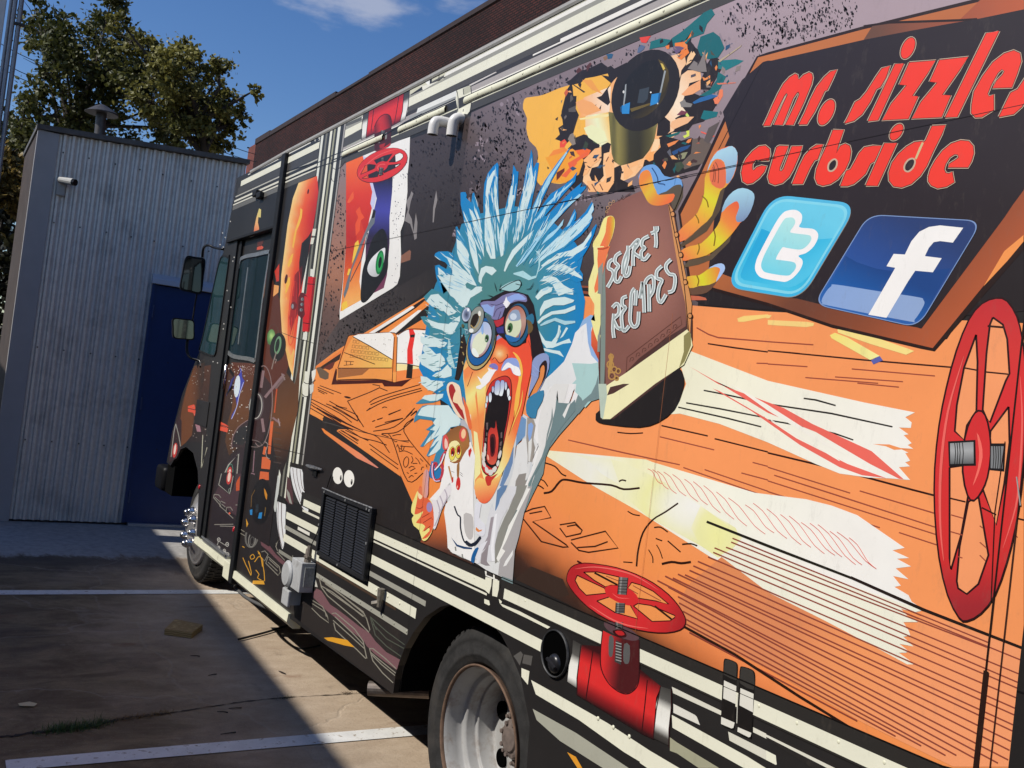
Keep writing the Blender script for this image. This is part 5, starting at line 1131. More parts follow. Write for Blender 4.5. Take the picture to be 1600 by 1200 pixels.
# ---- poster with planet and eye
g = Print('poster_print')
g.p('X', '541 250 567 243 600 228 641 214 640 245 637 275 637 300 632 345 626 362 627 400 625 432 621 444 614 450 531 500 531 485 534 460 541 385 541 320', '#eeece6')
g.p('X', '541 251 567 243 573 262 582 300 583 318 577 345 572 370 566 400 562 440 566 468 532 487 535 458 541 385 541 320', lin(545, 250, 560, 480, (0, '#f26a2c'), (0.25, '#dd3a28'), (0.55, '#b82a26'), (0.75, '#dd5a2c'), (1, '#f09a4a')))
g.p('X', '560 330 572 370 566 400 562 440 566 468 534 484 545 440 556 390', lin(545, 380, 565, 470, (0, '#d23d28'), (0.5, '#ec7a3a'), (1, '#f2b060')))
g.p('X', '567 243 578 250 590 300 583 330 579 318 582 300', '#c9cbe8')
g.p('X', '573 247 616 231 613 300 609 340 609 380 605 430 600 450 580 460 570 455 572 380 582 340 589 310', lin(595, 240, 590, 450, (0, '#231e22'), (0.2, '#272240'), (0.42, '#4a4aa6'), (0.62, '#2c2440'), (1, '#7a3c56')))
for q in ('275 105 295 120 290 200 265 260 240 330 230 350 245 270 262 180', '620 320 640 300 650 350 625 400 600 450 610 380', '580 480 600 480 590 520 570 520', '545 690 570 680 575 720 540 745 535 710'): 
    g.p('A6', q, '#f2c64a')
g.p('A6', '625 120 650 90 660 130 680 160 655 180 650 240 625 275 622 200 640 160', '#e8562f'); g.p('A6', '570 65 595 15 610 -5 612 40 585 70', '#ec6034')
g.p('A6', '738 108 750 120 742 195 700 250 600 490 580 600 555 665 548 640 575 540 640 350 700 210 722 160', '#6d747c'); g.l('A6', '700 255 660 420 590 560', 1.2, '#39414a'); g.p('A6', '735 108 750 118 742 160 722 165', '#1d1b1b')
g.p('A6', '790 230 808 245 822 300 828 420 820 500 780 570 730 640 690 685 665 690 655 660 660 560 670 480 700 380 730 290 765 245', '#1f1c1b', 4)
g.p('A6', '770 370 800 350 810 360 800 440 775 510 750 530 715 520 697 480 720 420', lin(585, 400, 598, 430, (0, '#e6e6e6'), (1, '#b9bcbc')), 3); g.e('A6', 775, 440, 24, 76, 8, '#157a3f'); g.e('A6', 777, 440, 17, 62, 8, '#2fa052'); g.e('A6', 777, 440, 10, 36, 8, '#0e2016')
speckle(g, parse('X', '620 225 640 218 636 300 628 400 624 440 612 448 612 300'), 90, 1.1, '#33344a', 12)
g.done('poster print with planet and a green eye')

# ---- printed pipework along top and bottom
CRM, LG, MG, DG, BK = '#e6e4ce', '#b5ae9f', '#96958a', '#4a4742', '#2d2a27'
g = Print('top_pipe_print')
XR, XL = 0.32, 4.735
g.strip(2.742, 2.966, XR, 4.95, BK)
for z0, z1, c in ((2.963, 2.9655, '#c9c6a8'), (2.961, 2.981, '#c5c2a6'), (2.945, 2.9605, '#ece9de'), (2.928, 2.945, '#98968a'), (2.887, 2.928, CRM), (2.862, 2.887, '#504c46'), (2.844, 2.862, '#3a3531'), (2.821, 2.844, '#a8a19c'), (2.816, 2.8212, '#ebe6da'), (2.8125, 2.816, '#26221f'), (2.7735, 2.7785, '#dcdac2'), (2.742, 2.7735, '#47443f')):
    g.strip(z0, z1, XR, XL if z0 > 2.9 or z1 < 2.9 else XL, c)
# variations along the run
x_a, x_b = side(835, 92)[0], side(876, 64)[0]
g.strip(2.852, 2.858, XR, side(833, 86)[0], '#eae6dc'); g.strip(2.856, 2.868, XR, side(876, 63)[0], '#ece8de')
g.p('P2', '100 820 550 612 552 690 80 882', '#e3e3dc'); g.p('P2', '0 915 540 680 550 705 0 950', '#9b9c98'); g.l('P2', '0 960 540 712', 2.0, '#1f1c1a')
g.p('P2', '700 545 1010 392 1025 398 720 555', '#cfc9c2')
g.p('P2', '0 640 10 590 150 560 160 520 250 450 300 430 360 380 440 345 420 420 400 485 0 660', '#cfccb2'); g.p('P2', '20 655 150 565 150 605 20 665', '#2e2b27'); g.p('P2', '240 520 350 460 410 430 400 480 260 540', '#55524b'); g.p('P2', '150 560 260 530 400 475 410 430 430 420 440 440 160 610', '#e6e3d2'); g.l('P2', '360 385 345 465', 1.0, BK)
g.p('P2', '180 510 215 480 245 455 250 470 235 540 215 545', '#f0efe6'); g.p('P2', '240 460 270 460 260 520 240 540', '#26231f')
# strap around the pipe
g.p('P2', '555 610 620 585 715 548 720 640 725 760 710 850 680 890 560 870 565 830 545 710', '#e4e2cc'); g.p('P2', '635 585 712 550 720 625 640 665', '#b9b8a2'); g.p('P2', '578 705 725 645 725 752 580 828', '#38342f'); g.l('P2', '632 590 636 660', 1.0, BK); g.l('P2', '635 830 630 860', 1.0, BK); g.l('P2', '718 560 728 640 724 780 708 870', 1.1, BK, 3); g.l('P2', '556 612 572 700 568 860', 1.1, BK, 2)
# left of the red valve
g.p('P7', '140 440 340 360 345 300 365 262 140 355', '#5c5b54'); g.p('P7', '140 360 365 262 365 310 140 405', '#a9a899'); g.p('P7', '130 500 345 395 345 450 130 575', CRM); g.p('P7', '130 575 345 455 340 580 180 655 125 680', '#4e4c48'); g.p('P7', '165 660 330 580 345 595 190 665 170 690', '#aaa99c')
# far-left bands over the cab (body front edge)
g2x0, g2x1 = 4.955, X_BODY + 0.0
for z0, z1, c in ((2.742, 2.985, BK), (2.960, 2.982, '#b9b6a4'), (2.955, 2.9605, '#e4e1d4'), (2.898, 2.936, CRM), (2.845, 2.892, '#45423e'), (2.831, 2.840, '#b9b6a8'), (2.798, 2.811, '#dedbc8'), (2.776, 2.786, '#d9d6c4'), (2.742, 2.772, '#53504a')):
    g.strip(z0, z1, g2x0 + (0.16 if z0 < 2.95 else 0.16), g2x1, c)
for q in ('840 215 900 185 900 245 845 268', '905 185 950 172 955 215 905 240'): g.p('P3', q, '#3a3733'); 
g.l('P3', '898 185 900 248', 1.0, '#e8e6da'); g.l('P3', '940 170 962 190 945 205 962 225 945 235', 0.9, '#e8e6da')
g.done('cream and grey pipes printed along the roof line')
g = Print('header_pipe_print', lift=0.0)
for z0, z1, c in ((2.742, 2.975, BK), (2.960, 2.972, '#b9b6a4'), (2.954, 2.9605, '#e4e1d4'), (2.898, 2.936, CRM), (2.845, 2.892, '#45423e'), (2.831, 2.840, '#b9b6a8'), (2.798, 2.811, '#dedbc8'), (2.776, 2.786, '#d9d6c4'), (2.742, 2.772, '#6a6862')):
    xe_ = {2.960: 6.50, 2.954: 6.56, 2.898: 6.72, 2.845: 6.78, 2.831: 6.82, 2.798: 6.84, 2.776: 6.86, 2.742: 6.86}.get(z0, 6.5); g.strip(z0, z1, 5.76, xe_, c)
for (a, b) in ((90, 150), (440, 530)):
    g.p('P3', f'{a} {600 - (a-90)*0.45} {b} {575 - (b-150)*0.45} {b} {610 - (b-150)*0.45} {a} {632 - (a-90)*0.45}', '#3a3733'); 
g.done('cream and grey pipes printed over the cab door')
# vertical pipe bundle
g = Print('riser_pipe_print')
def vs(x0, x1, z0, z1, c): g.strip(z0, z1, x0, x1, c)
vs(4.735, 5.125, 0.95, 2.985, '#34322d')
for x0, x1, c in ((5.072, 5.108, '#dfe0d2'), (5.008, 5.036, '#77766a'), (4.934, 4.968, '#e4e3d0'), (4.884, 4.910, '#9d9c82'), (4.812, 4.852, '#e3e3d4'), (4.741, 4.761, '#a29e98')):
    vs(x0, x1, 1.12 if x0 < 4.93 else 0.95, 2.983, c)
for q in ('P9 215 885 275 885 265 945 205 945', 'P9 205 955 262 955 250 1010 190 1010'):
    f, q = q.split(' ', 1); g.p(f, q, '#dcdccb'); g.l(f, q, 1.1, BK, closed=True)
for q in ('W 80 700 60 760 85 790 130 800 170 790 200 760 205 700 170 690', ):
    pass
g.p('W', '165 720 205 700 200 760 175 830 165 770', '#e8e6da'); g.p('W', '100 720 140 725 130 950 80 960 75 850 95 800', '#e3e2d0'); g.l('W', '90 820 120 838 170 825 200 800', 1.1, BK, 3); g.l('W', '70 930 110 960 160 935', 1.1, BK, 3); g.p('W', '145 850 185 840 180 910 150 940', '#cfcfc6')
g.l('P9', '400 95 402 140 395 200', 1.2, BK, 3); g.l('P9', '385 330 395 400 430 425 470 400 500 360', 1.0, BK, 3); g.l('P9', '390 470 400 515 440 510', 0.9, BK, 3)
# elbows at the foot
for q, c in (('X 455 729 472 734 474 752 476 768 480 784 482 800 472 792 462 772 456 750', '#e2e3e2'), ('X 434 783 446 786 446 810 446 835 442 858 438 846 433 815', '#e2e3e2'), ('X 430 742 437 748 434 780 431 800 428 790 430 760', '#c9ccc6')):
    f, q = q.split(' ', 1); g.p(f, q, c, 3)
g.p('X', '454 722 474 727 474 734 453 729', '#26231f'); g.p('X', '434 777 448 782 447 788 433 783', '#26231f')
for q in ('P6 160 235 170 330 200 450 245 600', 'P6 195 240 200 330 230 450 262 505', 'P6 225 250 240 390 262 440', 'P6 30 540 25 700 40 850 65 950', 'P6 60 545 58 700 75 870'): f, q = q.split(' ', 1); g.l(f, q, 0.8, '#5c3c38', 3)
g.p('P6', '110 310 140 340 160 460 165 560 130 560 95 520', '#55383a'); g.p('P6', '105 420 130 460 155 560 130 545 110 480', '#9b9a90')
g.done('bundle of cream pipes printed down the front of the box')
# bottom rails
g = Print('rail_print')
g.strip(0.95, 1.022, XR, 4.70, '#2e2b28')
RR = 0.92
for x0, x1, segs in ((RR, 2.655, 0), (2.765, 3.744, 1), (4.352, 4.66, 2)):
    g.strip(0.955, 0.989, x0, x1, CRM)
    if segs == 1: g.strip(0.939, 0.9465, x0, x1, '#e2dfcc')
    elif segs == 2: g.strip(0.925, 0.936, x0, x1, '#e2dfcc')
g.strip(0.80, 0.955, XR, 3.0, '#2c2926') if False else None
g.strip(0.849, 0.885, 2.35, 3.744, CRM); g.strip(0.849, 0.885, 4.352, 4.90, CRM)
g.strip(0.794, 0.815, 3.20, 3.744, '#a09e92'); g.strip(0.794, 0.815, 4.352, 4.90, '#a09e92'); g.strip(0.824, 0.84, 4.52, 4.70, '#e4e1d4')
g.strip(0.729, 0.769, 3.27, 3.744, CRM); g.strip(0.729, 0.769, 4.352, 4.90, CRM)
g.strip(0.729, 0.745, 3.744, 4.352, CRM); g.strip(0.652, 0.674, 3.32, 4.36, '#a3a194'); g.strip(0.652, 0.674, 4.60, 4.95, '#8d8b80')
g.strip(0.716, 0.727, 3.45, 4.40, '#4b3a2c')
# behind the arch, towards the rear
g.p('B4', '120 650 300 750 600 920 860 1090 1080 1220 900 1220 700 1100 420 900 150 740', CRM); g.p('B4', '130 830 400 980 700 1180 760 1220 600 1220 300 1030 155 900', '#a7a696'); g.p('B4', '60 575 110 595 100 680 60 630', CRM)
g.p('B4', '10 500 55 470 70 490 50 560 25 520', '#5a5753'); g.p('B4', '75 490 130 500 120 560 65 545', '#5a5753'); g.p('B4', '345 1100 400 1130 440 1200 410 1200', '#e09a30')
g.p('P4', '0 1020 300 1195 320 1215 80 1215 0 1160', CRM)
g.p('P4', '250 565 640 755 640 800 640 790 260 615', '#dcd9c8'); g.p('P4', '262 698 430 785 445 800 470 865 262 768', '#e0ddd0'); g.p('P4', '250 785 840 1110 1000 1210 830 1210 255 885', CRM); g.p('P4', '235 960 290 1000 620 1200 460 1200 290 1085 235 1065', '#a3a187')
g.p('P4', '690 915 1060 1100 1070 1170 1060 1175 700 985', '#d8d5c4'); g.p('P4', '885 880 1240 1060 1240 1095 885 920', '#dcd9c8')
g.p('B8', '-10 1090 50 1122 55 1180 -10 1150', CRM); g.p('B8', '-10 978 300 1120 420 1175 480 1215 300 1215 -10 1015' , '#2a2725'); g.p('B8', '-20 985 440 1210 400 1215 -20 1000', '#dcd9c8')
# clamp straps
for q in ('P5 890 200 915 135 930 130 970 145 950 190 935 270 925 290 885 270', 'P5 985 160 1055 190 1030 250 1010 320 980 320 965 290 975 200'):
    f, q = q.split(' ', 1); g.p(f, q, '#3a3531', 2)
g.p('P5', '860 230 885 210 880 280 935 300 955 310 960 200 975 170 968 250 975 320 1010 335 1000 345 870 290', '#eceadf')
g.p('P5', '870 300 940 320 935 400 910 495 860 450 858 380', CRM); g.p('P5', '955 330 1025 345 1020 440 1000 530 945 515 948 420', CRM)
g.p('P5', '850 550 905 570 915 620 900 625 850 600', CRM); g.p('P5', '1015 550 1050 580 1045 600 1025 600', CRM); g.p('P5', '1025 600 1250 690 1500 820 1600 870 1570 890 1330 770 1060 640', CRM)
g.p('P5', '1030 290 1055 290 1050 400 1035 440 1045 470', BK)
for q in ('655 440 660 360 680 345 750 370 768 400 765 480 758 560 750 730 740 880 720 895 640 860 640 760', '780 500 785 430 800 405 880 430 903 470 900 600 890 760 875 950 860 965 770 920 765 800'):
    g.p('P4', q, '#1d1a18', 3)
for q in ('662 440 667 370 685 352 745 375 760 405 757 480 755 515 660 470', '788 500 793 435 805 412 875 437 895 475 893 590 790 540'): g.p('P4', q, '#3a3733', 2)
for a in ('662 515 758 560 752 700 655 655', '640 800 745 845 735 885 720 890 638 855', '790 575 893 620 888 765 783 710', '770 880 875 925 868 955 855 960 766 915'): g.p('P4', a, '#e0ddd0')
g.l('P4', '655 560 900 665', 1.0, BK); g.l('P4', '768 625 762 850', 1.0, '#d5d2c4')
# scuffed bump lines of the cladding
g.done('cream and black stripes printed low on the flank')

# lower skirt ornament: art deco pipes
g = Print('skirt_print')
g.strip(0.40, 0.652, 3.38, 4.65, '#2f2a27'); MV, OL = '#79565a', '#8f8a7c'
g.p('P8', '370 340 390 310 430 330 500 440 560 480 640 540 740 620 820 670 870 740 960 830 1070 890 1045 975 950 910 860 840 800 780 770 730 660 650 560 560 470 490 400 420 360 380', MV)
g.p('P8', '0 20 60 90 150 160 185 190 180 140 100 60 40 0', MV); g.p('P8', '355 340 395 320 430 385 360 380', MV)
for q in ('410 210 430 300 480 370 600 470 720 570 820 670 825 645 800 560 770 500 640 400 500 290 420 230', '460 270 600 370 760 500 790 545 640 440 470 320', '430 290 520 340 650 440 770 540',
          '515 515 545 510 700 640 770 740 800 880 790 880 720 810 620 720 545 650 530 590', '540 540 680 670 775 770', '525 570 660 690 780 800',
          '820 800 850 800 950 880 1040 965', '830 830 900 890 1035 1000', '822 800 850 900 930 1000 1015 1080', '840 850 920 930 1030 1020'):
    g.l('P8', q, 1.4, OL, 0)
for q in ('825 540 850 560 960 660 1110 770', '850 600 960 720 1105 800', '830 550 870 690 960 780 1080 865', '835 545 880 650'): g.l('P8', q, 1.3, '#53584c', 0)
for q in ('345 400 440 460 480 540 490 590 420 540 350 470', '350 430 460 500 470 540', '105 180 150 200 180 250', '105 180 120 260 160 300', '110 200 170 240', '0 60 90 170 85 210 0 130', '0 90 80 190'): g.l('P8', q, 1.2, OL, 0)
g.p('P8', '450 712 520 708 640 730 700 790 620 775 480 735', '#e0a02c'); g.p('P8', '370 190 400 300 375 295', '#c9c7bb'); 
g.done('art deco outline ornament on the front skirt')
g = Print('front_skirt_print')
g.strip(0.42, 0.655, 4.66, 5.67, '#2c2725')
for q in ('1010 590 1100 650 1150 720 1280 830 1290 870 1180 790 1080 690 1020 640', ): g.p('C8', q, '#6d4a4e')
for q in ('1080 740 1180 830 1190 880 1170 910 1060 800 1080 740', '1090 765 1170 840', '1080 790 1165 870', '1200 880 1260 930 1290 990', '1205 880 1215 960 1260 1020', '1215 900 1280 960', '1020 700 1050 690 1080 720 1050 780 1010 740', '1160 700 1230 775', '1150 630 1170 590 1150 650 1165 690', '840 500 870 520', '830 530 880 560', '1275 790 1300 750 1300 730'): g.l('C8', q, 1.1, OL)
OG = '#dba033'
g.p('C8', '985 535 1030 520 1098 415 1060 520 1010 590 985 590', OG)
for q in ('905 780 930 880 925 910', '960 790 980 760 1000 740 1030 760 1035 820 1045 880 1050 960', '970 860 1000 900 985 930 1020 950', '855 750 880 810 900 850 925 905', '1000 700 1020 760 1030 830', '850 650 870 660', '920 740 945 720 960 750 930 765 920 740', '990 690 1000 720'): g.l('C8', q, 1.2, OG, 2)
g.p('C8', '945 955 1040 955 1050 990 940 985', OG)
g.ring('C8', 935, 560, 62, 105, 8, 16, '#6b6862'); g.ring('C8', 937, 590, 34, 68, 8, 9, '#84817a'); g.ring('C8', 938, 600, 20, 38, 8, 6, '#5f5c57')
g.done('yellow robot legs and rings printed by the cab step')

# ---- front corner art between door and pipes
g = Print('planet_print')
g.strip(0.655, 2.3, 5.12, 5.67, '#2a2422')
g.p('P3', '530 760 575 745 560 1200 520 1200', '#24221f') if False else None
RIM = [(270, 476), (286, 467), (330, 452), (390, 445), (440, 438), (500, 437), (540, 441), (575, 452), (600, 463)]
def PL(p):
    y = p[1]; x0 = RIM[-1][1]
    for (ya, xa), (yb, xb) in zip(RIM, RIM[1:]):
        if ya <= y <= yb: x0 = xa + (xb - xa) * (y - ya) / (yb - ya)
    return ramp([(0, hexc('#f8d488')), (0.15, hexc('#f4a458')), (0.38, hexc('#e85c30')), (0.7, hexc('#cf2c28')), (1, hexc('#a81e22'))], (p[0] - x0) / 48)
g.p('X', '467 286 496 275 498 300 494 330 482 400 474 440 466 500 462 545 458 590 452 572 446 560 440 530 438 500 438 470 440 430 445 390 450 350 458 310', PL)
g.p('C6', '1210 830 1250 950 1300 1040 1330 960 1340 1000 1310 1150 1240 1010 1205 900', '#eab566')
for q in ('P9 150 725 165 740 160 800 140 860 120 900 110 960 95 1040 85 1030 95 960 110 890 130 830 145 780', 'P9 80 1090 95 1080 80 1150 60 1190 45 1170 60 1130', 'C6 1290 30 1320 -10 1310 60 1280 120 1265 110', 'C6 1255 230 1290 220 1290 290 1260 370 1240 400 1245 340', 'C6 1250 440 1258 420 1256 470'):
    f, q = q.split(' ', 1); g.p(f, q, '#f0b848')
g.e('P9', 210, 597, 6, 20, 10, '#3a0d10'); g.e('C6', 1250, 240, 15, 50, 10, '#4b1312')
g.p('X', '468 460 476 430 482 400 488 360 482 370 472 380 468 410', '#26211f'); g.p('C6', '1280 640 1300 560 1340 200 1420 100 1410 300 1380 400 1370 600 1330 700 1300 800', lin(460, 440, 470, 440, (0, '#a12325'), (1, '#5a1518')))
g.ring('C6', 1332, 530, 52, 405, 5.5, 9, '#e03c34'); g.ring('C6', 1322, 560, 30, 300, 5, 6, '#c23430'); g.e('C6', 1330, 520, 30, 44, 4, '#6c2024'); g.e('C6', 1318, 525, 12, 26, 4, '#8b8f93'); g.l('C6', '1340 260 1325 420', 1.4, '#c8322e'); g.l('C6', '1310 640 1295 820', 1.4, '#c8322e')
# red riser valve
g.p('C6', '1482 215 1560 222 1545 300 1530 450 1510 620 1490 790 1420 785 1425 640 1370 610 1380 430 1400 380 1460 400', '#cf1f25'); g.p('C6', '1370 610 1380 430 1400 385 1425 380 1470 420 1480 500 1460 580 1430 640 1400 645', '#5e1c20')
g.p('C6', '1440 420 1465 420 1490 480 1478 570 1450 630 1440 560', '#d02a2c'); g.p('C6', '1535 222 1560 224 1495 790 1475 788', '#8d151b'); g.l('C6', '1470 290 1552 298', 1.2, '#3a0d10'); g.l('C6', '1425 695 1500 708', 1.2, '#3a0d10')
for (a, b) in ((1420, 450), (1415, 505), (1408, 562)): g.e('C6', a, b, 15, 17, 0, '#858a8e'); g.e('C6', a + 5, b, 8, 15, 0, '#55595d')
g.p('C6', '1505 135 1548 140 1540 215 1500 210', '#dedfd2'); g.p('C6', '1430 795 1472 800 1465 875 1420 870', '#dedfd2')
g.done('glowing orange planet and red valve printed at the box front corner')
g = Print('corner_print')
g.p('X', '436 566 461 600 470 560 466 640 448 720 440 745 428 700 420 640 424 600', lin(430, 600, 460, 720, (0, '#5a3a26'), (0.5, '#6d4425'), (1, '#2a2220')))
g.p('X', '424 430 438 470 441 520 452 572 440 600 415 640 412 560 418 500', '#5c2d1f'); g.p('C6', '1130 160 1180 80 1175 300 1150 270', '#cc3b28'); g.p('C6', '1125 300 1175 310 1170 380 1115 425', '#eda45c'); g.p('C6', '1140 270 1180 260 1175 310 1145 300', '#2a1b18')
g.e('C6', 1093, 845, 42, 82, 6, rad(425, 525, 7, 12, (0, '#c4e58a'), (0.5, '#7ca660'), (1, '#4f7a48'))); g.ring('C6', 1110, 830, 62, 120, 8, 7, '#5a3c34'); g.e('C6', 1165, 950, 82, 150, 8, '#211d1c'); g.e('C6', 1165, 930, 34, 95, 10, '#6d9770'); g.e('C6', 1160, 930, 20, 70, 10, '#1f2420'); g.l('C6', '1150 1000 1125 1080 1100 1180', 1.6, '#8b7a70')
g.l('C6', '1130 1070 1150 1080 1135 1120', 1.0, '#a08a80'); 
g.ring('C7', 1195, 430, 116, 425, 3, 10, '#8a7470'); g.p('C7', '1110 240 1180 60 1290 200 1300 420 1270 600 1210 790 1110 820 1060 600', '#3b2727')
g.e('C7', 1140, 430, 80, 150, 4, '#55484a'); g.ring('C7', 1135, 430, 68, 135, 4, 9, '#b8b5ac'); g.e('C7', 1138, 440, 52, 108, 4, '#2c2626')
for q in ('1215 60 1190 240', '1230 340 1430 100', '1200 560 1220 700'): g.l('C7', q, 4.2, '#8a6f70')
g.l('C7', '1340 250 1440 130', 3.4, '#77605c'); g.l('C7', '1405 90 1440 160', 2.0, '#8b7470')
g.l('C7', '1355 250 1330 500', 2.0, '#c4552f')
for q in ('1290 590 1320 590 1300 790 1290 930 1260 930 1270 790', '1200 960 1240 960 1290 1000 1280 1090 1190 1080', '1180 1110 1270 1120 1270 1200 1170 1200', '1220 850 1250 860 1230 940 1205 930'): g.p('C7', q, '#d9683a')
g.l('C7', '1230 800 1260 830 1240 900 1250 960 1280 980', 1.2, '#9b9088', 3); g.l('C7', '1310 550 1390 610', 3, '#8c6f70'); g.l('C7', '1370 560 1385 640', 2, '#a08a85')
g.l('C7', '1120 895 1105 1120', 1.6, '#8a6a72'); g.l('C7', '1085 1130 1125 1140', 1.6, '#8a6a72'); g.ring('C7', 1110, 820, 90, 40, 10, 10, '#6f605c')
for k in range(7): g.l('C7', f'{1320} {640 + k*62} {1400} {655 + k*62}', 1.0, '#45443c' if k % 2 else '#5a4c46')
g.e('C8', 1020, 250, 92, 205, 4, '#1b1918'); g.p('C8', '975 275 998 272 995 345 965 352', '#2a3136'); g.p('C8', '918 325 942 318 940 370 922 368', '#2e86c4'); g.p('C8', '1003 350 1030 345 1022 402 992 400', '#2e86c4')
g.p('C8', '1045 130 1060 150 1075 190 1070 235 1060 220 1050 180', '#cf8a2c'); g.l('C8', '965 145 935 200 930 300', 0.9, '#7a5a2c'); g.l('C8', '1060 300 1050 380', 0.9, '#8a6a30'); g.p('C8', '885 400 905 450 890 480', OG)
g.p('P6', '-30 180 5 195 5 420 -20 440', '#282422')
g.done('dark machinery print between cab door and pipes')

# ---- sliding door and front quarter
YD_ = YDOOR
g = Print('door_print', sdoor, YDOOR)
g.p('X', '350 568 404 570 394 690 384 780 372 870 330 850 322 800 334 680', lin(350, 580, 385, 860, (0, '#4a2c20'), (0.3, '#33261f'), (0.7, '#2d2426'), (1, '#2b2424')))
g.p('C7', '700 230 960 -90 1100 -60 1080 300 1000 560 880 800 870 860 840 960 820 880 790 780 870 600 920 540 800 420 790 200', lin(360, 560, 370, 700, (0, '#5a2e1f'), (0.5, '#70431f'), (1, '#3a2a20'))) if False else None
g.p('X', '362 566 404 568 398 640 390 690 371 700 358 712 352 690 356 660 362 640 366 610', lin(380, 566, 360, 710, (0, '#5d3020'), (0.5, '#6b4122'), (1, '#4e3420')))
g.p('X', '404 400 419 405 415 440 404 470 409 420', '#2a2422'); g.p('C5', '1135 1010 1190 990 1215 1010 1200 1035 1130 1045', '#d0553c'); g.p('C5', '1140 920 1220 900 1210 960 1180 1000 1135 1000', '#5a2a20')
g.p('C6', '1060 20 1080 10 1075 120 1062 90', '#eab066'); g.p('C6', '1068 120 1105 90 1090 260 1045 300', '#c83c2c'); g.p('C6', '1045 300 1090 290 1075 415 1035 440', '#ea9a55'); g.p('C6', '1010 470 1075 430 1050 700 985 850 975 800 1000 600', '#4b271d')
g.p('C7', '900 250 930 140 970 80 965 20 985 60 990 130 1015 170 1000 220 960 320 945 420 900 520 870 570 885 520 935 430 925 350', '#3f45a8'); g.e('C7', 938, 225, 30, 115, 6, '#d9e6ec'); g.p('C7', '820 330 850 250 880 150 920 110 900 170 870 240 845 290', '#35357e'); g.l('C7', '1005 180 965 300 930 450 880 565', 0.9, '#c4c8ee', 3)
g.p('C7', '712 588 760 590 820 620 850 645 830 655 710 615', '#e2573d'); g.p('C7', '708 628 845 660 835 705 705 668', '#e2573d'); g.l('C7', '715 610 845 650', 1.1, BK)
g.p('C7', '885 840 900 740 960 640 1050 580 1080 590 1060 860 880 860', '#3a2b2b'); g.p('C7', '895 820 920 720 980 650 1040 640 1030 790 1000 840', '#2b2a2a'); g.l('C7', '882 870 890 760 950 650 1050 575', 1.2, '#8a706e', 3); g.l('C7', '1075 610 1050 780', 1.6, '#7c5f68')
g.p('C7', '760 1210 850 1000 950 890 1000 870 1040 870 1010 1210', '#33272a'); g.l('C7', '770 1210 850 1040 955 925 930 1210', 1.5, '#a9a69b', 0); g.l('C7', '790 1230 860 1060 940 960 915 1210', 1.2, '#3e3d3a', 0)
g.e('C7', 855, 1150, 28, 88, 8, '#c9453f'); g.e('C7', 857, 1150, 15, 64, 8, '#f2d9cc'); g.ring('C7', 860, 1130, 34, 100, 8, 5, '#5a9a80')
g.e('C8', 733, 40, 26, 60, 8, '#c2403a'); g.e('C8', 733, 30, 14, 46, 8, '#f0c8b8')
g.p('C8', '640 -10 640 100 735 185 765 130 790 -10', '#2c2527'); g.l('C8', '665 0 640 100 738 182 770 20', 1.3, '#9c9a90', 0); g.e('C8', 733, 40, 24, 58, 8, '#c2403a'); g.e('C8', 733, 30, 13, 44, 8, '#f0d0c0'); g.ring('C8', 738, 150, 12, 20, 8, 4, '#8a9a8a')
g.p('C8', '595 200 640 110 740 190 770 130 800 0 850 0 800 380 740 340 640 230', '#4a363a'); g.l('C8', '665 0 640 100 738 182 770 20', 1.2, '#9c9a90', 0); g.p('C8', '805 60 830 20 825 150 795 155 795 90', '#c4552f')
for q in ('600 185 640 190 660 215', '600 185 595 215 660 290', '605 210 650 250', '660 245 700 265', '655 250 650 290 710 340', '665 270 700 300', '715 300 745 300 765 330', '712 300 705 340 770 400', '850 320 890 345 895 360', '790 280 820 280', '600 455 770 452', '650 468 790 472', '850 340 880 400'): g.l('C8', q, 1.1, '#8f8a80')
g.e('C8', 737, 355, 9, 10, 0, '#e0644c'); g.e('C8', 775, 505, 15, 16, 0, '#c05a6c')
for (a, b, r_) in ((640, 590, 15), (715, 632, 16), (640, 660, 12), (690, 690, 14), (720, 720, 13)): g.ring('C8', a, b, r_, r_*1.3, 0, r_*0.4, '#b9b6ae', 14); g.e('C8', a, b, r_*.3, r_*.4, 0, '#b9b6ae', 8)
for q in ('650 610 700 640', '625 640 640 600', '640 670 720 710'): g.l('C8', q, 0.9, '#a9a69e')
rnd = random.Random(8)
for i in range(75):
    a, b = rnd.uniform(352, 403), rnd.uniform(568, 705); g.e('X', a, b, 0.75, 0.9, 0, rnd.choice(('#e8e4dc', '#c8b8a8')), 5)
for (a, b) in ((1028, 595), (1020, 675), (1018, 725), (1130, 600)): g.e('C6', a, b, 4, 7, 0, '#e8e0d8', 6)
g.done('night sky, ringed planets and machinery printed on the sliding door')
g = Print('quarter_print')
g.p('X', '302 575 330 570 326 620 322 680 316 692 300 690 284 690 270 712 263 718 270 676 284 630', lin(295, 570, 320, 700, (0, '#54321f'), (0.5, '#3c2a22'), (1, '#2a2423')))
g.p('X', '304 572 320 566 318 600 305 640 300 680 290 692 280 700 278 680 284 640 292 605', lin(300, 640, 315, 640, (0, '#6f4326'), (1, '#3a2a20')))
g.p('X', '269 676 279 648 284 658 283 700 276 716 264 722', '#3b2a2a'); g.l('C7', '300 615 280 700 250 960', 1.2, '#9c9a90', 2); g.l('C7', '300 620 330 740 348 850', 1.2, '#9c9a90', 2); g.e('C7', 290, 890, 24, 78, 8, '#c9453f'); g.e('C7', 290, 880, 11, 55, 8, '#f2d9cc')
g.p('C7', '425 430 490 412 502 440 500 470 520 500 518 530 490 530 480 500 425 488', '#e2573d'); g.l('C7', '425 452 500 470', 1.0, BK); g.p('C7', '492 580 540 578 560 698 520 695', '#a87a84')
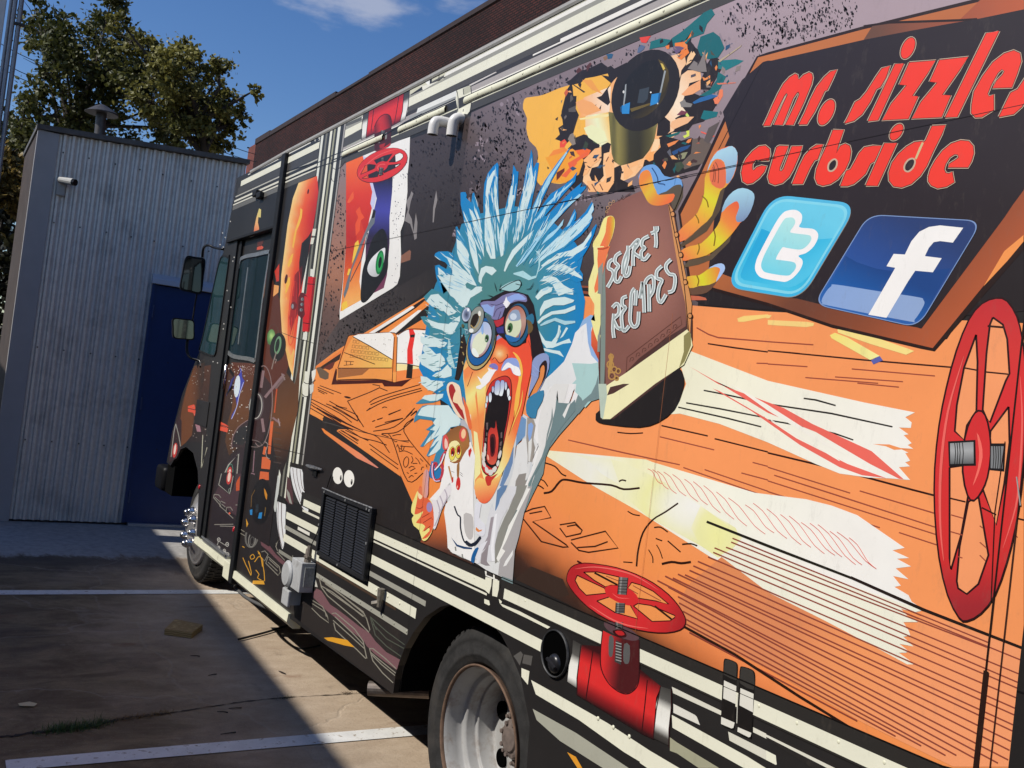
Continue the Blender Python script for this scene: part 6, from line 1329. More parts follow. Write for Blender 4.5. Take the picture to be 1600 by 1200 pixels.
g.l('C7', '580 730 565 1080 625 860', 1.2, '#b9b6a0'); g.e('C7', 535, 515, 8, 9, 0, '#d8d8d0', 8); g.e('C7', 607, 536, 9, 10, 0, '#d8d8d0', 8)
for i in range(40):
    a, b = rnd.uniform(300, 326), rnd.uniform(572, 690); g.e('X', a, b, 0.6, 0.8, 0, '#a89c90', 5)
for (a, b) in ((344, 382), (349, 386), (352, 371), (348, 364), (341, 452), (355, 454), (357, 470), (361, 480), (349, 514), (350, 506), (364, 408), (366, 402), (333, 565), (340, 567), (360, 346)): g.e('X', a, b, 0.9, 1.1, 0, '#c9c5bc', 6)
g.done('machinery print on the front quarter panel')['kind'] = 'stuff'
g = Print('header_print')
g.p('C5', '1160 525 1185 540 1175 580 1150 640 1145 700 1160 770 1155 820 1090 840 1100 760 1125 640', lin(405, 330, 400, 365, (0, '#d8c878'), (0.5, '#eab070'), (1, '#d8603c'))); g.p('C5', '1028 870 1080 848 1105 862 1085 878 1040 888', '#eab07a')
g.p('P3', '180 1190 215 1110 225 1095 220 1200', '#d9c678')
g.done()

FR.update({'E1': (1150, 100, 6), 'E2': (1340, 190, 8), 'E3': (930, 370, 6.313), 'E4': (1440, 440, 2.2222), 'E5': (870, 870, 5)})
# ---- torn hole with blast and flue drawing
g = Print('blast_print')
g.p('B1', '95 610 170 600 230 580 300 550 400 520 480 480 560 455 610 450 620 520 620 760 600 900 480 1000 420 1110 300 1150 240 1140 180 1160 150 1100 165 980 150 920 110 880 90 800 95 740 70 680 75 630', '#f2b548', 2)
g.p('B1', '620 500 700 440 1060 330 1130 320 1170 400 1190 520 1130 600 1090 700 1110 760 1040 830 930 930 900 990 820 1040 770 1100 700 1130 640 1200 500 1190 440 1130 470 1000 540 900 600 800 610 620', lin(940, 230, 1090, 110, (0, '#f6c490'), (0.4, '#f4b070'), (0.7, '#f8e4c8'), (1, '#f0b884')))
g.p('Q', '330 700 550 640 600 900 570 1000 450 1020 420 900 330 900', lin(915, 200, 955, 190, (0, '#f0c79a'), (0.5, '#e8ecc0'), (1, '#f4c060')))
g.p('B1', '450 610 620 540 610 700 480 720 420 740', lin(905, 170, 950, 160, (0, '#f4a860'), (1, '#f6dcc0')))
# dark torn edges
for q in ('335 515 365 500 420 450 500 420 560 390 600 420 620 410 640 430 700 400 720 420 640 500 620 520 600 460 560 470 520 480 460 490 430 520 380 530 365 560 360 530',
          '365 530 380 540 385 600 405 600 400 680 420 720 400 780 380 850 360 880 330 910 300 880 270 870 300 840 290 800 320 780 310 700 330 620 345 560',
          '1110 180 1130 200 1120 260 1150 300 1200 330 1220 400 1260 340 1330 400 1290 470 1240 560 1180 560 1130 590 1090 600 1110 520 1180 500 1200 460 1150 440 1100 440 1060 470 1040 560 1060 440 1090 400 1080 340 1000 330 1050 290 960 300 1000 240',
          '920 700 960 735 990 760 990 820 960 850 930 850 905 850 910 800', '1080 600 1130 580 1180 600 1260 600 1290 640 1240 720 1200 760 1130 780 1100 820 1000 830 980 870 920 860 1010 820 1040 770 1020 740 1090 700 1060 660',
          '920 860 1000 860 1060 880 1120 860 1200 900 1200 1000 1160 1060 1080 1080 980 1110 880 1080 820 1040 830 1000 870 990 900 950 930 920',
          '400 860 450 840 520 860 550 910 540 960 500 990 470 1020 450 1090 440 1160 400 1190 330 1130 410 1050 430 1000 410 960 350 930 380 900', '560 910 600 890 620 900 610 950 575 960 570 1040 575 1100 545 1135 500 1130 485 1095 500 1050 540 1040 560 1000',
          '640 1050 680 1030 690 1060 680 1120 700 1130 760 1160 770 1200 600 1200 640 1130 635 1080', '560 470 620 480 700 400 720 390 700 460 650 470 640 500 590 560 560 600 530 610 600 660 615 640 600 560 620 520', '340 500 360 510 460 575 450 580',
          '480 700 530 650 520 680 490 715', '545 680 560 655 555 690', '270 745 290 730 285 755', '220 1040 235 1050 225 1060'):
    g.p('B1', q, '#29211e')
for q, c in (('1000 240 1060 200 1120 150 1200 80 1250 55 1270 90 1220 150 1200 210 1120 240 1080 290 1010 290', '#1d6a6e'), ('870 260 930 240 1000 250 960 290 900 300 860 310', '#1f6f72'), ('1180 230 1260 200 1300 230 1330 300 1290 360 1230 370 1180 350 1160 300', '#1c6469'), ('1290 380 1400 370 1450 380 1420 400 1340 440 1290 430', '#23757a'),
             ('1290 450 1340 480 1300 560 1230 600 1170 600 1240 560 1280 500', '#1f686b'), ('1200 690 1290 700 1280 730 1210 750 1180 740', '#1d6e74'), ('960 850 1060 820 1040 840 990 860', '#1a6462'),
             ('1020 270 1090 260 1130 190 1120 230 1080 260 1110 330 1060 375 1035 360 1060 320 1020 290', '#ee8238'), ('1130 310 1150 340 1120 390 1090 410 1100 360', '#f5c896'), ('960 290 985 280 985 305 970 308', '#ee8238'), ('1010 290 1050 290 1080 300 1030 340 1010 310', '#6a5876'),
             ('800 235 870 225 840 270 810 265 800 240', '#e8483a'), ('790 300 810 280 835 290 825 310 800 330 785 330', '#5c6c8a'), ('740 390 800 355 795 380 730 420', '#f2b078'), ('590 340 620 335 635 340 625 365 600 370', '#2c5a7c'), ('570 360 595 345 600 365 580 380', '#8a6a52'),
             ('400 445 420 420 440 440 410 460', '#5a3431'), ('465 415 490 390 500 400 470 450', '#5a3431'), ('1300 560 1320 560 1320 600 1290 650 1270 650 1260 620 1290 600', '#e98058'), ('1290 380 1340 350 1440 280 1430 295 1300 390', '#b5a488'), ('1280 520 1400 515 1400 520 1290 530', '#d8765a'),
             ('1170 400 1210 310 1210 380 1220 450 1170 450 1100 430 1140 380', '#827a76'), ('1190 480 1210 490 1240 470 1240 490 1200 505', '#f0924c'), ('1120 470 1150 460 1150 475 1120 485', '#58525a'), ('1130 640 1180 610 1250 590 1290 600 1240 620 1140 650', '#2b66a0'), ('1050 640 1080 620 1090 640 1130 650 1120 670 1060 670', '#86827e'),
             ('1030 720 1060 690 1100 700 1090 715 1050 720', '#7a3d4c'), ('1085 720 1095 705 1110 725 1100 735', '#c8e070'), ('1000 760 1040 740 1090 730 1140 730 1100 770 1010 810 990 790', '#f0b888'), ('1070 850 1095 840 1090 820 1110 815 1110 850 1080 865', '#d6e25c'), ('970 900 1010 885 1045 875 1020 900 980 920', '#e98a4c'),
             ('1000 950 1060 920 1120 905 1100 930 1010 970', '#2c4f80'), ('1040 970 1070 955 1100 950 1080 990 1045 1000', '#8f9070'), ('1130 870 1190 860 1250 900 1200 1020 1130 1040 1080 1060 1060 1020 1120 960', '#6a5c52'), ('1020 1020 1060 1010 1080 1040 1040 1080 1020 1060', '#3f4a36'), ('1180 820 1270 850 1260 858 1185 830', '#e9604c'),
             ('940 1000 960 990 965 1020 945 1010', '#7c2d3c'), ('970 950 990 930 1000 970 990 980', '#5e5e66'), ('1230 800 1300 760 1260 850 1230 900 1200 880', '#5e5450'), ('850 960 890 930 885 1000 860 1010 830 990', '#f5a860'), ('890 870 925 870 925 900 910 940 870 950', '#f6cfa0'),
             ('350 870 365 840 385 830 400 900 380 910', '#8a7e74'), ('355 680 400 660 400 700 355 700', '#5a5450'), ('365 600 375 590 385 620 365 640', '#5e5650'), ('300 890 330 870 345 890 330 920 300 925', '#e8503a'), ('260 940 330 920 360 950 300 980 230 980', '#ee8a3a'), ('340 970 400 940 470 930 495 940 480 970 400 1020 300 1050', '#ee6a30'), ('330 940 380 930 410 950 390 990 340 1000', '#f08a30'),
             ('210 985 300 960 380 930 450 1000 420 1090 340 1140 250 1140 300 1070 260 1080', '#f0a030'), ('280 1080 330 1050 330 1070 300 1110 280 1130', '#6a2c1c'), ('350 1020 470 950 480 960 360 1050', '#e9663a'), ('310 1100 400 1010 410 1020 340 1110', '#e9663a'), ('460 880 480 900 470 930 445 925', '#3a4432'), ('500 860 540 870 530 900 510 890', '#4a5a3a'),
             ('440 500 500 560 570 590 540 560 500 500', '#eda04c'), ('400 640 440 620 500 640 560 690 470 720 420 700', '#f0a868'), ('420 740 620 710 600 730 430 750', '#f2e0a0'), ('450 800 500 780 580 820 600 880 540 900 480 860', '#e8e9b8'), ('1080 600 1060 590 1110 540 1180 500 1180 560 1130 590', '#f1a874')):
    g.p('B1', q, c)
for q in ('450 1000 520 930 560 920 550 1000 500 1040 470 1090 445 1100 460 1040', '590 1000 620 950 640 1000 640 1040 640 1130 590 1180 540 1180 590 1110 575 1000', '700 1060 690 1040 710 1040 720 1000 790 990 790 1030 740 1050 760 1080 720 1120 700 1120', '470 1130 640 1140 600 1200 480 1200'):
    g.p('B1', q, '#f5b77c')
for q in ('470 1160 490 1190', '500 1150 530 1200', '550 1150 570 1190', '520 970 530 1000 515 1010', '590 1010 605 980'): g.l('B1', q, 1.6, '#7a4a34')
# flying shards round the hole
rnd = random.Random(15)
for i in range(190):
    a = rnd.uniform(0, 6.28); rr = rnd.uniform(0.72, 1.22); px = 1000 + 150*rr*math.cos(a); py = 165 + 118*rr*math.sin(a) - 12*math.cos(a)
    if py < 20 + (1110 - px) * 0.43 + 10 or px > 1182 - (py-60)*0.5 or px < 878: continue
    s_ = rnd.uniform(2.0, 7.5); aa = rnd.uniform(0, 3.14); P = []
    for k in range(rnd.choice((3, 4, 5))): t = k * 6.28 / 4.2 + rnd.uniform(-.3, .3); P.append((px + s_*rnd.uniform(.5, 1.3)*math.cos(t)*math.cos(aa) - s_*.5*math.sin(t)*math.sin(aa), py + s_*math.cos(t)*math.sin(aa) + s_*.5*math.sin(t)*math.cos(aa)))
    g.p('X', P, rnd.choice(('#28201e', '#28201e', '#28201e', '#3c3330', '#6c625e', '#8a7e78', '#e98a4a', '#f0b070', '#1d5c60', '#4a3430', '#2f5070', '#514b3c', '#c8603c')))
# flue drawing
g.p('B1', '605 700 625 960 640 1010 680 1035 740 1020 820 990 860 940 890 880 905 800 925 720 850 740', lin(955, 0, 1030, 0, (0, '#77703c'), (0.06, '#5a5531'), (0.15, '#8c8145'), (0.38, '#3b3724'), (0.6, '#34301f'), (0.85, '#5c552e'), (1, '#948a52')))
g.e('B1', 837, 565, 196, 270, 28, '#28221e'); g.e('B1', 832, 560, 130, 202, 33, lin(965, 90, 1045, 175, (0, '#3c3620'), (0.3, '#1f1c18'), (0.7, '#241f18'), (1, '#57491f')))
g.p('B1', '915 370 950 390 980 440 985 500 960 570 925 620 950 520 950 450', lin(1030, 95, 1045, 150, (0, '#5c4c22'), (1, '#3c3318'))); g.p('B1', '930 395 945 400 960 430 948 440', '#d8bc58')
g.p('B1', '800 560 860 545 850 620 825 645 785 645', '#3c4349'); g.p('B1', '690 660 740 640 735 712 690 712', '#2f87c8'); g.p('B1', '875 590 935 580 915 645 865 662', '#2f87c8'); g.p('B1', '680 670 690 662 690 705 682 700', '#1d5788'); g.p('B1', '920 585 935 580 920 640 912 645', '#1d5788')
g.p('B1', '710 530 718 525 715 590 704 660 697 660', '#9aa0a2'); g.p('B1', '955 440 965 445 935 580 925 582', '#9aa0a2'); g.e('B1', 700, 575, 6, 9, 0, '#d8d8d4'); g.e('B1', 870, 578, 5, 5, 0, '#f0f0ec'); g.e('B1', 913, 648, 4, 5, 0, '#cfd8de'); g.p('B1', '740 680 865 645 870 655 750 700', '#6b5a2a')
g.done('blast hole with flying shards and a drawn flue pipe')

# ---- signboard with lettering and social icons
g = Print('signboard_print')
g.p('B5', '-60 350 -20 330 0 325 600 165 660 150 1340 -10 2000 -190 2000 800 1600 845 1440 1200 1035 2202 1000 2190 0 1915 -100 1890 -350 1830 -500 1780', '#2a2021') if False else None
g.p('X', '1183 88 1200 82 1350 41 1365 38 1535 -4 1640 -30 1640 330 1600 372 1600 390 1461 549 1440 545 1300 512 1200 478 1120 456 1076 442 1060 330 1092 270 1140 165', '#2a1a16')
g.poly(parse('X', '1185 90 1200 86 1350 46 1368 42 1535 2 1640 -24 1640 330 1600 370 1458 544 1300 507 1200 473 1120 451 1080 438 1064 335 1096 272 1144 168'), lin(1150, 150, 1500, 500, (0, '#c0723f'), (0.35, '#b5683c'), (0.6, '#6c4030'), (0.8, '#8a4a30'), (1, '#b25a36')), 30)
g.p('B5', '660 155 760 135 1200 125 1340 -10 1340 -10 1600 -60 1600 60 1340 120 600 250', lin(1370, 45, 1600, 0, (0, '#6a4838'), (0.5, '#9a5238'), (1, '#b85c38')))
g.l('B5', '600 165 760 142 1200 128 1310 120', 3.2, '#2a1a16')
g.p('B5', '-30 390 0 385 380 300 600 250 860 200 1160 145 1310 120 1600 60 1800 20 1800 700 1600 1190 960 2055 400 1885 110 1860 0 1830 -180 1750 -120 1300 -280 700 -160 500', '#2b2326')
g.p('X', '1200 95 1193 97 1110 280 1118 330 1108 420 1200 455 1300 480 1400 506 1441 513 1570 340 1600 295 1600 90', '#2b2326')
g.l('X', '1192 98 1110 260', 1.2, '#1c1516')
g.p('B6', '1350 590 1480 370 1600 270 1600 310 1500 430', '#f09650'); g.l('B6', '1340 590 1600 225', 1.0, '#7a3d24') if False else None
g.done('dark signboard with a brown wooden frame printed on the flank')
g = Print('lettering_print')
RED, TAN, SHD = '#ef3d2e', '#c3ab92', '#1d1413'
def letter(f, outer, sm=3, holes=()):
    O = parse(f, outer)
    if sm: O = catmull(O, sm, True)
    g.l('X', O, 4.3, TAN, 0, closed=True); g.l('X', O, 2.0, SHD, 0, closed=True); g.poly(O, hexc(RED))
    for h in holes:
        Hh = parse(f, h); Hh = catmull(Hh, 3, True); g.poly(Hh, hexc('#2b2326')); g.l('X', Hh, 2.6, TAN, 0, closed=True); 
def ltr(f, s_, **k): letter(f, s_, **k)
ltr('E1', '262 580 300 500 350 385 400 280 450 190 510 125 560 95 580 105 593 150 640 105 690 82 715 95 722 130 710 190 640 360 540 572 468 572 560 380 598 290 590 262 575 270 540 320 440 572 362 572 450 370 488 290 478 272 455 300 410 390 322 578', sm=0)
ltr('E1', '595 568 650 460 700 340 760 220 830 130 890 75 950 55 915 130 860 245 835 255 800 330 740 450 685 535 670 566', sm=0)
g2 = [(150, 0)]
def oval(f, cx, cy, rx, ry, rot):
    a = math.radians(rot); O = parse(f, [(cx + rx*math.cos(t)*math.cos(a) - ry*math.sin(t)*math.sin(a), cy + rx*math.cos(t)*math.sin(a) + ry*math.sin(t)*math.cos(a)) for t in [2*math.pi*i/26 for i in range(26)]])
    g.l('X', O, 4.3, TAN, 0, closed=True); g.l('X', O, 2.0, SHD, 0, closed=True); g.poly(O, hexc(RED))
oval('E1', 853, 455, 60, 128, 26); oval('B5', 878, 302, 36, 70, 25); oval('E2', 492, 133, 62, 112, 34)
ltr('B5', '482 772 500 740 548 640 580 622 620 575 680 480 715 430 765 412 740 485 705 545 680 558 640 640 590 715 540 755', sm=0)
ltr('B5', '628 758 798 402 852 398 690 752', sm=0); ltr('B5', '887 393 1050 380 1000 460 905 600 942 604 880 743 718 752 775 650 870 535 825 530', sm=0)
ltr('B5', '1075 378 1255 358 1200 440 1092 594 1145 598 1088 733 903 742 960 640 1062 518 1015 512', sm=0); ltr('B5', '1112 735 1368 210 1448 195 1186 732', sm=0)
ltr('B5', '1278 655 1292 575 1345 480 1410 392 1480 338 1540 318 1578 335 1586 385 1560 465 1528 548 1408 552 1432 508 1470 470 1482 447 1466 434 1440 458 1402 525 1376 588 1386 606 1414 592 1415 688 1340 733 1300 735 1275 708', sm=0)
ltr('B5', '1448 732 1500 625 1522 582 1565 560 1605 500 1660 420 1700 385 1780 370 1740 460 1700 490 1640 590 1590 670 1540 715', sm=0)
ltr('E1', '55 1020 70 950 100 890 160 820 220 775 280 768 318 800 322 850 310 905 230 905 190 898 158 940 155 985 170 1000 200 970 245 955 290 960 270 1010 220 1070 160 1115 110 1125 68 1100', sm=0)
ltr('E1', '385 785 410 770 495 772 480 810 415 970 412 1000 430 1008 450 985 530 775 625 772 600 850 540 990 500 1060 440 1115 370 1135 320 1115 305 1060 330 970', sm=0)
ltr('E1', '532 1125 600 960 650 860 710 795 760 762 820 755 770 895 740 905 700 970 630 1125', sm=0)
ltr('E1', '915 622 1015 620 965 760 945 840 985 770 1030 750 1070 770 1082 820 1070 900 1030 990 960 1080 890 1125 820 1142 770 1125 748 1070 760 990 800 890 870 740', sm=0, holes=('905 905 935 895 952 920 945 965 915 1000 885 1005 870 985 875 940',))
ltr('E2', '-355 800 -300 690 -240 660 -180 570 -110 450 0 480 60 370 140 300 225 282 298 285 205 490 150 515 60 680 0 730 -100 815 -240 850', sm=0) if False else None
ltr('E1', '985 1145 1040 1005 1080 990 1130 900 1160 840 1210 785 1290 770 1372 768 1302 915 1265 935 1220 1030 1160 1085 1110 1125 1050 1145', sm=0)
ltr('E2', '112 800 345 275 500 270 255 805', sm=0)
ltr('E2', '940 60 1108 50 1060 160 950 380 870 560 790 680 680 780 560 825 460 810 405 740 400 640 440 520 520 410 620 320 720 262 820 250 830 262 860 240', sm=0, holes=('600 540 640 485 690 465 720 480 725 520 700 580 650 625 610 620 592 590',))
g.l('E2', '825 265 790 340 735 470', 3.2, '#cdb987')
ltr('E2', '895 690 920 600 980 490 1070 370 1180 280 1300 240 1400 250 1452 310 1460 400 1430 500 1390 575 1140 575 1160 530 1240 480 1275 450 1260 415 1220 412 1160 450 1110 530 1090 600 1110 645 1150 655 1190 630 1215 760 1120 815 1010 835 930 800 895 750', sm=0)
lt = g.done('red outlined lettering on the signboard')

def rq(f, C, cut, k=1.0, dx=0, dy=0):
    """rounded four-cornered outline, scaled by k about its centre"""
    mx_, my_ = sum(c[0] for c in C)/4, sum(c[1] for c in C)/4; C = [(mx_ + (c[0]-mx_)*k + dx, my_ + (c[1]-my_)*k + dy) for c in C]; out = []
    for i in range(4):
        p0, p1, p2 = C[i-1], C[i], C[(i+1) % 4]; a_ = (p1[0] + (p0[0]-p1[0])*cut, p1[1] + (p0[1]-p1[1])*cut); b_ = (p1[0] + (p2[0]-p1[0])*cut, p1[1] + (p2[1]-p1[1])*cut)
        for s_ in range(10):
            t = s_/9; out.append(tuple((1-t)**2*a_[j] + 2*t*(1-t)*p1[j] + t*t*b_[j] for j in (0, 1)))
    return out
TC = [(452, 92), (1345, 190), (752, 1186), (-42, 1056)]
g = Print('bird_letter_icon')
g.p('T', rq('T', TC, 0.22, 1.0, 3, 8), '#8f8274')
g.p('T', rq('T', TC, 0.22), lin(1250, 310, 1220, 460, (0, '#53b7de'), (0.5, '#3eb0dd'), (1, '#3fb4df')))
g.p('T', rq('T', TC, 0.21, 0.94), '#82d4e8')
g.p('T', rq('T', TC, 0.20, 0.885), lin(1260, 330, 1200, 460, (0, '#6ccbe6'), (0.48, '#52c0e2'), (0.5, '#35b3dd'), (0.8, '#3bbbe0'), (1, '#58c6e6')))
g.p('T', '340 450 440 490 700 540 900 565 1080 550 850 925 770 1000 690 1045 620 1065 160 985 125 960 120 930 150 850', lin(1200, 380, 1240, 440, (0, '#2aa9d8'), (0.6, '#3cb8de'), (1, '#50c2e4')))
g.p('T', '560 290 620 260 690 255 740 280 762 320 755 380 735 435 860 450 910 475 930 520 915 580 870 650 800 705 725 732 760 770 768 810 745 870 700 930 650 975 590 1003 540 1000 360 968 300 930 272 870 280 800 320 700 480 400', '#f4f0ee', 4)
g.p('T', '580 350 620 335 660 335 685 355 690 390 670 430 640 475 660 495 820 515 850 530 858 560 830 610 780 655 720 668 600 650 560 645 520 700 490 765 520 775 660 795 695 820 695 860 660 910 600 940 400 910 350 880 335 830 350 770 390 680 520 440', lin(1240, 340, 1210, 430, (0, '#b4e6e2'), (0.3, '#a4e0e2'), (1, '#72d0e2')), 4)
g.done('sky blue rounded icon with a white letter t')
FC = [(632, 140), (1345, 180), (942, 850), (288, 704)]
g = Print('letter_icon')
g.p('B6', rq('B6', FC, 0.14), '#7d97c4')
g.p('B6', rq('B6', FC, 0.14, 0.983), lin(1400, 340, 1320, 500, (0, '#2b3f70'), (0.45, '#2c4f93'), (1, '#2a66b0')))
g.p('B6', '490 400 560 440 680 480 800 498 940 500 1080 485 1145 478 980 770 920 805 380 715 345 690 350 640', lin(1350, 410, 1310, 500, (0, '#1f4583'), (0.5, '#1f5ba4'), (1, '#2867b4')))
g.p('B6', '430 580 700 622 940 658 975 675 978 710 920 800 880 808 390 712 345 695 342 670 370 620 400 590', lin(1290, 450, 1440, 500, (0, '#88a5d4'), (1, '#8fa6cc')), 4)
g.p('B6', '1225 225 1160 318 1080 308 1040 315 1010 350 985 402 1090 415 1035 503 925 493 880 560 745 787 632 768 800 475 745 465 790 388 860 392 900 310 950 250 1010 220 1080 210', '#f3f0eb')
g.done('dark blue rounded icon with a white letter f')

# ---- valves
g = Print('valve_print')
# lower valve body
RV = lin(930, 1000, 1000, 1140, (0, '#7c1c1e'), (0.25, '#d42a2c'), (0.5, '#e03230'), (0.8, '#9a1f22'), (1, '#3a1516'))
def cyl(c_a, c_b, c_mid): return lin(960, 1000, 925, 1090, (0, '#4c1517'), (0.22, '#c02528'), (0.45, '#dc302f'), (0.62, '#d82c2c'), (0.85, '#6e1a1c'), (1, '#231312'))
def across(p, base=((0, '#3a1315'), (0.16, '#a32124'), (0.32, '#dc2f2e'), (0.62, '#dd302f'), (0.82, '#8d1e21'), (1, '#2a1314'))):
    x, z = side(*p); ztop, zbot = 1.025, 0.752
    return ramp([(t, hexc(c)) for t, c in base], (0.928 - z) / (0.928 - 0.782))
g.p('B4', '435 430 560 440 700 500 850 620 935 690 905 760 885 1020 820 990 410 745 410 680', across, sub=5)
def steel_x(p):
    x, z = side(*p); return ramp([(0, hexc('#3a3835')), (0.25, hexc('#5a5854')), (0.4, hexc('#e6e4da')), (0.7, hexc('#efede4')), (0.85, hexc('#4a4642')), (1, hexc('#23201e'))], (0.928 - z) / 0.15)
g.p('B4', '385 400 440 430 412 640 408 700 350 660 360 560 380 480', steel_x, sub=5); g.p('B4', '935 690 1000 710 1000 800 985 960 985 1060 890 1015 905 800', steel_x, sub=5)
for q in ('435 430 410 640 410 745', '510 465 485 640 465 775', '850 650 835 800 815 980', '932 690 905 840 886 1020', '1000 705 1000 820 985 960 985 1070'): g.l('B4', q, 1.5, '#2b1012')
def neck(p):
    x, z = side(*p); return ramp([(0, hexc('#8c2224')), (0.25, hexc('#d03032')), (0.55, hexc('#d62e2e')), (0.8, hexc('#8c2528')), (1, hexc('#4c1a1c'))], (2.185 - x) / 0.165)
g.p('B4', '570 340 630 370 720 400 800 400 797 600 795 660 770 710 730 735 690 730 640 700 590 640 560 580 555 480', neck, sub=5)
g.l('B4', '570 340 557 480 562 580 600 660 650 710 700 735 740 733 780 700 797 650 800 560 800 400', 1.6, '#2b1012', 3)
g.p('B4', '580 290 610 285 660 300 740 330 790 370 795 395 760 405 700 390 620 350 585 320', '#5c4247', 2); g.p('B4', '635 340 690 335 720 365 710 385 660 380 640 360', '#3b1113', 2); g.p('B4', '648 345 690 343 708 368 670 370', '#b82628', 2)
g.p('B4', '612 375 640 390 635 480 625 505 608 490', '#5c5b5a', 2); g.p('B4', '705 425 740 435 738 530 722 550 700 530', '#5c5b5a', 2); g.p('B4', '655 400 690 420 685 555 645 535', '#3f3d3c'); 
for k in range(7): g.l('B4', f'{652} {415+k*18} {688} {425+k*18}', 1.3, '#a5a4a0')
# wheel with holes
g.p('E5', '78 170 95 105 140 62 220 45 330 55 470 80 620 130 760 200 880 290 960 380 1010 470 1012 530 970 575 860 598 720 590 560 555 400 495 250 400 140 290 90 215', '#3b0f10', 2)
g.p('E5', '84 172 100 110 145 68 222 52 330 62 470 88 618 138 757 208 875 298 953 385 1003 472 1004 528 965 568 860 590 720 582 560 547 402 487 254 394 146 286 96 212', lin(900, 900, 1070, 960, (0, '#b5262a'), (0.3, '#d83236'), (0.8, '#d02c2e'), (1, '#a82428')), 2)
ORB = '#ee9552'
for hq in ('165 145 378 245 390 285 235 300 180 245 148 185', '215 120 320 118 492 158 486 225 430 222 385 235 300 185', '590 200 660 220 760 270 880 370 780 345 635 322 560 245', '605 385 640 365 740 380 930 460 925 475 890 500 750 505', '318 345 420 312 580 378 638 485 460 435'):
    g.p('E5', hq, ORB); g.l('E5', hq, 1.7, '#3b0f10', 0, closed=True)
for q in ('300 125 480 220', '770 385 905 490'): g.l('E5', q, 3.0, '#2a150d')
for q in ('390 150 490 190', '600 225 700 280 820 345', '570 250 640 290'): g.l('E5', q, 1.2, '#8e4436')
g.p('E5', '385 240 440 222 560 245 630 300 640 350 600 380 520 370 420 320 385 280', '#d42c2e', 2); g.l('E5', '440 285 490 320 575 325', 1.4, '#f0605a', 3, True)
def bolt_(p0, p1, w_, n, g=g, f='E5'):
    (x0, y0), (x1, y1) = parse(f, [p0, p1]); g.l('X', [(x0, y0), (x1, y1)], w_ + 2, '#211817'); g.l('X', [(x0, y0), (x1, y1)], w_, '#62605e'); dx, dy = x1-x0, y1-y0; L_ = math.hypot(dx, dy); nx, ny = -dy/L_, dx/L_
    g.l('X', [(x0 + nx*w_*.25, y0 + ny*w_*.25), (x1 + nx*w_*.25, y1 + ny*w_*.25)], w_*0.2, '#8e8c88')
    for k in range(n): t = (k+1)/(n+1.0); c_ = (x0+dx*t, y0+dy*t); g.l('X', [(c_[0]-nx*w_/2, c_[1]-ny*w_/2), (c_[0]+nx*w_/2, c_[1]+ny*w_/2+0.8)], 1.0, '#23201f')
bolt_((527, 160), (515, 295), 13, 5); bolt_((503, 360), (498, 440), 13, 5); bolt_((492, 510), (490, 560), 11, 3)
g.l('E5', '150 95 300 80 500 110 640 160 800 260', 2.2, '#ee6a62', 4, True); g.l('E5', '260 375 420 480 560 535 720 560', 2.2, '#ee6a62', 4, True); g.l('E5', '165 32 200 50', 2.4, '#3b0f10')
# upper valve at the roof line
def rcyl(p):
    x, z = side(*p); return ramp([(0, hexc('#4c1517')), (0.2, hexc('#a82024')), (0.4, hexc('#e0302e')), (0.75, hexc('#dc2f2e')), (0.92, hexc('#8d1e21')), (1, hexc('#2a1314'))], (2.982 - z) / 0.15)
def scyl(p):
    x, z = side(*p); return ramp([(0, hexc('#2c2a27')), (0.3, hexc('#4c4a46')), (0.42, hexc('#e6e4da')), (0.75, hexc('#efede4')), (0.9, hexc('#4a4642')), (1, hexc('#23201e'))], (2.982 - z) / 0.17)
g.p('P7', '365 250 440 220 400 560 340 590', scyl, sub=3.5); g.p('P7', '830 30 905 -5 880 250 850 350 790 385 800 240', scyl, sub=3.5)
g.p('P7', '425 225 840 30 820 250 790 380 680 440 490 520 395 570 400 480', rcyl, sub=3.5)
for q in ('428 225 410 400 390 570', '485 220 465 380 450 500', '780 55 760 200 725 400', '838 30 820 250 790 380', '368 255 345 420 338 590', '905 0 885 200 850 350'): g.l('P7', q, 0.9, '#2b1012')
g.p('P7', '490 640 495 520 490 440 520 370 570 310 625 288 670 305 690 360 690 460 680 560 680 650 620 690 560 720 500 720', lin(586, 200, 612, 195, (0, '#6a1a1c'), (0.35, '#cc2c2c'), (0.6, '#b8282a'), (1, '#451416')), 2); g.l('P7', '490 440 520 370 570 310 625 288 670 305 690 360 688 420', 1.0, '#2b1012', 3)
g.p('P7', '490 520 690 440 685 620 600 680 495 720 490 640', '#46191a'); 
for q in ('545 545 560 540 555 620 540 630', '620 510 640 500 635 575 615 585'): g.p('P7', q, '#8e8c88')
bolt_((592, 480), (586, 560), 5, 4, f='P7'); g.p('P7', '550 650 620 625 600 680 555 690', '#a82224')
g.e('P7', 583, 888, 318, 176, -24, '#5a1416'); g.e('P7', 583, 886, 312, 170, -24, '#dc3230'); g.l('P7', '300 1040 330 960 420 860 560 760 720 705 800 700', 1.2, '#f0625a', 3, True)
for hq, c in (('330 995 380 895 410 880 500 905 490 925', '#e0562c'), ('410 885 430 875 510 885 490 925 410 960', '#2a2324'), ('490 830 600 780 705 750 640 840 580 845 515 870', '#2a2a30'), ('660 850 730 770 735 850', '#2a2324'), ('735 765 790 740 825 760 830 790 800 825 740 850', '#f0eee8'), ('660 885 800 870 770 895 730 920 600 980 590 940', '#29242a'), ('735 890 790 870 770 893 740 912', '#f0eee8'), ('420 1000 520 955 540 965 530 1020 480 1030 425 1035', '#2a2324'), ('345 1040 400 1008 425 1037 370 1045', '#e0562c'), ('545 1010 560 1005 590 985 600 990 560 1012', '#29242a')):
    g.p('P7', hq, c); g.l('P7', hq, 0.8, '#3b0f10', 0, closed=True)
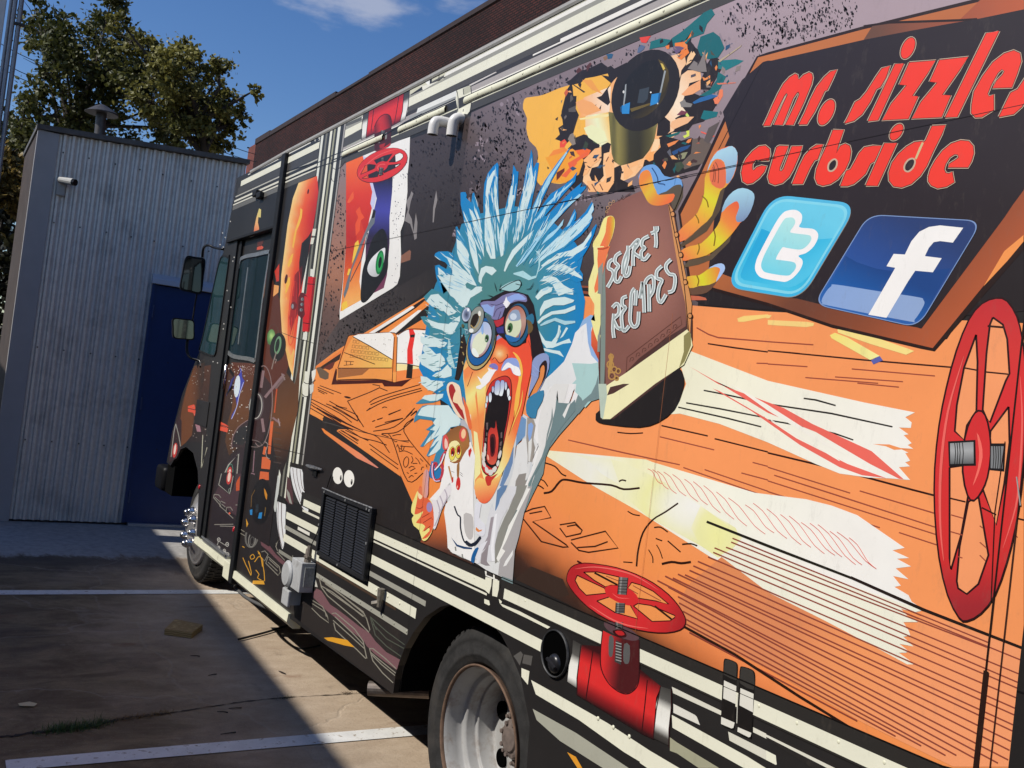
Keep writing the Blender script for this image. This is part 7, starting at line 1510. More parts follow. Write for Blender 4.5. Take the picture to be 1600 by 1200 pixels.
g.e('P7', 575, 900, 78, 55, -24, '#d42c2e'); g.l('P7', '540 940 530 910 560 880 620 875', 1.2, '#f0625a', 3); bolt_((575, 915), (560, 1000), 5, 4, f='P7'); bolt_((590, 800), (588, 840), 4, 2, f='P7')
# big wheel on the right
g.p('E4', '262 55 300 65 335 120 352 190 362 260 365 330 362 560 352 720 330 860 300 980 260 1090 210 1155 160 1182 130 1170 90 1090 60 960 45 800 45 650 60 500 85 370 120 240 165 130 210 75', '#2b1012', 2)
g.p('E4', '262 61 298 71 331 124 348 193 357 262 360 332 357 560 347 718 325 857 295 976 256 1085 208 1149 160 1175 133 1163 95 1086 66 958 51 800 51 651 66 502 91 373 126 243 169 135 213 80', lin(1560, 470, 1530, 970, (0, '#c23236'), (0.15, '#cc3634'), (0.3, '#d43234'), (0.8, '#d0302f'), (0.95, '#a02a30'), (1, '#9c2a2e')), 2)
OB2 = '#f19a66'
for hq in ('250 125 285 150 300 200 308 320 295 345 240 490 215 445 228 250 240 150', '192 185 197 280 193 450 160 500 150 550 118 520 125 430 150 300', '305 435 308 560 290 700 262 845 215 720 235 650 242 520', '100 645 150 640 165 740 140 880 105 1000 100 960', '165 765 200 745 235 950 200 1050 160 1085 130 1065 125 1040 135 920'):
    g.p('E4', hq, OB2); g.l('E4', hq, 3.2, '#2b1012', 0, closed=True)
g.l('E4', '232 155 290 160', 3.2, '#33140e'); g.l('E4', '150 300 194 308', 2.4, '#33140e'); g.l('E4', '222 314 303 322', 2.4, '#33140e'); g.l('E4', '100 752 155 765', 2.4, '#33140e'); g.l('E4', '212 785 262 810', 2.4, '#33140e')
for q in ('105 810 148 822', '205 848 215 856', '103 868 145 880', '205 905 228 925', '130 955 145 960', '205 950 225 970'): g.l('E4', q, 1.8, '#9a4a38')
g.p('E4', '150 540 175 470 200 445 225 460 242 520 246 600 235 680 215 730 185 765 160 745 142 660', '#2b1012', 2); g.p('E4', '156 545 179 476 201 452 221 466 236 523 240 600 229 678 210 725 185 757 165 740 149 658', '#d13032', 2)
g.p('E4', '95 555 190 550 192 640 98 642', '#1c1718'); g.p('E4', '102 562 183 557 184 632 103 634', lin(1485, 690, 1485, 725, (0, '#8d8f90'), (0.4, '#a6a8a8'), (1, '#5a5c5e')))
for x in (118, 126, 134, 145): g.l('E4', f'{x} 560 {x+3} 595 {x} 634', 1.3, '#222', 2) if False else g.l('E4', f'{x} 560 {x+3} 595 {x} 634', 1.3, '#222222', 2)
g.p('E4', '242 562 295 562 290 660 240 655', '#1c1718'); g.p('E4', '244 572 288 572 284 650 243 648', '#7c7e7f')
for x in (252, 260, 268, 276): g.l('E4', f'{x} 570 {x+2} 610 {x-1} 650', 1.3, '#222222', 2)
g.p('E4', '195 525 210 560 215 610 200 670 180 710 198 650 203 590', '#ee6c60', 2); g.l('E4', '150 260 95 450 70 650 68 840 80 970', 4.2, '#e8675e', 4, True); g.l('E4', '345 330 352 480 345 640 330 780 285 925', 3.2, '#e8675e', 4, True)
g.done('red hand wheels and pipe valves printed on the flank')

# ---- hair and face of the shouting scientist
g = Print('hair_print'); HAIRP = []
HB2 = rad(778, 470, 150, 215, (0, '#4f8580'), (0.35, '#4b868c'), (0.62, '#2f84a6'), (0.85, '#1c80bb'), (1.1, '#117cbf'))
HAIRMASS = '760 515 740 470 700 440 665 470 680 500 660 560 655 600 672 640 690 655 700 690 730 700 760 650 790 590 830 560 860 600 870 560 905 500 915 460 910 430 900 400 890 375 860 345 820 330 780 335 745 345 720 370 715 400'
g.p('X', '682 442 698 420 712 380 722 350 745 335 770 330 800 322 825 325 850 335 880 360 900 380 912 400 905 430 915 470 912 500 905 525 890 560 872 600 850 640 840 600 800 500 760 520 735 560 730 600 742 660 735 690 725 668 712 640 690 625 668 600 655 575 662 540 668 500 672 470', HB2)
for q in ('210 905 218 885 245 870 320 868 365 885 400 925 430 985 480 1030 560 1080 600 1200 500 1220 300 1100 250 1010 210 990 250 980 300 1020 340 1010 300 960 250 940',
          '215 1000 245 980 300 1010 340 1040 420 1090 520 1200 270 1210 245 1150 225 1080', '388 665 400 660 430 725 470 775 495 840 520 960 560 1100 480 1050 420 900 392 830 390 740',
          '428 380 440 375 470 375 480 400 475 420 492 440 518 462 528 385 540 378 548 400 552 440 585 520 615 640 640 800 600 980 540 950 500 830 470 700 448 560 430 480',
          '735 128 745 150 742 300 745 480 752 560 765 610 780 700 760 900 700 940 650 880 625 760 620 600 618 420 628 300 655 220 700 160', '868 150 880 165 895 200 912 205 905 300 890 420 872 530 850 700 800 900 750 880 765 620 790 560 810 470 835 370 855 300 862 220',
          '1018 18 1028 60 1036 180 1060 130 1082 130 1075 190 1060 290 1030 420 1000 600 950 760 880 820 850 700 900 560 925 440 950 350 968 230 985 150 1000 120',
          '1345 0 1340 15 1260 150 1175 300 1120 420 1060 560 1000 700 960 720 980 620 1040 470 1090 360 1130 280 1200 180 1250 110', '1400 205 1390 255 1385 285 1300 380 1220 470 1120 590 1040 700 960 800 980 700 1100 500 1180 390 1290 320 1365 255',
          '1440 295 1425 335 1475 325 1470 345 1350 480 1200 640 1050 800 900 960 880 880 1000 720 1100 620 1200 520 1350 370', '1525 455 1540 500 1540 530 1520 560 1530 590 1500 660 1430 740 1300 840 1200 900 1090 960 1000 1000 1000 900 1100 780 1220 700 1250 720 1330 640 1400 610 1470 540 1500 490',
          '1560 640 1565 655 1540 730 1500 830 1450 910 1405 950 1410 1000 1450 1060 1448 1110 1400 1130 1360 1110 1300 1090 1260 1090 1310 1130 1380 1180 1400 1220 1100 1230 1060 1050 1120 950 1250 850 1350 845 1420 820 1490 760 1530 680',
          '1380 515 1395 550 1390 600 1340 660 1290 720 1270 720 1320 660 1350 580'):
    g.p('H', q, rad(790, 460, 150, 215, (0, '#4b868c'), (0.45, '#3a88a0'), (0.68, '#1f83b8'), (0.9, '#0f7fc4')), 0, 7); HAIRP.append(parse('H', q))
LB, LB2 = '#cfe3e2', '#9fcfe4'
for q, c in (('395 760 410 775 440 790 480 850 500 900 490 960 520 1080 460 1000 420 940 400 880', LB), ('500 510 530 540 560 600 600 700 620 830 625 920 600 850 560 730 520 600', LB), ('475 620 510 640 540 750 560 850 575 950 580 1060 545 990 510 870 490 740', LB), ('540 480 560 520 590 600 600 680 570 600 545 530', LB),
             ('700 200 720 190 690 290 660 400 670 560 700 700 715 850 720 930 680 930 645 860 630 760 630 620 640 500 638 380 650 280', LB), ('725 240 735 250 732 400 750 560 755 640 735 590 712 480 708 380 712 290', LB), ('850 320 870 330 860 400 880 400 850 520 830 620 800 720 790 810 785 900 765 915 750 820 760 700 790 600 830 470 840 380', LB),
             ('1000 180 1020 150 1030 230 1040 260 1060 200 1040 320 1010 420 980 520 950 620 920 700 890 760 870 810 870 760 910 640 920 520 950 400 990 280', LB), ('1310 40 1320 50 1220 200 1140 350 1080 470 1020 580 1030 520 1080 400 1160 250', LB2), ('1370 280 1350 310 1200 450 1100 580 1020 660 1060 600 1150 470 1250 380', LB2), ('1420 390 1440 400 1300 520 1150 700 1050 830 960 950 900 1000 890 990 980 860 1100 700 1250 540', LB2),
             ('1535 465 1540 520 1520 560 1525 590 1440 700 1290 830 1150 910 1090 960 1100 880 1250 740 1400 640 1490 550', '#bcdbe4'), ('1520 700 1520 740 1450 850 1370 910 1320 940 1360 910 1290 910 1200 950 1120 1000 1100 990 1160 940 1250 900 1230 890 1350 860 1450 800', LB), ('1140 1020 1200 980 1290 975 1370 1020 1440 1080 1445 1100 1350 1060 1250 1030 1160 1020', LB),
             ('1040 690 1030 740 960 810 880 900 830 980 800 1040 790 1030 810 960 860 860 960 760', LB), ('1290 600 1280 650 1200 740 1100 820 1150 740 1230 680', '#9fcfe4'), ('1390 530 1370 590 1340 650 1310 670 1350 590', '#8fc8e6'), ('1050 860 1080 870 1100 900 1090 1000 1060 1090 1000 1110 930 1080 870 1060 870 1050 950 1030 1020 1080 1060 1070 1080 990 1080 900', '#a9d4da'),
             ('310 910 350 930 400 960 440 1010 480 1040 540 1110 560 1170 600 1160 610 1200 450 1200 400 1150 360 1090 360 1030 340 980', LB), ('240 1000 290 1040 330 1090 370 1110 440 1150 450 1200 340 1200 280 1150 250 1090', LB), ('580 1080 600 1010 640 990 700 1000 730 1030 690 1070 640 1040 610 1090 600 1140 580 1120', LB),
             ('1110 1110 1130 1080 1170 1070 1230 1090 1290 1150 1380 1200 1300 1190 1220 1170 1180 1120', LB)):
    g.p('H', q, c)
for q in ('930 960 1120 640', '950 980 1150 680', '990 960 1180 700', '905 990 1060 780', '1010 1000 1200 820'): g.l('H', q, 0.9, '#2f88ac')
for q in ('270 0 300 60 360 130 400 190 460 250 480 255 470 300 540 310 520 250 580 210 640 180 680 165 705 120 680 110 600 110 540 40 560 20 600 60 620 110 650 100 620 40 600 0',):
    g.p('K', q, LB)
g.p('K', '270 0 340 -10 300 60 370 150 330 180 220 130 140 210 160 250 250 300 280 360 400 390 460 360 400 300 380 330 330 360 240 320 300 420 280 440 150 395 110 400 140 460 200 520 190 590 230 600 380 620 420 560 500 500 490 390 520 310 440 260', '#3f8696')
for q, c in (('270 0 330 10 390 60 450 70 470 60 500 20 480 0 600 0 650 100 600 110 705 115 690 160 640 190 590 220 560 290 510 310 490 260 470 240 400 200 350 120', LB), ('540 90 560 70 600 90 650 105 610 140 590 150 555 130', '#4b868a'), ('600 120 640 105 620 120', '#4b868a'), ('165 250 210 190 280 180 300 200 400 290 440 340 455 350 440 370 380 390 330 340 250 310 220 300', LB),
             ('170 420 220 440 280 460 380 470 430 430 490 390 490 440 440 530 420 560 360 565 320 530 220 500', LB), ('110 580 160 600 200 580 280 610 340 640 370 650 340 690 240 690 160 690 110 640', LB), ('140 680 200 700 260 760 300 750 340 800 350 850 300 890 310 910 240 930 120 860 85 780 150 750 130 720', LB), ('220 970 260 940 310 920 370 860 410 910 410 970 340 990 260 980', LB),
             ('110 970 170 980 210 1010 320 1020 330 1060 290 1090 240 1120 180 1100 120 1050', LB), ('380 610 400 650 400 720 420 800 440 880 430 900 380 850 360 800 380 780 370 700', '#a8cdd0'), ('60 330 60 300 100 600 180 590 110 560 90 540', None),
             ('1270 60 1300 10 1360 20 1420 60 1500 110 1580 160 1580 190 1500 180 1440 200 1410 150 1380 90 1320 60', LB), ('1215 210 1270 140 1340 110 1380 130 1370 160 1300 190 1240 240', LB), ('1260 330 1300 250 1390 220 1500 210 1590 240 1580 260 1490 290 1390 290 1310 330 1260 400', LB), ('1235 450 1280 400 1370 350 1500 330 1600 290 1600 330 1500 370 1380 380 1290 430 1250 470', LB),
             ('1260 480 1320 440 1410 410 1500 440 1600 440 1600 460 1500 480 1400 440 1330 470 1270 490', '#a9d0da'), ('1240 520 1270 570 1310 630 1370 640 1410 590 1450 500 1460 540 1440 600 1410 660 1540 610 1560 650 1480 660 1380 700 1320 700 1260 620', LB), ('1250 640 1290 700 1380 720 1450 730 1490 790 1430 760 1340 740 1280 720', LB), ('1440 480 1460 490 1440 600 1420 620', LB), ('1510 500 1530 510 1480 590 1450 610', LB)):
    if c: g.p('K', q, c)
for q, c in (('60 190 110 150 190 130 330 100 330 130 290 160 230 180 120 190', '#3d86a4'), ('120 140 150 110 230 100 330 95 320 130 270 160 200 165', LB), ('45 370 50 320 90 250 130 210 180 200 380 205 440 260 500 330 510 390 460 410 400 420 380 470 350 500 330 560 340 640 330 700 300 720 290 800 250 880 220 870 215 800 240 720 265 640 240 620 190 700 165 690 240 530 220 520 130 605 105 600 160 520 200 450 160 440 240 380 215 350 100 335', '#3d86a8'),
             ('80 300 120 230 180 205 380 205 410 250 430 280 480 320 500 350 480 400 400 415 350 480 320 500 300 620 260 660 200 690 180 690 250 600 290 540 260 560 240 590 200 620 240 550 290 490 240 520 170 570 140 600 180 530 250 450 200 440 250 400 230 370 260 330 210 320 140 310', LB), ('300 400 230 520 280 450', '#3d86a8'), ('215 740 270 760 310 820 300 900 250 920 200 900 190 850', '#2a78b0')):
    g.p('M', q, c)
g.p('M', '490 350 540 330 600 450 625 440 630 700 560 640 550 500 500 440', '#b5b6bc'); g.p('M', '600 580 630 600 630 700 600 700', '#2f7d9c')
rnd = random.Random(77); k = 0
for _ in range(9000):
    if k > 330: break
    a = rnd.uniform(math.pi * 0.92, math.pi * 2.12); r0 = rnd.uniform(75, 215); x0, y0 = 790 + r0*0.72*math.cos(a), 470 + r0*math.sin(a)
    L_ = rnd.uniform(10, 30); dx, dy = math.cos(a)*0.72, math.sin(a); x1, y1 = x0 + dx*L_, y0 + dy*L_ - 1
    if any(inside((x0, y0), P) and inside((x1, y1), P) for P in HAIRP):
        g.l('X', [(x0, y0), ((x0+x1)/2 + rnd.uniform(-1, 1), (y0+y1)/2), (x1, y1)], rnd.uniform(0.8, 2.0), rnd.choice(('#cfe3e2', '#a9d0e0', '#b9d8e2', '#5fa6c4')), 2, True); k += 1
for _ in range(260):      # feathered tufts on the left side
    x0, y0 = rnd.uniform(655, 735), rnd.uniform(470, 690); a = math.atan2(y0 - 540, (x0 - 800)) + rnd.uniform(-.25, .25); L_ = rnd.uniform(5, 13)
    x1, y1 = x0 + math.cos(a)*L_, y0 + math.sin(a)*L_*1.0
    if inside((x1, y1), parse('K', '140 210 330 100 600 60 600 500 480 600 440 900 400 1000 260 1180 120 1100 60 1000 200 930 90 780 130 640 110 560 190 520 140 420')): g.l('X', [(x0, y0), ((x0+x1)/2, (y0+y1)/2 + .6), (x1, y1)], rnd.uniform(0.8, 1.6), rnd.choice(('#cfe3e2', '#cfe3e2', '#4b868c', '#3a86a0')), 2, True)
g.done('wild blue and white hair of the drawn scientist')

g = Print('coat_print')
# raised arm and coat
g.p('X', '936 496 926 494 912 505 903 525 893 555 880 590 866 620 855 650 848 668 842 690 838 705 825 740 812 780 806 830 803 880 802 905 780 900 760 890 745 880 720 870 705 862 708 840 715 812 700 790 700 760 715 720 730 700 742 720 745 780 770 760 800 730 820 680 838 640 870 600 905 570 928 585 940 570 938 540', '#d9dad8')
g.p('X', '937 496 924 492 912 500 903 520 905 530 915 520 925 500 930 540 928 560 938 575', '#8fb2d8'); g.p('X', '930 500 938 500 938 585 930 582 925 560 921 535', lin(930, 500, 935, 580, (0, '#ee7a40'), (0.5, '#d05838'), (1, '#4c1c22')))
g.p('B2', '470 820 500 790 490 850 490 950 520 1020 545 1060 545 1180 480 1270 400 1230 330 1310 250 1260 170 1340 180 1200 260 1130 330 1060 380 950 400 880 440 840', lin(880, 590, 935, 540, (0, '#dddedd'), (1, '#e6e6e6'))); g.p('B2', '500 1080 545 1070 550 1200 380 1200 440 1140', '#a9cbc8'); g.p('B2', '470 820 500 780 540 780 500 850 500 960 545 1050 545 1070 500 1020 480 940 475 880', '#8fb0dc')
for q, c in (('540 0 550 90 490 110 440 160 380 230 300 320 240 400 215 460 200 560 130 700 60 850 20 1000 8 1100 10 1250 -60 1220 -60 1000 0 800 60 700 110 560 160 400 200 300 280 200 380 100 440 0', '#75898a'), ('440 0 550 0 545 90 470 50', '#a5c8c6'), ('240 20 300 0 400 0 380 70 330 200 370 120 410 0 440 0 400 120 300 260 240 330 250 180 200 320 130 440 180 400 110 560 90 600 170 380 140 330 110 470 120 300 170 190', '#e6e4e2'), ('300 0 290 80 280 0', '#8d8d8d'), ('250 180 255 300 240 400 235 260', '#7d7a76'), ('180 350 185 420 150 530 160 440', '#7d7a76'), ('130 320 150 400 130 500 100 500 90 400', '#928b82'), ('110 240 140 260 130 330 100 320', '#7f9fd4')):
    g.p('B3', q, c)
g.p('B3', '380 -130 500 -125 545 -135 552 92 500 108 462 150 440 90 400 50 410 -20', '#a9cbc8', 0); g.p('B3', '545 -60 552 92 480 112 420 190 440 110 500 60 530 0', '#75898a')
# collar, lapels (frame M and L)
for q, c in (('1100 290 1180 340 1220 380 1200 520 1180 720 1190 800 1160 900 1140 920 1150 700 1130 520 1090 520 1030 590 1020 700 1000 860 950 980 880 1150 860 1210 780 1210 830 1060 900 880 960 700 1010 560', '#cdd0d2'), ('1140 320 1200 340 1220 400 1200 520 1190 750 1150 750 1130 520', '#9a938b'), ('1150 390 1180 370 1200 400 1180 500 1160 560 1145 480', '#86a6d8'), ('1150 560 1185 520 1180 640 1165 750 1150 740', '#d8d8d4'),
             ('1060 290 1130 340 1120 500 1060 560 1030 600 1040 440', '#6f94bc'), ('1000 560 1010 620 1000 760 960 880 900 1000 870 1100 850 1210 830 1210 850 1060 900 900 950 720 970 620', '#6a87ae'), ('1040 590 1130 520 1145 700 1140 860 1060 880 1030 960 1010 1060 960 1210 870 1210 910 1080 980 960 1010 800', '#dcdcda'), ('1060 870 1140 855 1130 950 1080 1090 1040 1210 960 1210 1000 1110 1020 1010 1030 930', '#8f8a84'),
             ('1150 760 1170 760 1160 860 1130 930 1120 920', '#d8d8d6'), ('1240 620 1270 560 1290 640 1260 740 1170 900 1100 1080 1060 1210 1030 1210 1100 1020 1180 830', '#e8e6e2'), ('1280 200 1350 60 1400 0 1540 0 1500 160 1400 300 1380 480 1340 620 1290 700 1220 860 1150 1060 1100 1210 1060 1210 1110 1050 1200 830 1250 640 1240 420', '#dddcd8'), ('1380 220 1390 330 1340 500 1310 620 1330 480 1370 330', '#7f8c8c'), ('1430 60 1420 130 1440 180 1560 190 1600 150 1600 260 1500 380 1400 520 1370 560 1340 640 1200 900 1150 1060 1150 960 1280 700 1370 420 1410 240', '#6f8486'), ('1500 330 1560 180 1530 200 1480 300', '#e0e0dc')):
    g.p('M', q, c)
g.p('L', '800 150 860 0 950 0 880 140 850 250 830 260', '#dadbda'); g.p('L', '850 40 900 -10 950 -10 930 40 880 120 850 240 830 230', '#6382a8')
g.p('L', '830 250 880 140 960 0 1040 0 1030 60 960 200 890 330 850 460 830 560 820 720 780 720 640 700 640 620 700 460 740 380 770 260 800 190', '#d5d5d8')
g.p('L', '1040 -10 1140 -10 1100 90 1020 260 940 420 900 600 860 720 830 740 830 560 860 440 920 300 1020 110', '#8b8a82'); g.p('L', '1150 0 1190 0 1110 250 1060 480 1020 620 1000 900 860 850 870 760 900 600 950 430 1040 260 1110 100', '#a9a5a4')
g.p('L', '1140 20 1170 20 1060 240 1000 380 940 520 900 600 930 620 860 730 845 690 900 560 960 380 1040 240 1100 110', '#e8e7e0'); g.p('L', '1005 610 1000 660 940 760 910 770 930 720', '#e4e4e0')
g.p('L', '830 270 850 260 840 380 820 560 830 720 800 720 790 600 810 400', '#e8e8ea'); g.p('L', '790 300 820 290 800 420 780 560 690 640 700 600 760 480', '#9a9196'); g.p('L', '700 650 770 560 750 720 780 760 740 760 690 740', '#8f878a'); g.p('L', '650 640 690 560 760 520 700 640 680 740 655 745', '#dcdce0')
g.done('white laboratory coat and raised sleeve of the drawn scientist')

g = Print('face_print')
FACE = '525 920 530 880 560 800 620 740 700 700 760 640 800 600 900 560 960 540 1100 600 1160 560 1190 700 1180 900 1160 1000 1130 1140 1110 1240 1090 1330 1060 1450 1020 1600 990 1700 960 1790 900 1900 850 2000 800 2090 760 2160 720 2190 670 2160 640 2100 630 1990 640 1900 640 1800 620 1700 600 1480 580 1350 550 1200 540 1100 525 1000'
g.p('K', FACE, lin(735, 640, 815, 600, (0, '#f0e8a0'), (0.25, '#f4c070'), (0.55, '#ef7a46'), (1, '#ea5236')), 2, 4)
g.p('K', '525 920 600 850 700 820 780 800 800 900 760 1000 740 1100 735 1250 720 1500 700 1700 690 1850 720 1950 800 2050 780 2140 720 2180 660 2150 630 2050 640 1850 610 1550 560 1300 545 1150', lin(728, 590, 765, 640, (0, '#ee8a50'), (0.2, '#f2b868'), (0.45, '#f0e48e'), (0.75, '#f3c46e'), (1, '#f09050')), 0, 4)
g.p('M', '640 950 680 900 740 920 850 900 900 850 880 920 830 1040 780 1120 730 1150 680 1130 640 1060', lin(750, 750, 760, 788, (0, '#f2c870'), (0.4, '#f0a060'), (1, '#e85a3c')), 2, 3)
g.p('M', '625 450 660 470 690 700 690 860 640 920 630 1000 635 700', '#f0e8a6')
# mouth
g.p('K', '750 1200 745 1140 780 1050 830 1000 900 970 950 970 985 1010 995 1100 990 1220 960 1400 930 1560 900 1700 880 1800 850 1880 800 1930 740 1920 700 1850 705 1700 720 1500 735 1350', '#4a1018', 2)
g.p('K', '755 1200 752 1145 785 1055 833 1006 900 977 946 978 978 1014 987 1100 982 1220 954 1398 924 1558 893 1700 873 1796 845 1872 798 1920 744 1910 706 1845 711 1700 726 1500 741 1350', rad(845, 560, 20, 20, (0, '#8c5a9a'), (1.6, '#7a4a86'), (2.4, '#c03a34'), (4, '#c8322c')), 2)
g.p('K', '775 1200 790 1120 830 1060 880 1030 930 1030 965 1080 970 1200 950 1380 925 1500 910 1620 900 1740 870 1820 820 1860 770 1840 730 1790 725 1650 730 1500 740 1350', '#1b1517', 2)
g.p('M', '735 900 760 880 800 890 860 860 800 930 790 970 760 980 745 950', '#c8392f', 2)
for q in ('830 0 840 -30 870 -35 885 0 880 60 865 108 830 100 822 60', '880 0 890 -35 920 -30 925 20 915 70 900 118 868 108 880 60', '800 30 815 20 825 50 815 85 800 75', '770 100 785 80 800 100 800 150 785 180 770 160', '745 125 758 110 766 140 760 180 745 175', '737 185 750 180 755 210 745 235 737 225', '925 -10 940 -20 950 20 940 60 925 50', '945 60 962 40 975 70 968 120 950 130', '955 130 970 110 985 130 975 160 960 155'):
    g.p('M', q, lin(770, 600, 780, 618, (0, '#9aa2d8'), (0.6, '#c0cadc'), (1, '#e6eef0')), 2, 4); g.l('M', q, 0.7, '#2b1d38', 2, closed=True)
for q in ('730 570 745 580 742 640 730 640', '725 600 745 650 735 700 720 690', '712 650 728 690 735 740 715 740 705 690', '708 730 730 745 745 790 725 800 710 770', '735 800 755 800 775 840 760 860 738 840', '770 830 800 825 815 850 795 880 770 870', '805 815 835 790 850 810 835 845 812 850', '845 760 865 730 875 760 862 790 848 790', '860 690 880 640 895 650 885 700 865 720'):
    g.p('M', q, '#d8d4ce', 2)
for q in ('745 375 765 370 762 440 750 440', '745 470 758 465 758 500 745 500', '735 520 752 515 750 555 736 550', '885 470 900 460 900 520 885 520', '880 560 900 550 890 600 875 590', '875 610 890 605 885 640 872 640'): g.p('M', q, '#6a5a5a')
g.p('M', '760 620 765 480 790 420 820 430 835 410 840 350 850 430 865 520 860 640 845 740 820 775 780 770 750 720', lin(765, 670, 780, 725, (0, '#b8342c'), (0.3, '#d8483a'), (0.7, '#c03c34'), (1, '#d86048')), 2, 4); g.p('M', '785 640 780 520 800 480 830 490 840 560 830 660 810 700 790 690', '#5c1c20', 2); g.p('M', '755 680 770 690 775 730 760 725', '#f0a890', 2); g.p('M', '795 650 790 540 805 510 820 520 825 600 815 670', '#2c1216', 2)
# nose and cheeks
g.p('K', '790 740 810 670 850 620 900 600 950 620 990 660 1000 720 980 770 930 800 900 840 870 850 840 810 800 830 775 800', rad(782, 553, 24, 24, (0, '#f6d8a0'), (0.3, '#f09a58'), (0.7, '#ea5436'), (1.2, '#e54a32')), 2, 3)
g.l('K', '805 815 830 795 870 845 905 835 950 790 945 760', 1.1, '#5a1512', 3); g.p('K', '830 640 850 590 890 565 940 570 960 620 900 600 860 620', '#8f93c8', 2)
g.l('K', '615 930 590 1000 565 1070', 1.0, '#8a2c1c', 3); g.l('K', '1150 630 1175 700 1180 780', 1.0, '#a83a28', 3)
g.p('K', '1000 740 1040 760 1080 820 1100 930 1080 1060 1060 1250 1010 1380 1030 1150 1060 1000 1050 900 1040 800', '#f2b850', 2); g.l('M', '1100 60 1080 200 1030 330 980 460', 1.6, '#f4d060', 4, True); g.l('M', '1020 250 1010 340 960 500', 1.0, '#a83a28', 3, True)
g.p('M', '650 60 665 200 680 360 690 470 675 450 660 300 640 120', '#ef8a4c')
# moustache
g.p('K', '890 900 920 830 960 800 1030 800 1060 840 1070 890 1080 970 1040 960 1000 940 980 890 940 910 900 920', '#8fa2d8', 2); g.p('K', '895 915 930 860 960 840 1010 870 1060 890 1080 950 1060 970 1010 950 990 900 960 890 920 915', '#f3f1ef', 2)
g.p('K', '770 880 790 855 830 850 860 880 850 920 820 900', '#7f7cc0', 2); g.p('K', '760 890 790 905 850 910 830 930 800 980 780 1020 740 1060 690 1100 650 1090 650 1070 700 1050 660 970 700 1000 720 970 770 920', '#f3f1ef')
# goggles
g.p('K', '530 560 500 620 480 760 450 960 440 1000 480 1010 520 900 560 700', '#2b1f1c'); g.l('K', '500 500 498 700 455 980', 1.2, '#1b1515')
g.p('K', '700 240 780 230 830 200 930 150 1050 160 1150 190 1200 280 1240 500 1310 750 1220 800 1190 820 1170 620 1150 500 1130 650 1020 690 960 650 850 560 800 380 680 290', '#241b1e')
g.p('K', '690 270 760 250 830 250 900 200 1000 170 1110 190 1140 230 1130 260 1060 250 990 270 930 310 900 400 850 430 800 420 790 370 720 350', '#7d7aa6', 2); g.p('K', '700 290 760 280 800 310 830 290 810 400 760 370 720 340', '#8fa8dc'); g.p('K', '940 230 980 200 1060 180 1130 230 1090 240 1020 240 970 280', '#8fa8e0', 2)
g.p('K', '905 265 925 250 940 205 950 240 980 270 960 300 940 320 920 290', '#f0eef0'); g.l('K', '790 280 850 290 920 260', 0.9, '#3a3050', 3); g.l('K', '820 400 850 330 930 300', 0.9, '#3a3050', 3); g.l('K', '860 430 890 350', 0.9, '#3a3050', 3)
g.p('K', '820 440 870 430 920 400 910 470 860 500 830 490', '#b8303a'); g.p('K', '835 510 920 490 920 560 860 560', '#3a3a80')
g.e('K', 700, 660, 136, 265, 16, '#1d1718'); g.e('K', 697, 660, 128, 256, 16, '#b8a670'); g.e('K', 702, 640, 124, 245, 16, '#1c1a1e'); g.e('K', 700, 640, 118, 234, 16, '#1f5f9c'); g.p('K', '760 380 820 440 835 560 810 700 790 640 790 500 740 400', '#4c5f66', 2)
g.e('K', 702, 622, 98, 184, 16, '#221c1e'); g.e('K', 698, 620, 93, 176, 16, lin(740, 500, 760, 560, (0, '#9ab6dc'), (0.5, '#c8cce0'), (1, '#a86a58'))); g.e('K', 685, 660, 68, 112, 16, '#dfe4c8', 24); g.p('K', '615 700 650 720 680 780 650 790 610 750', '#e8f0e8', 2); g.e('K', 755, 610, 20, 38, 6, '#4f7a52'); g.e('K', 755, 612, 10, 26, 6, '#1b1f1a'); g.e('K', 748, 625, 4, 8, 0, '#f0f0e8'); g.p('K', '700 480 720 475 722 560 705 565', '#8cb0e0', 2)
g.e('K', 1045, 480, 128, 215, 8, '#1d1718'); g.e('K', 1045, 478, 120, 205, 8, '#20587c'); g.e('K', 1032, 470, 108, 182, 8, '#1c1a1c'); g.e('K', 1030, 466, 100, 170, 8, lin(800, 480, 815, 530, (0, '#a8604c'), (0.5, '#b89488'), (1, '#9a6a58'))); g.e('K', 1010, 490, 76, 118, 8, '#d2d8b8'); g.p('K', '960 400 1000 340 1060 340 1080 420 1040 440 980 440', '#8fa0b8', 2); g.e('K', 1010, 400, 32, 32, 0, '#c8d4e0'); g.e('K', 978, 508, 26, 48, 8, '#3f6a3e'); g.e('K', 972, 520, 13, 30, 8, '#161a14'); g.e('K', 965, 535, 5, 8, 0, '#f0f0e8'); g.p('K', '930 570 1000 590 1060 600 1080 520 1070 620 1000 645 950 620', '#2a6aa8', 2)
g.p('K', '1130 410 1190 370 1210 420 1200 470 1170 460 1140 430', '#2f6d8c', 2); g.p('K', '1140 430 1180 450 1200 500 1190 540 1150 570 1150 500', '#6a5634', 2)
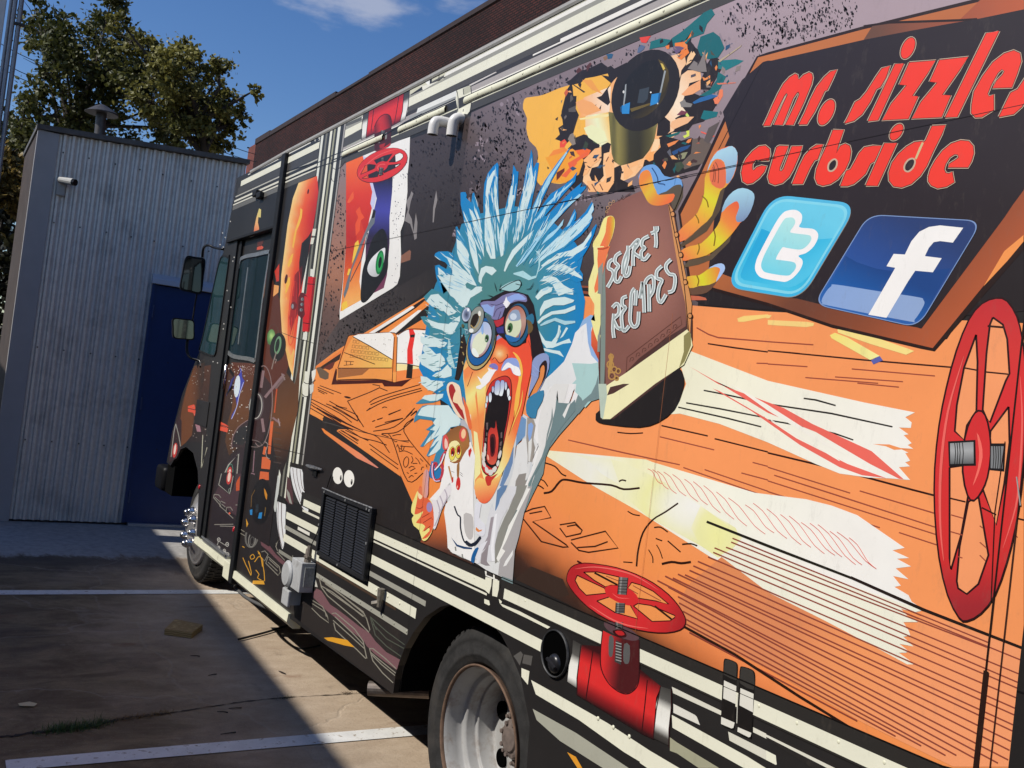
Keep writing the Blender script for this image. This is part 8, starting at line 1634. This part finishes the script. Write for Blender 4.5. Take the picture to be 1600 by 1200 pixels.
# loupe at the left goggle
g.e('K', 650, 432, 72, 140, 18, '#2c3240'); g.e('K', 650, 430, 66, 132, 18, '#8f948c'); g.p('K', '595 470 620 390 660 370 680 400 650 480 610 510', '#2a1f16', 2); g.l('K', '600 480 640 510 690 430 670 370', 1.4, '#b89a5c', 3); g.e('K', 685, 370, 14, 26, 0, '#e8e8e0'); g.e('K', 605, 535, 22, 20, 0, '#e8ece8')
g.e('K', 558, 382, 46, 76, 12, '#3a3f4c'); g.e('K', 558, 380, 40, 68, 12, rad(731, 492, 7, 11, (0, '#2c3040'), (0.6, '#7a86a4'), (1, '#c8d4e4'))); g.e('K', 575, 335, 8, 16, 0, '#f4f6f6'); g.e('K', 520, 488, 13, 18, 0, '#5c5a3c'); g.ring('K', 563, 548, 15, 22, 0, 6, '#9ab0c0')
for q in ('505 640 520 650', '500 690 515 700', '520 740 530 770', '515 830 525 860'): g.l('K', q, 1.6, '#a8915a')
# ears
g.p('M', '375 0 420 -20 480 10 500 60 520 180 560 270 600 300 590 430 540 350 480 320 430 250 390 150 365 60', '#f0d8bc', 2); g.p('M', '385 30 420 0 450 60 460 120 500 200 540 340 510 320 450 230 400 130', '#a82c2c', 2); g.p('M', '440 90 470 60 490 110 520 200 510 250 470 190 425 170', '#f2d8b0', 2); g.p('M', '520 120 550 180 580 260 610 420 580 430 550 300', '#e87040', 2)
g.p('K', '1190 840 1230 780 1300 750 1350 780 1350 900 1290 1050 1200 1200 1150 1160 1180 1000', '#8c9ac4', 2); g.p('K', '1260 880 1310 820 1335 850 1320 980 1240 1120 1180 1210 1150 1180 1200 1080 1250 980', '#2a1a1c', 2); g.p('K', '1270 900 1300 865 1310 920 1280 1040 1200 1180 1150 1220 1200 1100 1260 980', '#e08a4c', 2)
g.l('K', '1190 860 1260 930 1200 920 1240 980 1180 950', 1.6, '#8fa4d4'); g.p('M', '1140 160 1200 100 1300 60 1290 160 1240 250 1220 330 1150 310 1130 250', '#3a7ea4', 2)
g.p('K', '800 150 850 40 830 80', '#1b1515') if False else None
for q in ('825 70 850 165', '890 80 875 160', '1205 70 1170 130 1125 135', '1250 130 1220 180', '755 190 830 215', '690 270 660 290'): g.l('K', q, 1.2, '#1d2a2c', 2, True)
g.p('K', '880 130 930 90 1000 60 1060 55 1080 80 1060 130 1000 155 940 150', '#9fc6c8', 2); g.l('K', '870 145 940 100 1010 65 1070 50 1080 95 1030 85', 1.2, '#1d1a1c', 3)
g.done('shouting orange face with round goggles of the drawn scientist')

# ---- rat and thumb-up hand, left sleeve
g = Print('rat_print')
g.p('L', '340 250 355 170 400 130 400 0 620 0 630 400 635 640 625 740 600 720 560 700 500 670 420 640 375 590 370 480 355 350', '#eceae6', 0)
g.p('L', '200 130 270 120 330 0 410 0 400 80 340 170 300 280 260 400 235 400 240 250', '#e4dfe0', 2); 
for q in ('270 130 300 250 250 380', '300 90 330 180 290 260', '340 20 370 100 330 190'): g.l('L', q, 2.0, '#b9b0ba', 3)
g.p('M', '350 700 370 640 400 560 600 560 640 700 620 1000 625 1210 395 1210 420 1000 400 950 330 1030 270 1120 200 1110 300 1000 340 800', '#eeece8', 0)
g.p('M', '370 560 350 500 370 470 440 420 500 400 560 430 580 520 585 600 555 640 520 700 500 740 480 760 400 750 390 620', lin(710, 670, 740, 720, (0, '#8c5a34'), (0.5, '#a8713c'), (1, '#8a4c2c')), 2); g.p('M', '325 560 330 510 355 485 380 520 385 600 360 640 330 620', '#d8504a', 2); g.p('M', '345 560 355 520 375 560 375 610 350 620', '#f0c8b8', 2)
g.e('M', 522, 488, 36, 68, 4, '#d8504a'); g.e('M', 528, 480, 22, 46, 4, '#f4c898'); g.p('M', '390 580 440 545 480 560 500 620 480 720 420 750 385 700', '#f2e6a8', 2)
for (a, b) in ((420, 670), (478, 652)): g.e('M', a, b, 32, 68, 4, '#33240f'); g.e('M', a, b, 29, 64, 4, '#ead75c'); g.e('M', a + 4, b - 15, 20, 44, 4, '#a82a24'); g.e('M', a + 6, b - 8, 8, 18, 0, '#1b1512'); g.e('M', a, b + 15, 5, 9, 0, '#f6f4e8')
g.p('M', '465 780 490 760 485 890 475 930 465 880', '#9a6a3c', 2); g.l('M', '385 790 400 850 420 930', 2.4, '#b8824c', 2); g.p('M', '415 905 430 890 430 940 415 955', '#c8302c'); g.p('M', '465 910 490 900 500 960 490 1010 470 1020 455 980', '#d0302c', 2); g.e('M', 470, 990, 6, 14, 0, '#f4b0a0')
for q in ('495 850 520 870', '495 870 520 890', '440 850 410 840'): g.l('M', q, 0.7, '#6a6a6a')
g.p('M', '575 640 600 615 608 640 595 680 590 710 575 680', '#c8302c'); g.p('L', '530 270 580 260 620 300 620 480 580 510 540 430', '#bdb9b6', 2)
g.l('M', '355 650 310 730 330 830 300 920 250 920 230 860 230 780 265 760 260 810', 3.6, '#c03848', 3); g.l('M', '345 670 310 760 250 830', 2.0, '#e8e4ec', 3); g.l('M', '232 760 225 850 250 930 300 930', 1.6, '#d8c8e4', 3)
g.l('L', '440 190 470 270 498 300 500 400 530 520 580 560 640 560 690 490', 2.2, '#1c2230', 4); g.p('L', '560 520 600 550 650 520 680 480 700 500 640 570 580 580 540 540', '#1c2230', 2); g.p('L', '410 490 470 560 540 580 610 590 610 605 530 600 460 575', '#20426c'); g.p('L', '640 600 675 590 640 680 630 735 600 720 610 660', '#1c5c96', 2)
for q in ('448 580 455 620', '515 650 520 690'): g.l('L', q, 2.2, '#8a8a84')
g.p('L', '640 180 660 150 700 170 680 300 730 360 740 420 720 480 660 460 640 400 630 320', '#dcdce2', 2); g.p('L', '650 390 680 420 710 415 700 430 670 440 645 420', '#e08a4c')
g.p('L', '25 250 30 180 60 100 90 40 130 80 180 110 220 150 240 260 235 400 200 480 165 520 130 515 100 420 50 380 30 310 50 280', '#ecdf86', 2)
g.p('L', '60 240 80 140 90 60 110 -10 130 40 190 120 225 170 240 260 240 380 200 470 160 500 130 500 200 430 190 400 130 440 160 390 130 360 70 350 110 300 140 240 100 260 60 270', '#e2663f', 2); g.e('L', 112, 80, 22, 44, 0, '#f6d8a8'); g.p('L', '85 40 130 0 150 -60 180 -60 190 20 180 100 130 90', '#e07850', 2); g.e('L', 200, 200, 28, 48, 0, '#a08cb8'); 
g.p('M', '130 1050 135 900 150 840 175 820 195 860 190 950 185 1060 160 1100', lin(662, 735, 672, 735, (0, '#e89870'), (1, '#c8a0b0')), 2)
for q in ('75 205 110 215 140 195', '130 300 200 260', '140 350 220 300 230 320', '150 430 210 380'): g.l('L', q, 1.0, '#8c2c20')
g.done('white rat and thumbs up hand drawn beside the scientist')

# ---- secret recipes book and the hand holding it
g = Print('fingers_print')
def finger(f, q, c, sm=2): g.p(f, q, c, sm)
YG = ((0, '#e87844'), (0.4, '#dcd034'), (0.7, '#e8a040'), (1, '#e8683e'))
g.p('N', '400 780 500 700 620 500 680 380 740 340 730 380 700 520 600 680 480 760 410 800', '#5a4a38')
g.p('N', '390 680 460 610 530 540 580 400 585 280 620 190 660 90 720 55 790 40 825 80 830 160 800 270 740 350 700 380 640 560 560 640 480 710 400 760', lin(1060, 370, 1140, 240, (0, '#e87c48'), (0.25, '#eaa040'), (0.5, '#dcd432'), (0.75, '#e8903c'), (1, '#e87040')), 2)
g.p('N', '600 240 640 160 680 135 730 160 745 240 745 320 780 300 820 200 830 90 790 40 740 55 680 80 630 150 605 220', lin(1125, 240, 1145, 290, (0, '#a8cfe0'), (1, '#7f97bc')), 2); g.p('N', '620 260 640 190 670 145 715 160 740 230 740 330 700 360 640 330', '#e2704a', 2)
g.l('N', '565 415 600 450 612 500', 2.0, '#8a6a1c', 3); g.l('N', '515 555 535 590 540 620', 2.0, '#8a6a1c', 3)
for q in ('665 160 690 220 685 320', '650 180 665 240 660 310', '645 200 655 240 645 310'): g.l('N', q, 0.9, '#5a2a1c', 2)
g.p('N', '420 950 480 880 620 860 700 790 760 700 790 690 770 760 640 890 540 930 440 950', '#5f4f3c'); g.p('N', '400 830 480 790 560 770 650 680 700 600 720 500 760 430 840 380 900 420 900 560 850 620 790 700 700 790 600 860 480 890 420 900', lin(1065, 400, 1150, 320, (0, '#e87c48'), (0.3, '#e8b83c'), (0.5, '#dcd632'), (0.75, '#ec8c40'), (1, '#e8683e')), 2)
g.p('N', '712 540 740 450 800 380 870 355 940 380 960 430 930 530 880 600 830 610 820 570 845 500 830 455 790 470 750 500', lin(1150, 300, 1160, 345, (0, '#a4cfe0'), (1, '#7d92b4')), 2); g.l('N', '655 670 665 720 655 790', 2.0, '#8a6a1c', 3); g.l('N', '540 770 545 810 530 855', 2.0, '#8a6a1c', 3)
g.p('N', '470 1100 560 1060 680 1040 720 980 660 1080 600 1140 520 1155 470 1150', '#6a4c3a', 2); g.p('N', '450 1020 540 1010 600 970 660 940 710 940 720 970 690 1040 620 1080 540 1090 470 1105', lin(1075, 440, 1130, 425, (0, '#e0a040'), (0.4, '#dcd632'), (1, '#e8703e')), 2); g.p('N', '610 960 660 930 710 920 735 940 730 980 670 1060 690 1000 700 960 660 945', '#a8c4ec', 2); g.l('N', '525 1010 540 1050 530 1090', 2.0, '#8a6a1c', 3)
g.p('N', '350 420 400 330 420 340 420 420 370 520 350 530', '#5f5446')
g.done('orange fingers with blue nails wrapped behind the drawn book')
g = Print('recipe_book_print')
g.p('X', '945 635 932 652 936 660 955 664 1000 668 1030 660 1055 640 1068 610 1070 590 1060 572 1040 580', '#231f1f', 2)
g.p('X', '938 640 937 500 935 470 943 440 946 400 947 330 955 320 1000 300 1045 292 1055 330 1065 390 1078 470 1083 500 1083 530 1075 558 1050 585 960 655 940 655', '#4f3531')
g.p('X', '940 500 943 430 947 410 948 470 947 560 944 640 939 640', '#7f8c84'); g.p('X', '946 400 947 345 952 325 960 318 1000 300 1043 294 1050 330 1062 400 1074 480 1073 510 1040 530 1000 560 948 615 947 560 948 470', rad(1010, 420, 70, 130, (0, '#a4715f'), (0.6, '#96665a'), (1, '#82564c')), 0, 7)
g.p('B2', '590 1215 720 1130 1100 860 1120 880 1135 960 1080 1080 900 1200 620 1420 570 1420', '#ebe5b4'); g.p('B2', '1080 900 1115 870 1125 890 1125 960 1085 1060 1050 1100 1080 1000', '#8c8454'); g.p('B3', '600 72 620 20 700 0 740 0 640 60', '#4f3531'); g.p('B3', '545 0 595 0 600 70 575 220 560 210', '#b5c4b4')
g.p('B2', '980 70 1010 110 1040 280 1100 560 1118 640 1130 700 1120 880 1105 860 1090 700 1060 560 1020 330', '#cf9058'); g.l('B2', '985 80 1040 340 1080 560 1110 870', 1.4, '#3a2018', 2)
for (a, b) in ((1012, 140), (1035, 268), (1062, 395), (1090, 565), (1120, 775)): g.e('B2', a, b, 16, 20, 0, '#3a2018', 14); g.e('B2', a - 2, b, 11, 14, 0, '#cf9058', 14)
g.l('B2', '720 1125 725 1035 760 1010 1060 780 1068 830 1040 850 720 1125', 0.9, '#5a342a')
for k in range(8):
    t = k / 7; a, b = 755 + 270*t, 1050 - 205*t; g.l('B2', f'{a-12} {b+14} {a-8} {b-10} {a+8} {b-14} {a+12} {b-2} {a} {b+4}', 0.8, '#4a2a20', 2)
g.l('B2', '665 45 675 60 690 40 700 50 720 30 730 25 740 15', 0.8, '#4a2a20', 2); g.l('B2', '665 60 750 5', 0.7, '#5a342a')
for (a, b, r_) in ((620, 75, 12), (605, 100, 12), (640, 60, 9), (598, 125, 9)): g.ring('B2', a, b, r_, r_, 0, 4, '#b08860', 12)
for (a, b, r_) in ((625, 1030, 18), (620, 1080, 24), (645, 1110, 20), (670, 1120, 18), (630, 1150, 24), (660, 1165, 16)): g.ring('B2', a, b, r_, r_*1.1, 0, 8, '#b58a4c', 14); g.ring('B2', a, b, r_*.45, r_*.5, 0, 4, '#5a3a1c', 10)
g.p('B2', '620 1005 640 1040 632 1090 610 1170 605 1120', '#b58a4c')
# title
def title(strokes):
    for q in strokes: g.l('E3', [(a_ + 6, b_ + 5) for a_, b_ in zip(*[iter([float(t) for t in q.split()])]*2)], 7.0, '#1d1715', 3); g.l('E3', q, 6.6, '#3a3230', 3)
    for q in strokes: g.l('E3', q, 5.6, '#e6ecea', 3)
    for q in strokes: g.l('E3', q, 2.8, '#a3aeac', 3)
title(('185 225 150 250 140 310 175 330 190 370 170 430 130 500', '265 155 215 190 205 250 240 290 210 340 205 430 240 445 270 390', '335 90 330 220 300 340 305 390 340 370 355 290', '345 110 290 250 285 370', '360 110 400 60 440 30 430 80 385 150 460 210 455 225', '405 80 385 180 385 290',
       '540 -5 480 30 470 90 500 110 465 150 470 210 500 225 545 170', '560 -30 620 -60 620 -100', '600 -100 612 50 605 110'))
title(('180 700 220 660 245 690 240 760 190 810', '195 760 185 900 195 1000', '195 830 230 900 262 905 262 930', '325 590 280 610 280 680 310 700 270 770 280 900 300 930 345 880', '400 510 370 560 360 700 355 830 390 890 430 860 440 740', '415 530 405 680',
       '450 610 470 500 480 450 490 620 495 750', '500 470 520 420 570 390 590 440 580 540 540 600', '540 470 545 740', '670 290 620 340 620 410 670 430 640 500 630 600 660 650 710 570', '760 225 715 270 710 320 745 370 790 380 800 440 780 530 730 550'))
g.done('drawn brown book titled in silver brush letters')
g = Print('thumb_print')
g.p('O', '990 370 1000 290 1040 220 1110 195 1170 200 1220 250 1270 320 1380 340 1440 350 1465 400 1460 460 1380 600 1340 600 1330 540 1370 520 1300 500 1200 530 1170 500', '#6ea0d8', 2); g.p('O', '1200 525 1290 490 1370 430 1430 415 1460 430 1455 500 1400 640 1370 690 1340 600 1375 525', '#5c5244', 2)
g.p('O', '988 380 1000 300 1050 258 1100 262 1130 330 1150 420 1180 490 1210 530 1370 515 1375 560 1340 610 1240 645 1150 645 1090 610 1050 540 1000 440', lin(1005, 285, 1045, 320, (0, '#e8883c'), (0.35, '#dcb838'), (0.6, '#e0903c'), (1, '#ee6e3e')), 2)
g.l('O', '1130 230 1170 290 1195 350 1200 400 1260 410 1275 425', 1.8, '#2c4f80', 3); g.l('O', '1390 350 1380 420', 1.0, '#4a78b0')
g.p('O', '560 900 600 790 660 760 700 765 720 800 720 880 690 1000 650 1100 640 1200 600 1300 540 1440 520 1200 480 1100 490 1040 540 960', '#ece08c', 2); g.p('O', '640 780 700 768 718 800 712 900 680 1020 640 1110 600 1180 600 1300 570 1440 545 1300 540 1150 580 1040 620 940', lin(945, 350, 962, 350, (0, '#e8754a'), (0.6, '#e0843c'), (1, '#d0c03c')), 2)
g.p('B2', '515 340 520 450 485 560 485 640 520 700 530 800 560 900 550 960 520 880 500 800 560 820 555 700 540 640 570 500 600 400 580 340', '#ece49a', 0); g.p('B2', '545 350 620 340 605 380 580 480 560 600 525 635 520 600 545 500 540 420', '#e8794a', 0); g.l('B2', '540 355 575 358 610 345', 2.6, '#b8502c', 2); g.p('B2', '545 480 575 440 570 700 575 760 560 780 555 1000 540 1000 545 780', '#8a8f88')
g.p('B2', '525 630 560 640 560 830 545 900 530 830 520 760', '#ece49a')
g.done('fingers gripping the drawn book')

# ---- seams in the cladding
g = Print('panel_seams', lift=0.0002)
SE = '#120f0e'
g.strip(1.0195, 1.0225, 0.93, 4.10, SE)
zs = 2.2835
g.strip(zs - 0.0012, zs + 0.0010, 1.66, 2.75, '#1a1514'); g.strip(zs - 0.0006, zs + 0.0005, 0.94, 1.66, '#211a1b'); g.strip(zs - 0.0009, zs + 0.0008, 2.75, 4.70, '#2a2322')
for i in range(9): g.strip(zs - 0.0026, zs - 0.0010, 1.98 + i*0.055, 2.015 + i*0.055, '#0d0b0a')
g.strip(0.43, 2.10, 0.9925, 0.9955, '#20130f'); g.strip(0.45, 1.95, 0.966, 0.968, '#3a2018'); g.strip(0.80, 1.22, 0.988, 0.998, '#2a1812')
g.strip(0.43, 2.98, 0.32, 0.934, '#242120'); g.strip(1.20, 1.204, 0.32, 0.934, '#0f0e0d')
g.l('X', '1572 690 1556 800 1550 940', 1.6, '#2a1210'); g.l('X', '1590 745 1596 790', 2.0, '#9a9a96')
g.strip(1.03, 1.9, 1.972, 1.973, '#b06a42'); g.strip(1.03, 2.27, 3.318, 3.3195, '#241a16'); g.strip(0.43, 1.01, 3.318, 3.3195, '#171413')
# thin cables and wires painted over the corner: real seams of the film
for q in ('P3 700 560 960 480 1080 435 1280 345', 'P3 560 640 940 560 1090 520 1180 480 1280 440'): f, q = q.split(' ', 1); 
g.l('P9', '45 440 200 390 300 365 400 315 600 240', 1.3, '#1b1917'); g.l('P9', '60 495 290 405 400 370 600 285', 1.3, '#1b1917')
g.l('P7', '-10 830 150 770 330 660 600 540 850 385 1050 285', 1.6, '#1a1816')
g.l('C6', '1210 800 1340 850 1560 915', 0.7, '#3a3530'); g.l('X', '400 690 440 702 475 710', 0.8, '#2a2522')
g.done('dark seams where the cladding sheets meet')['kind'] = 'stuff'
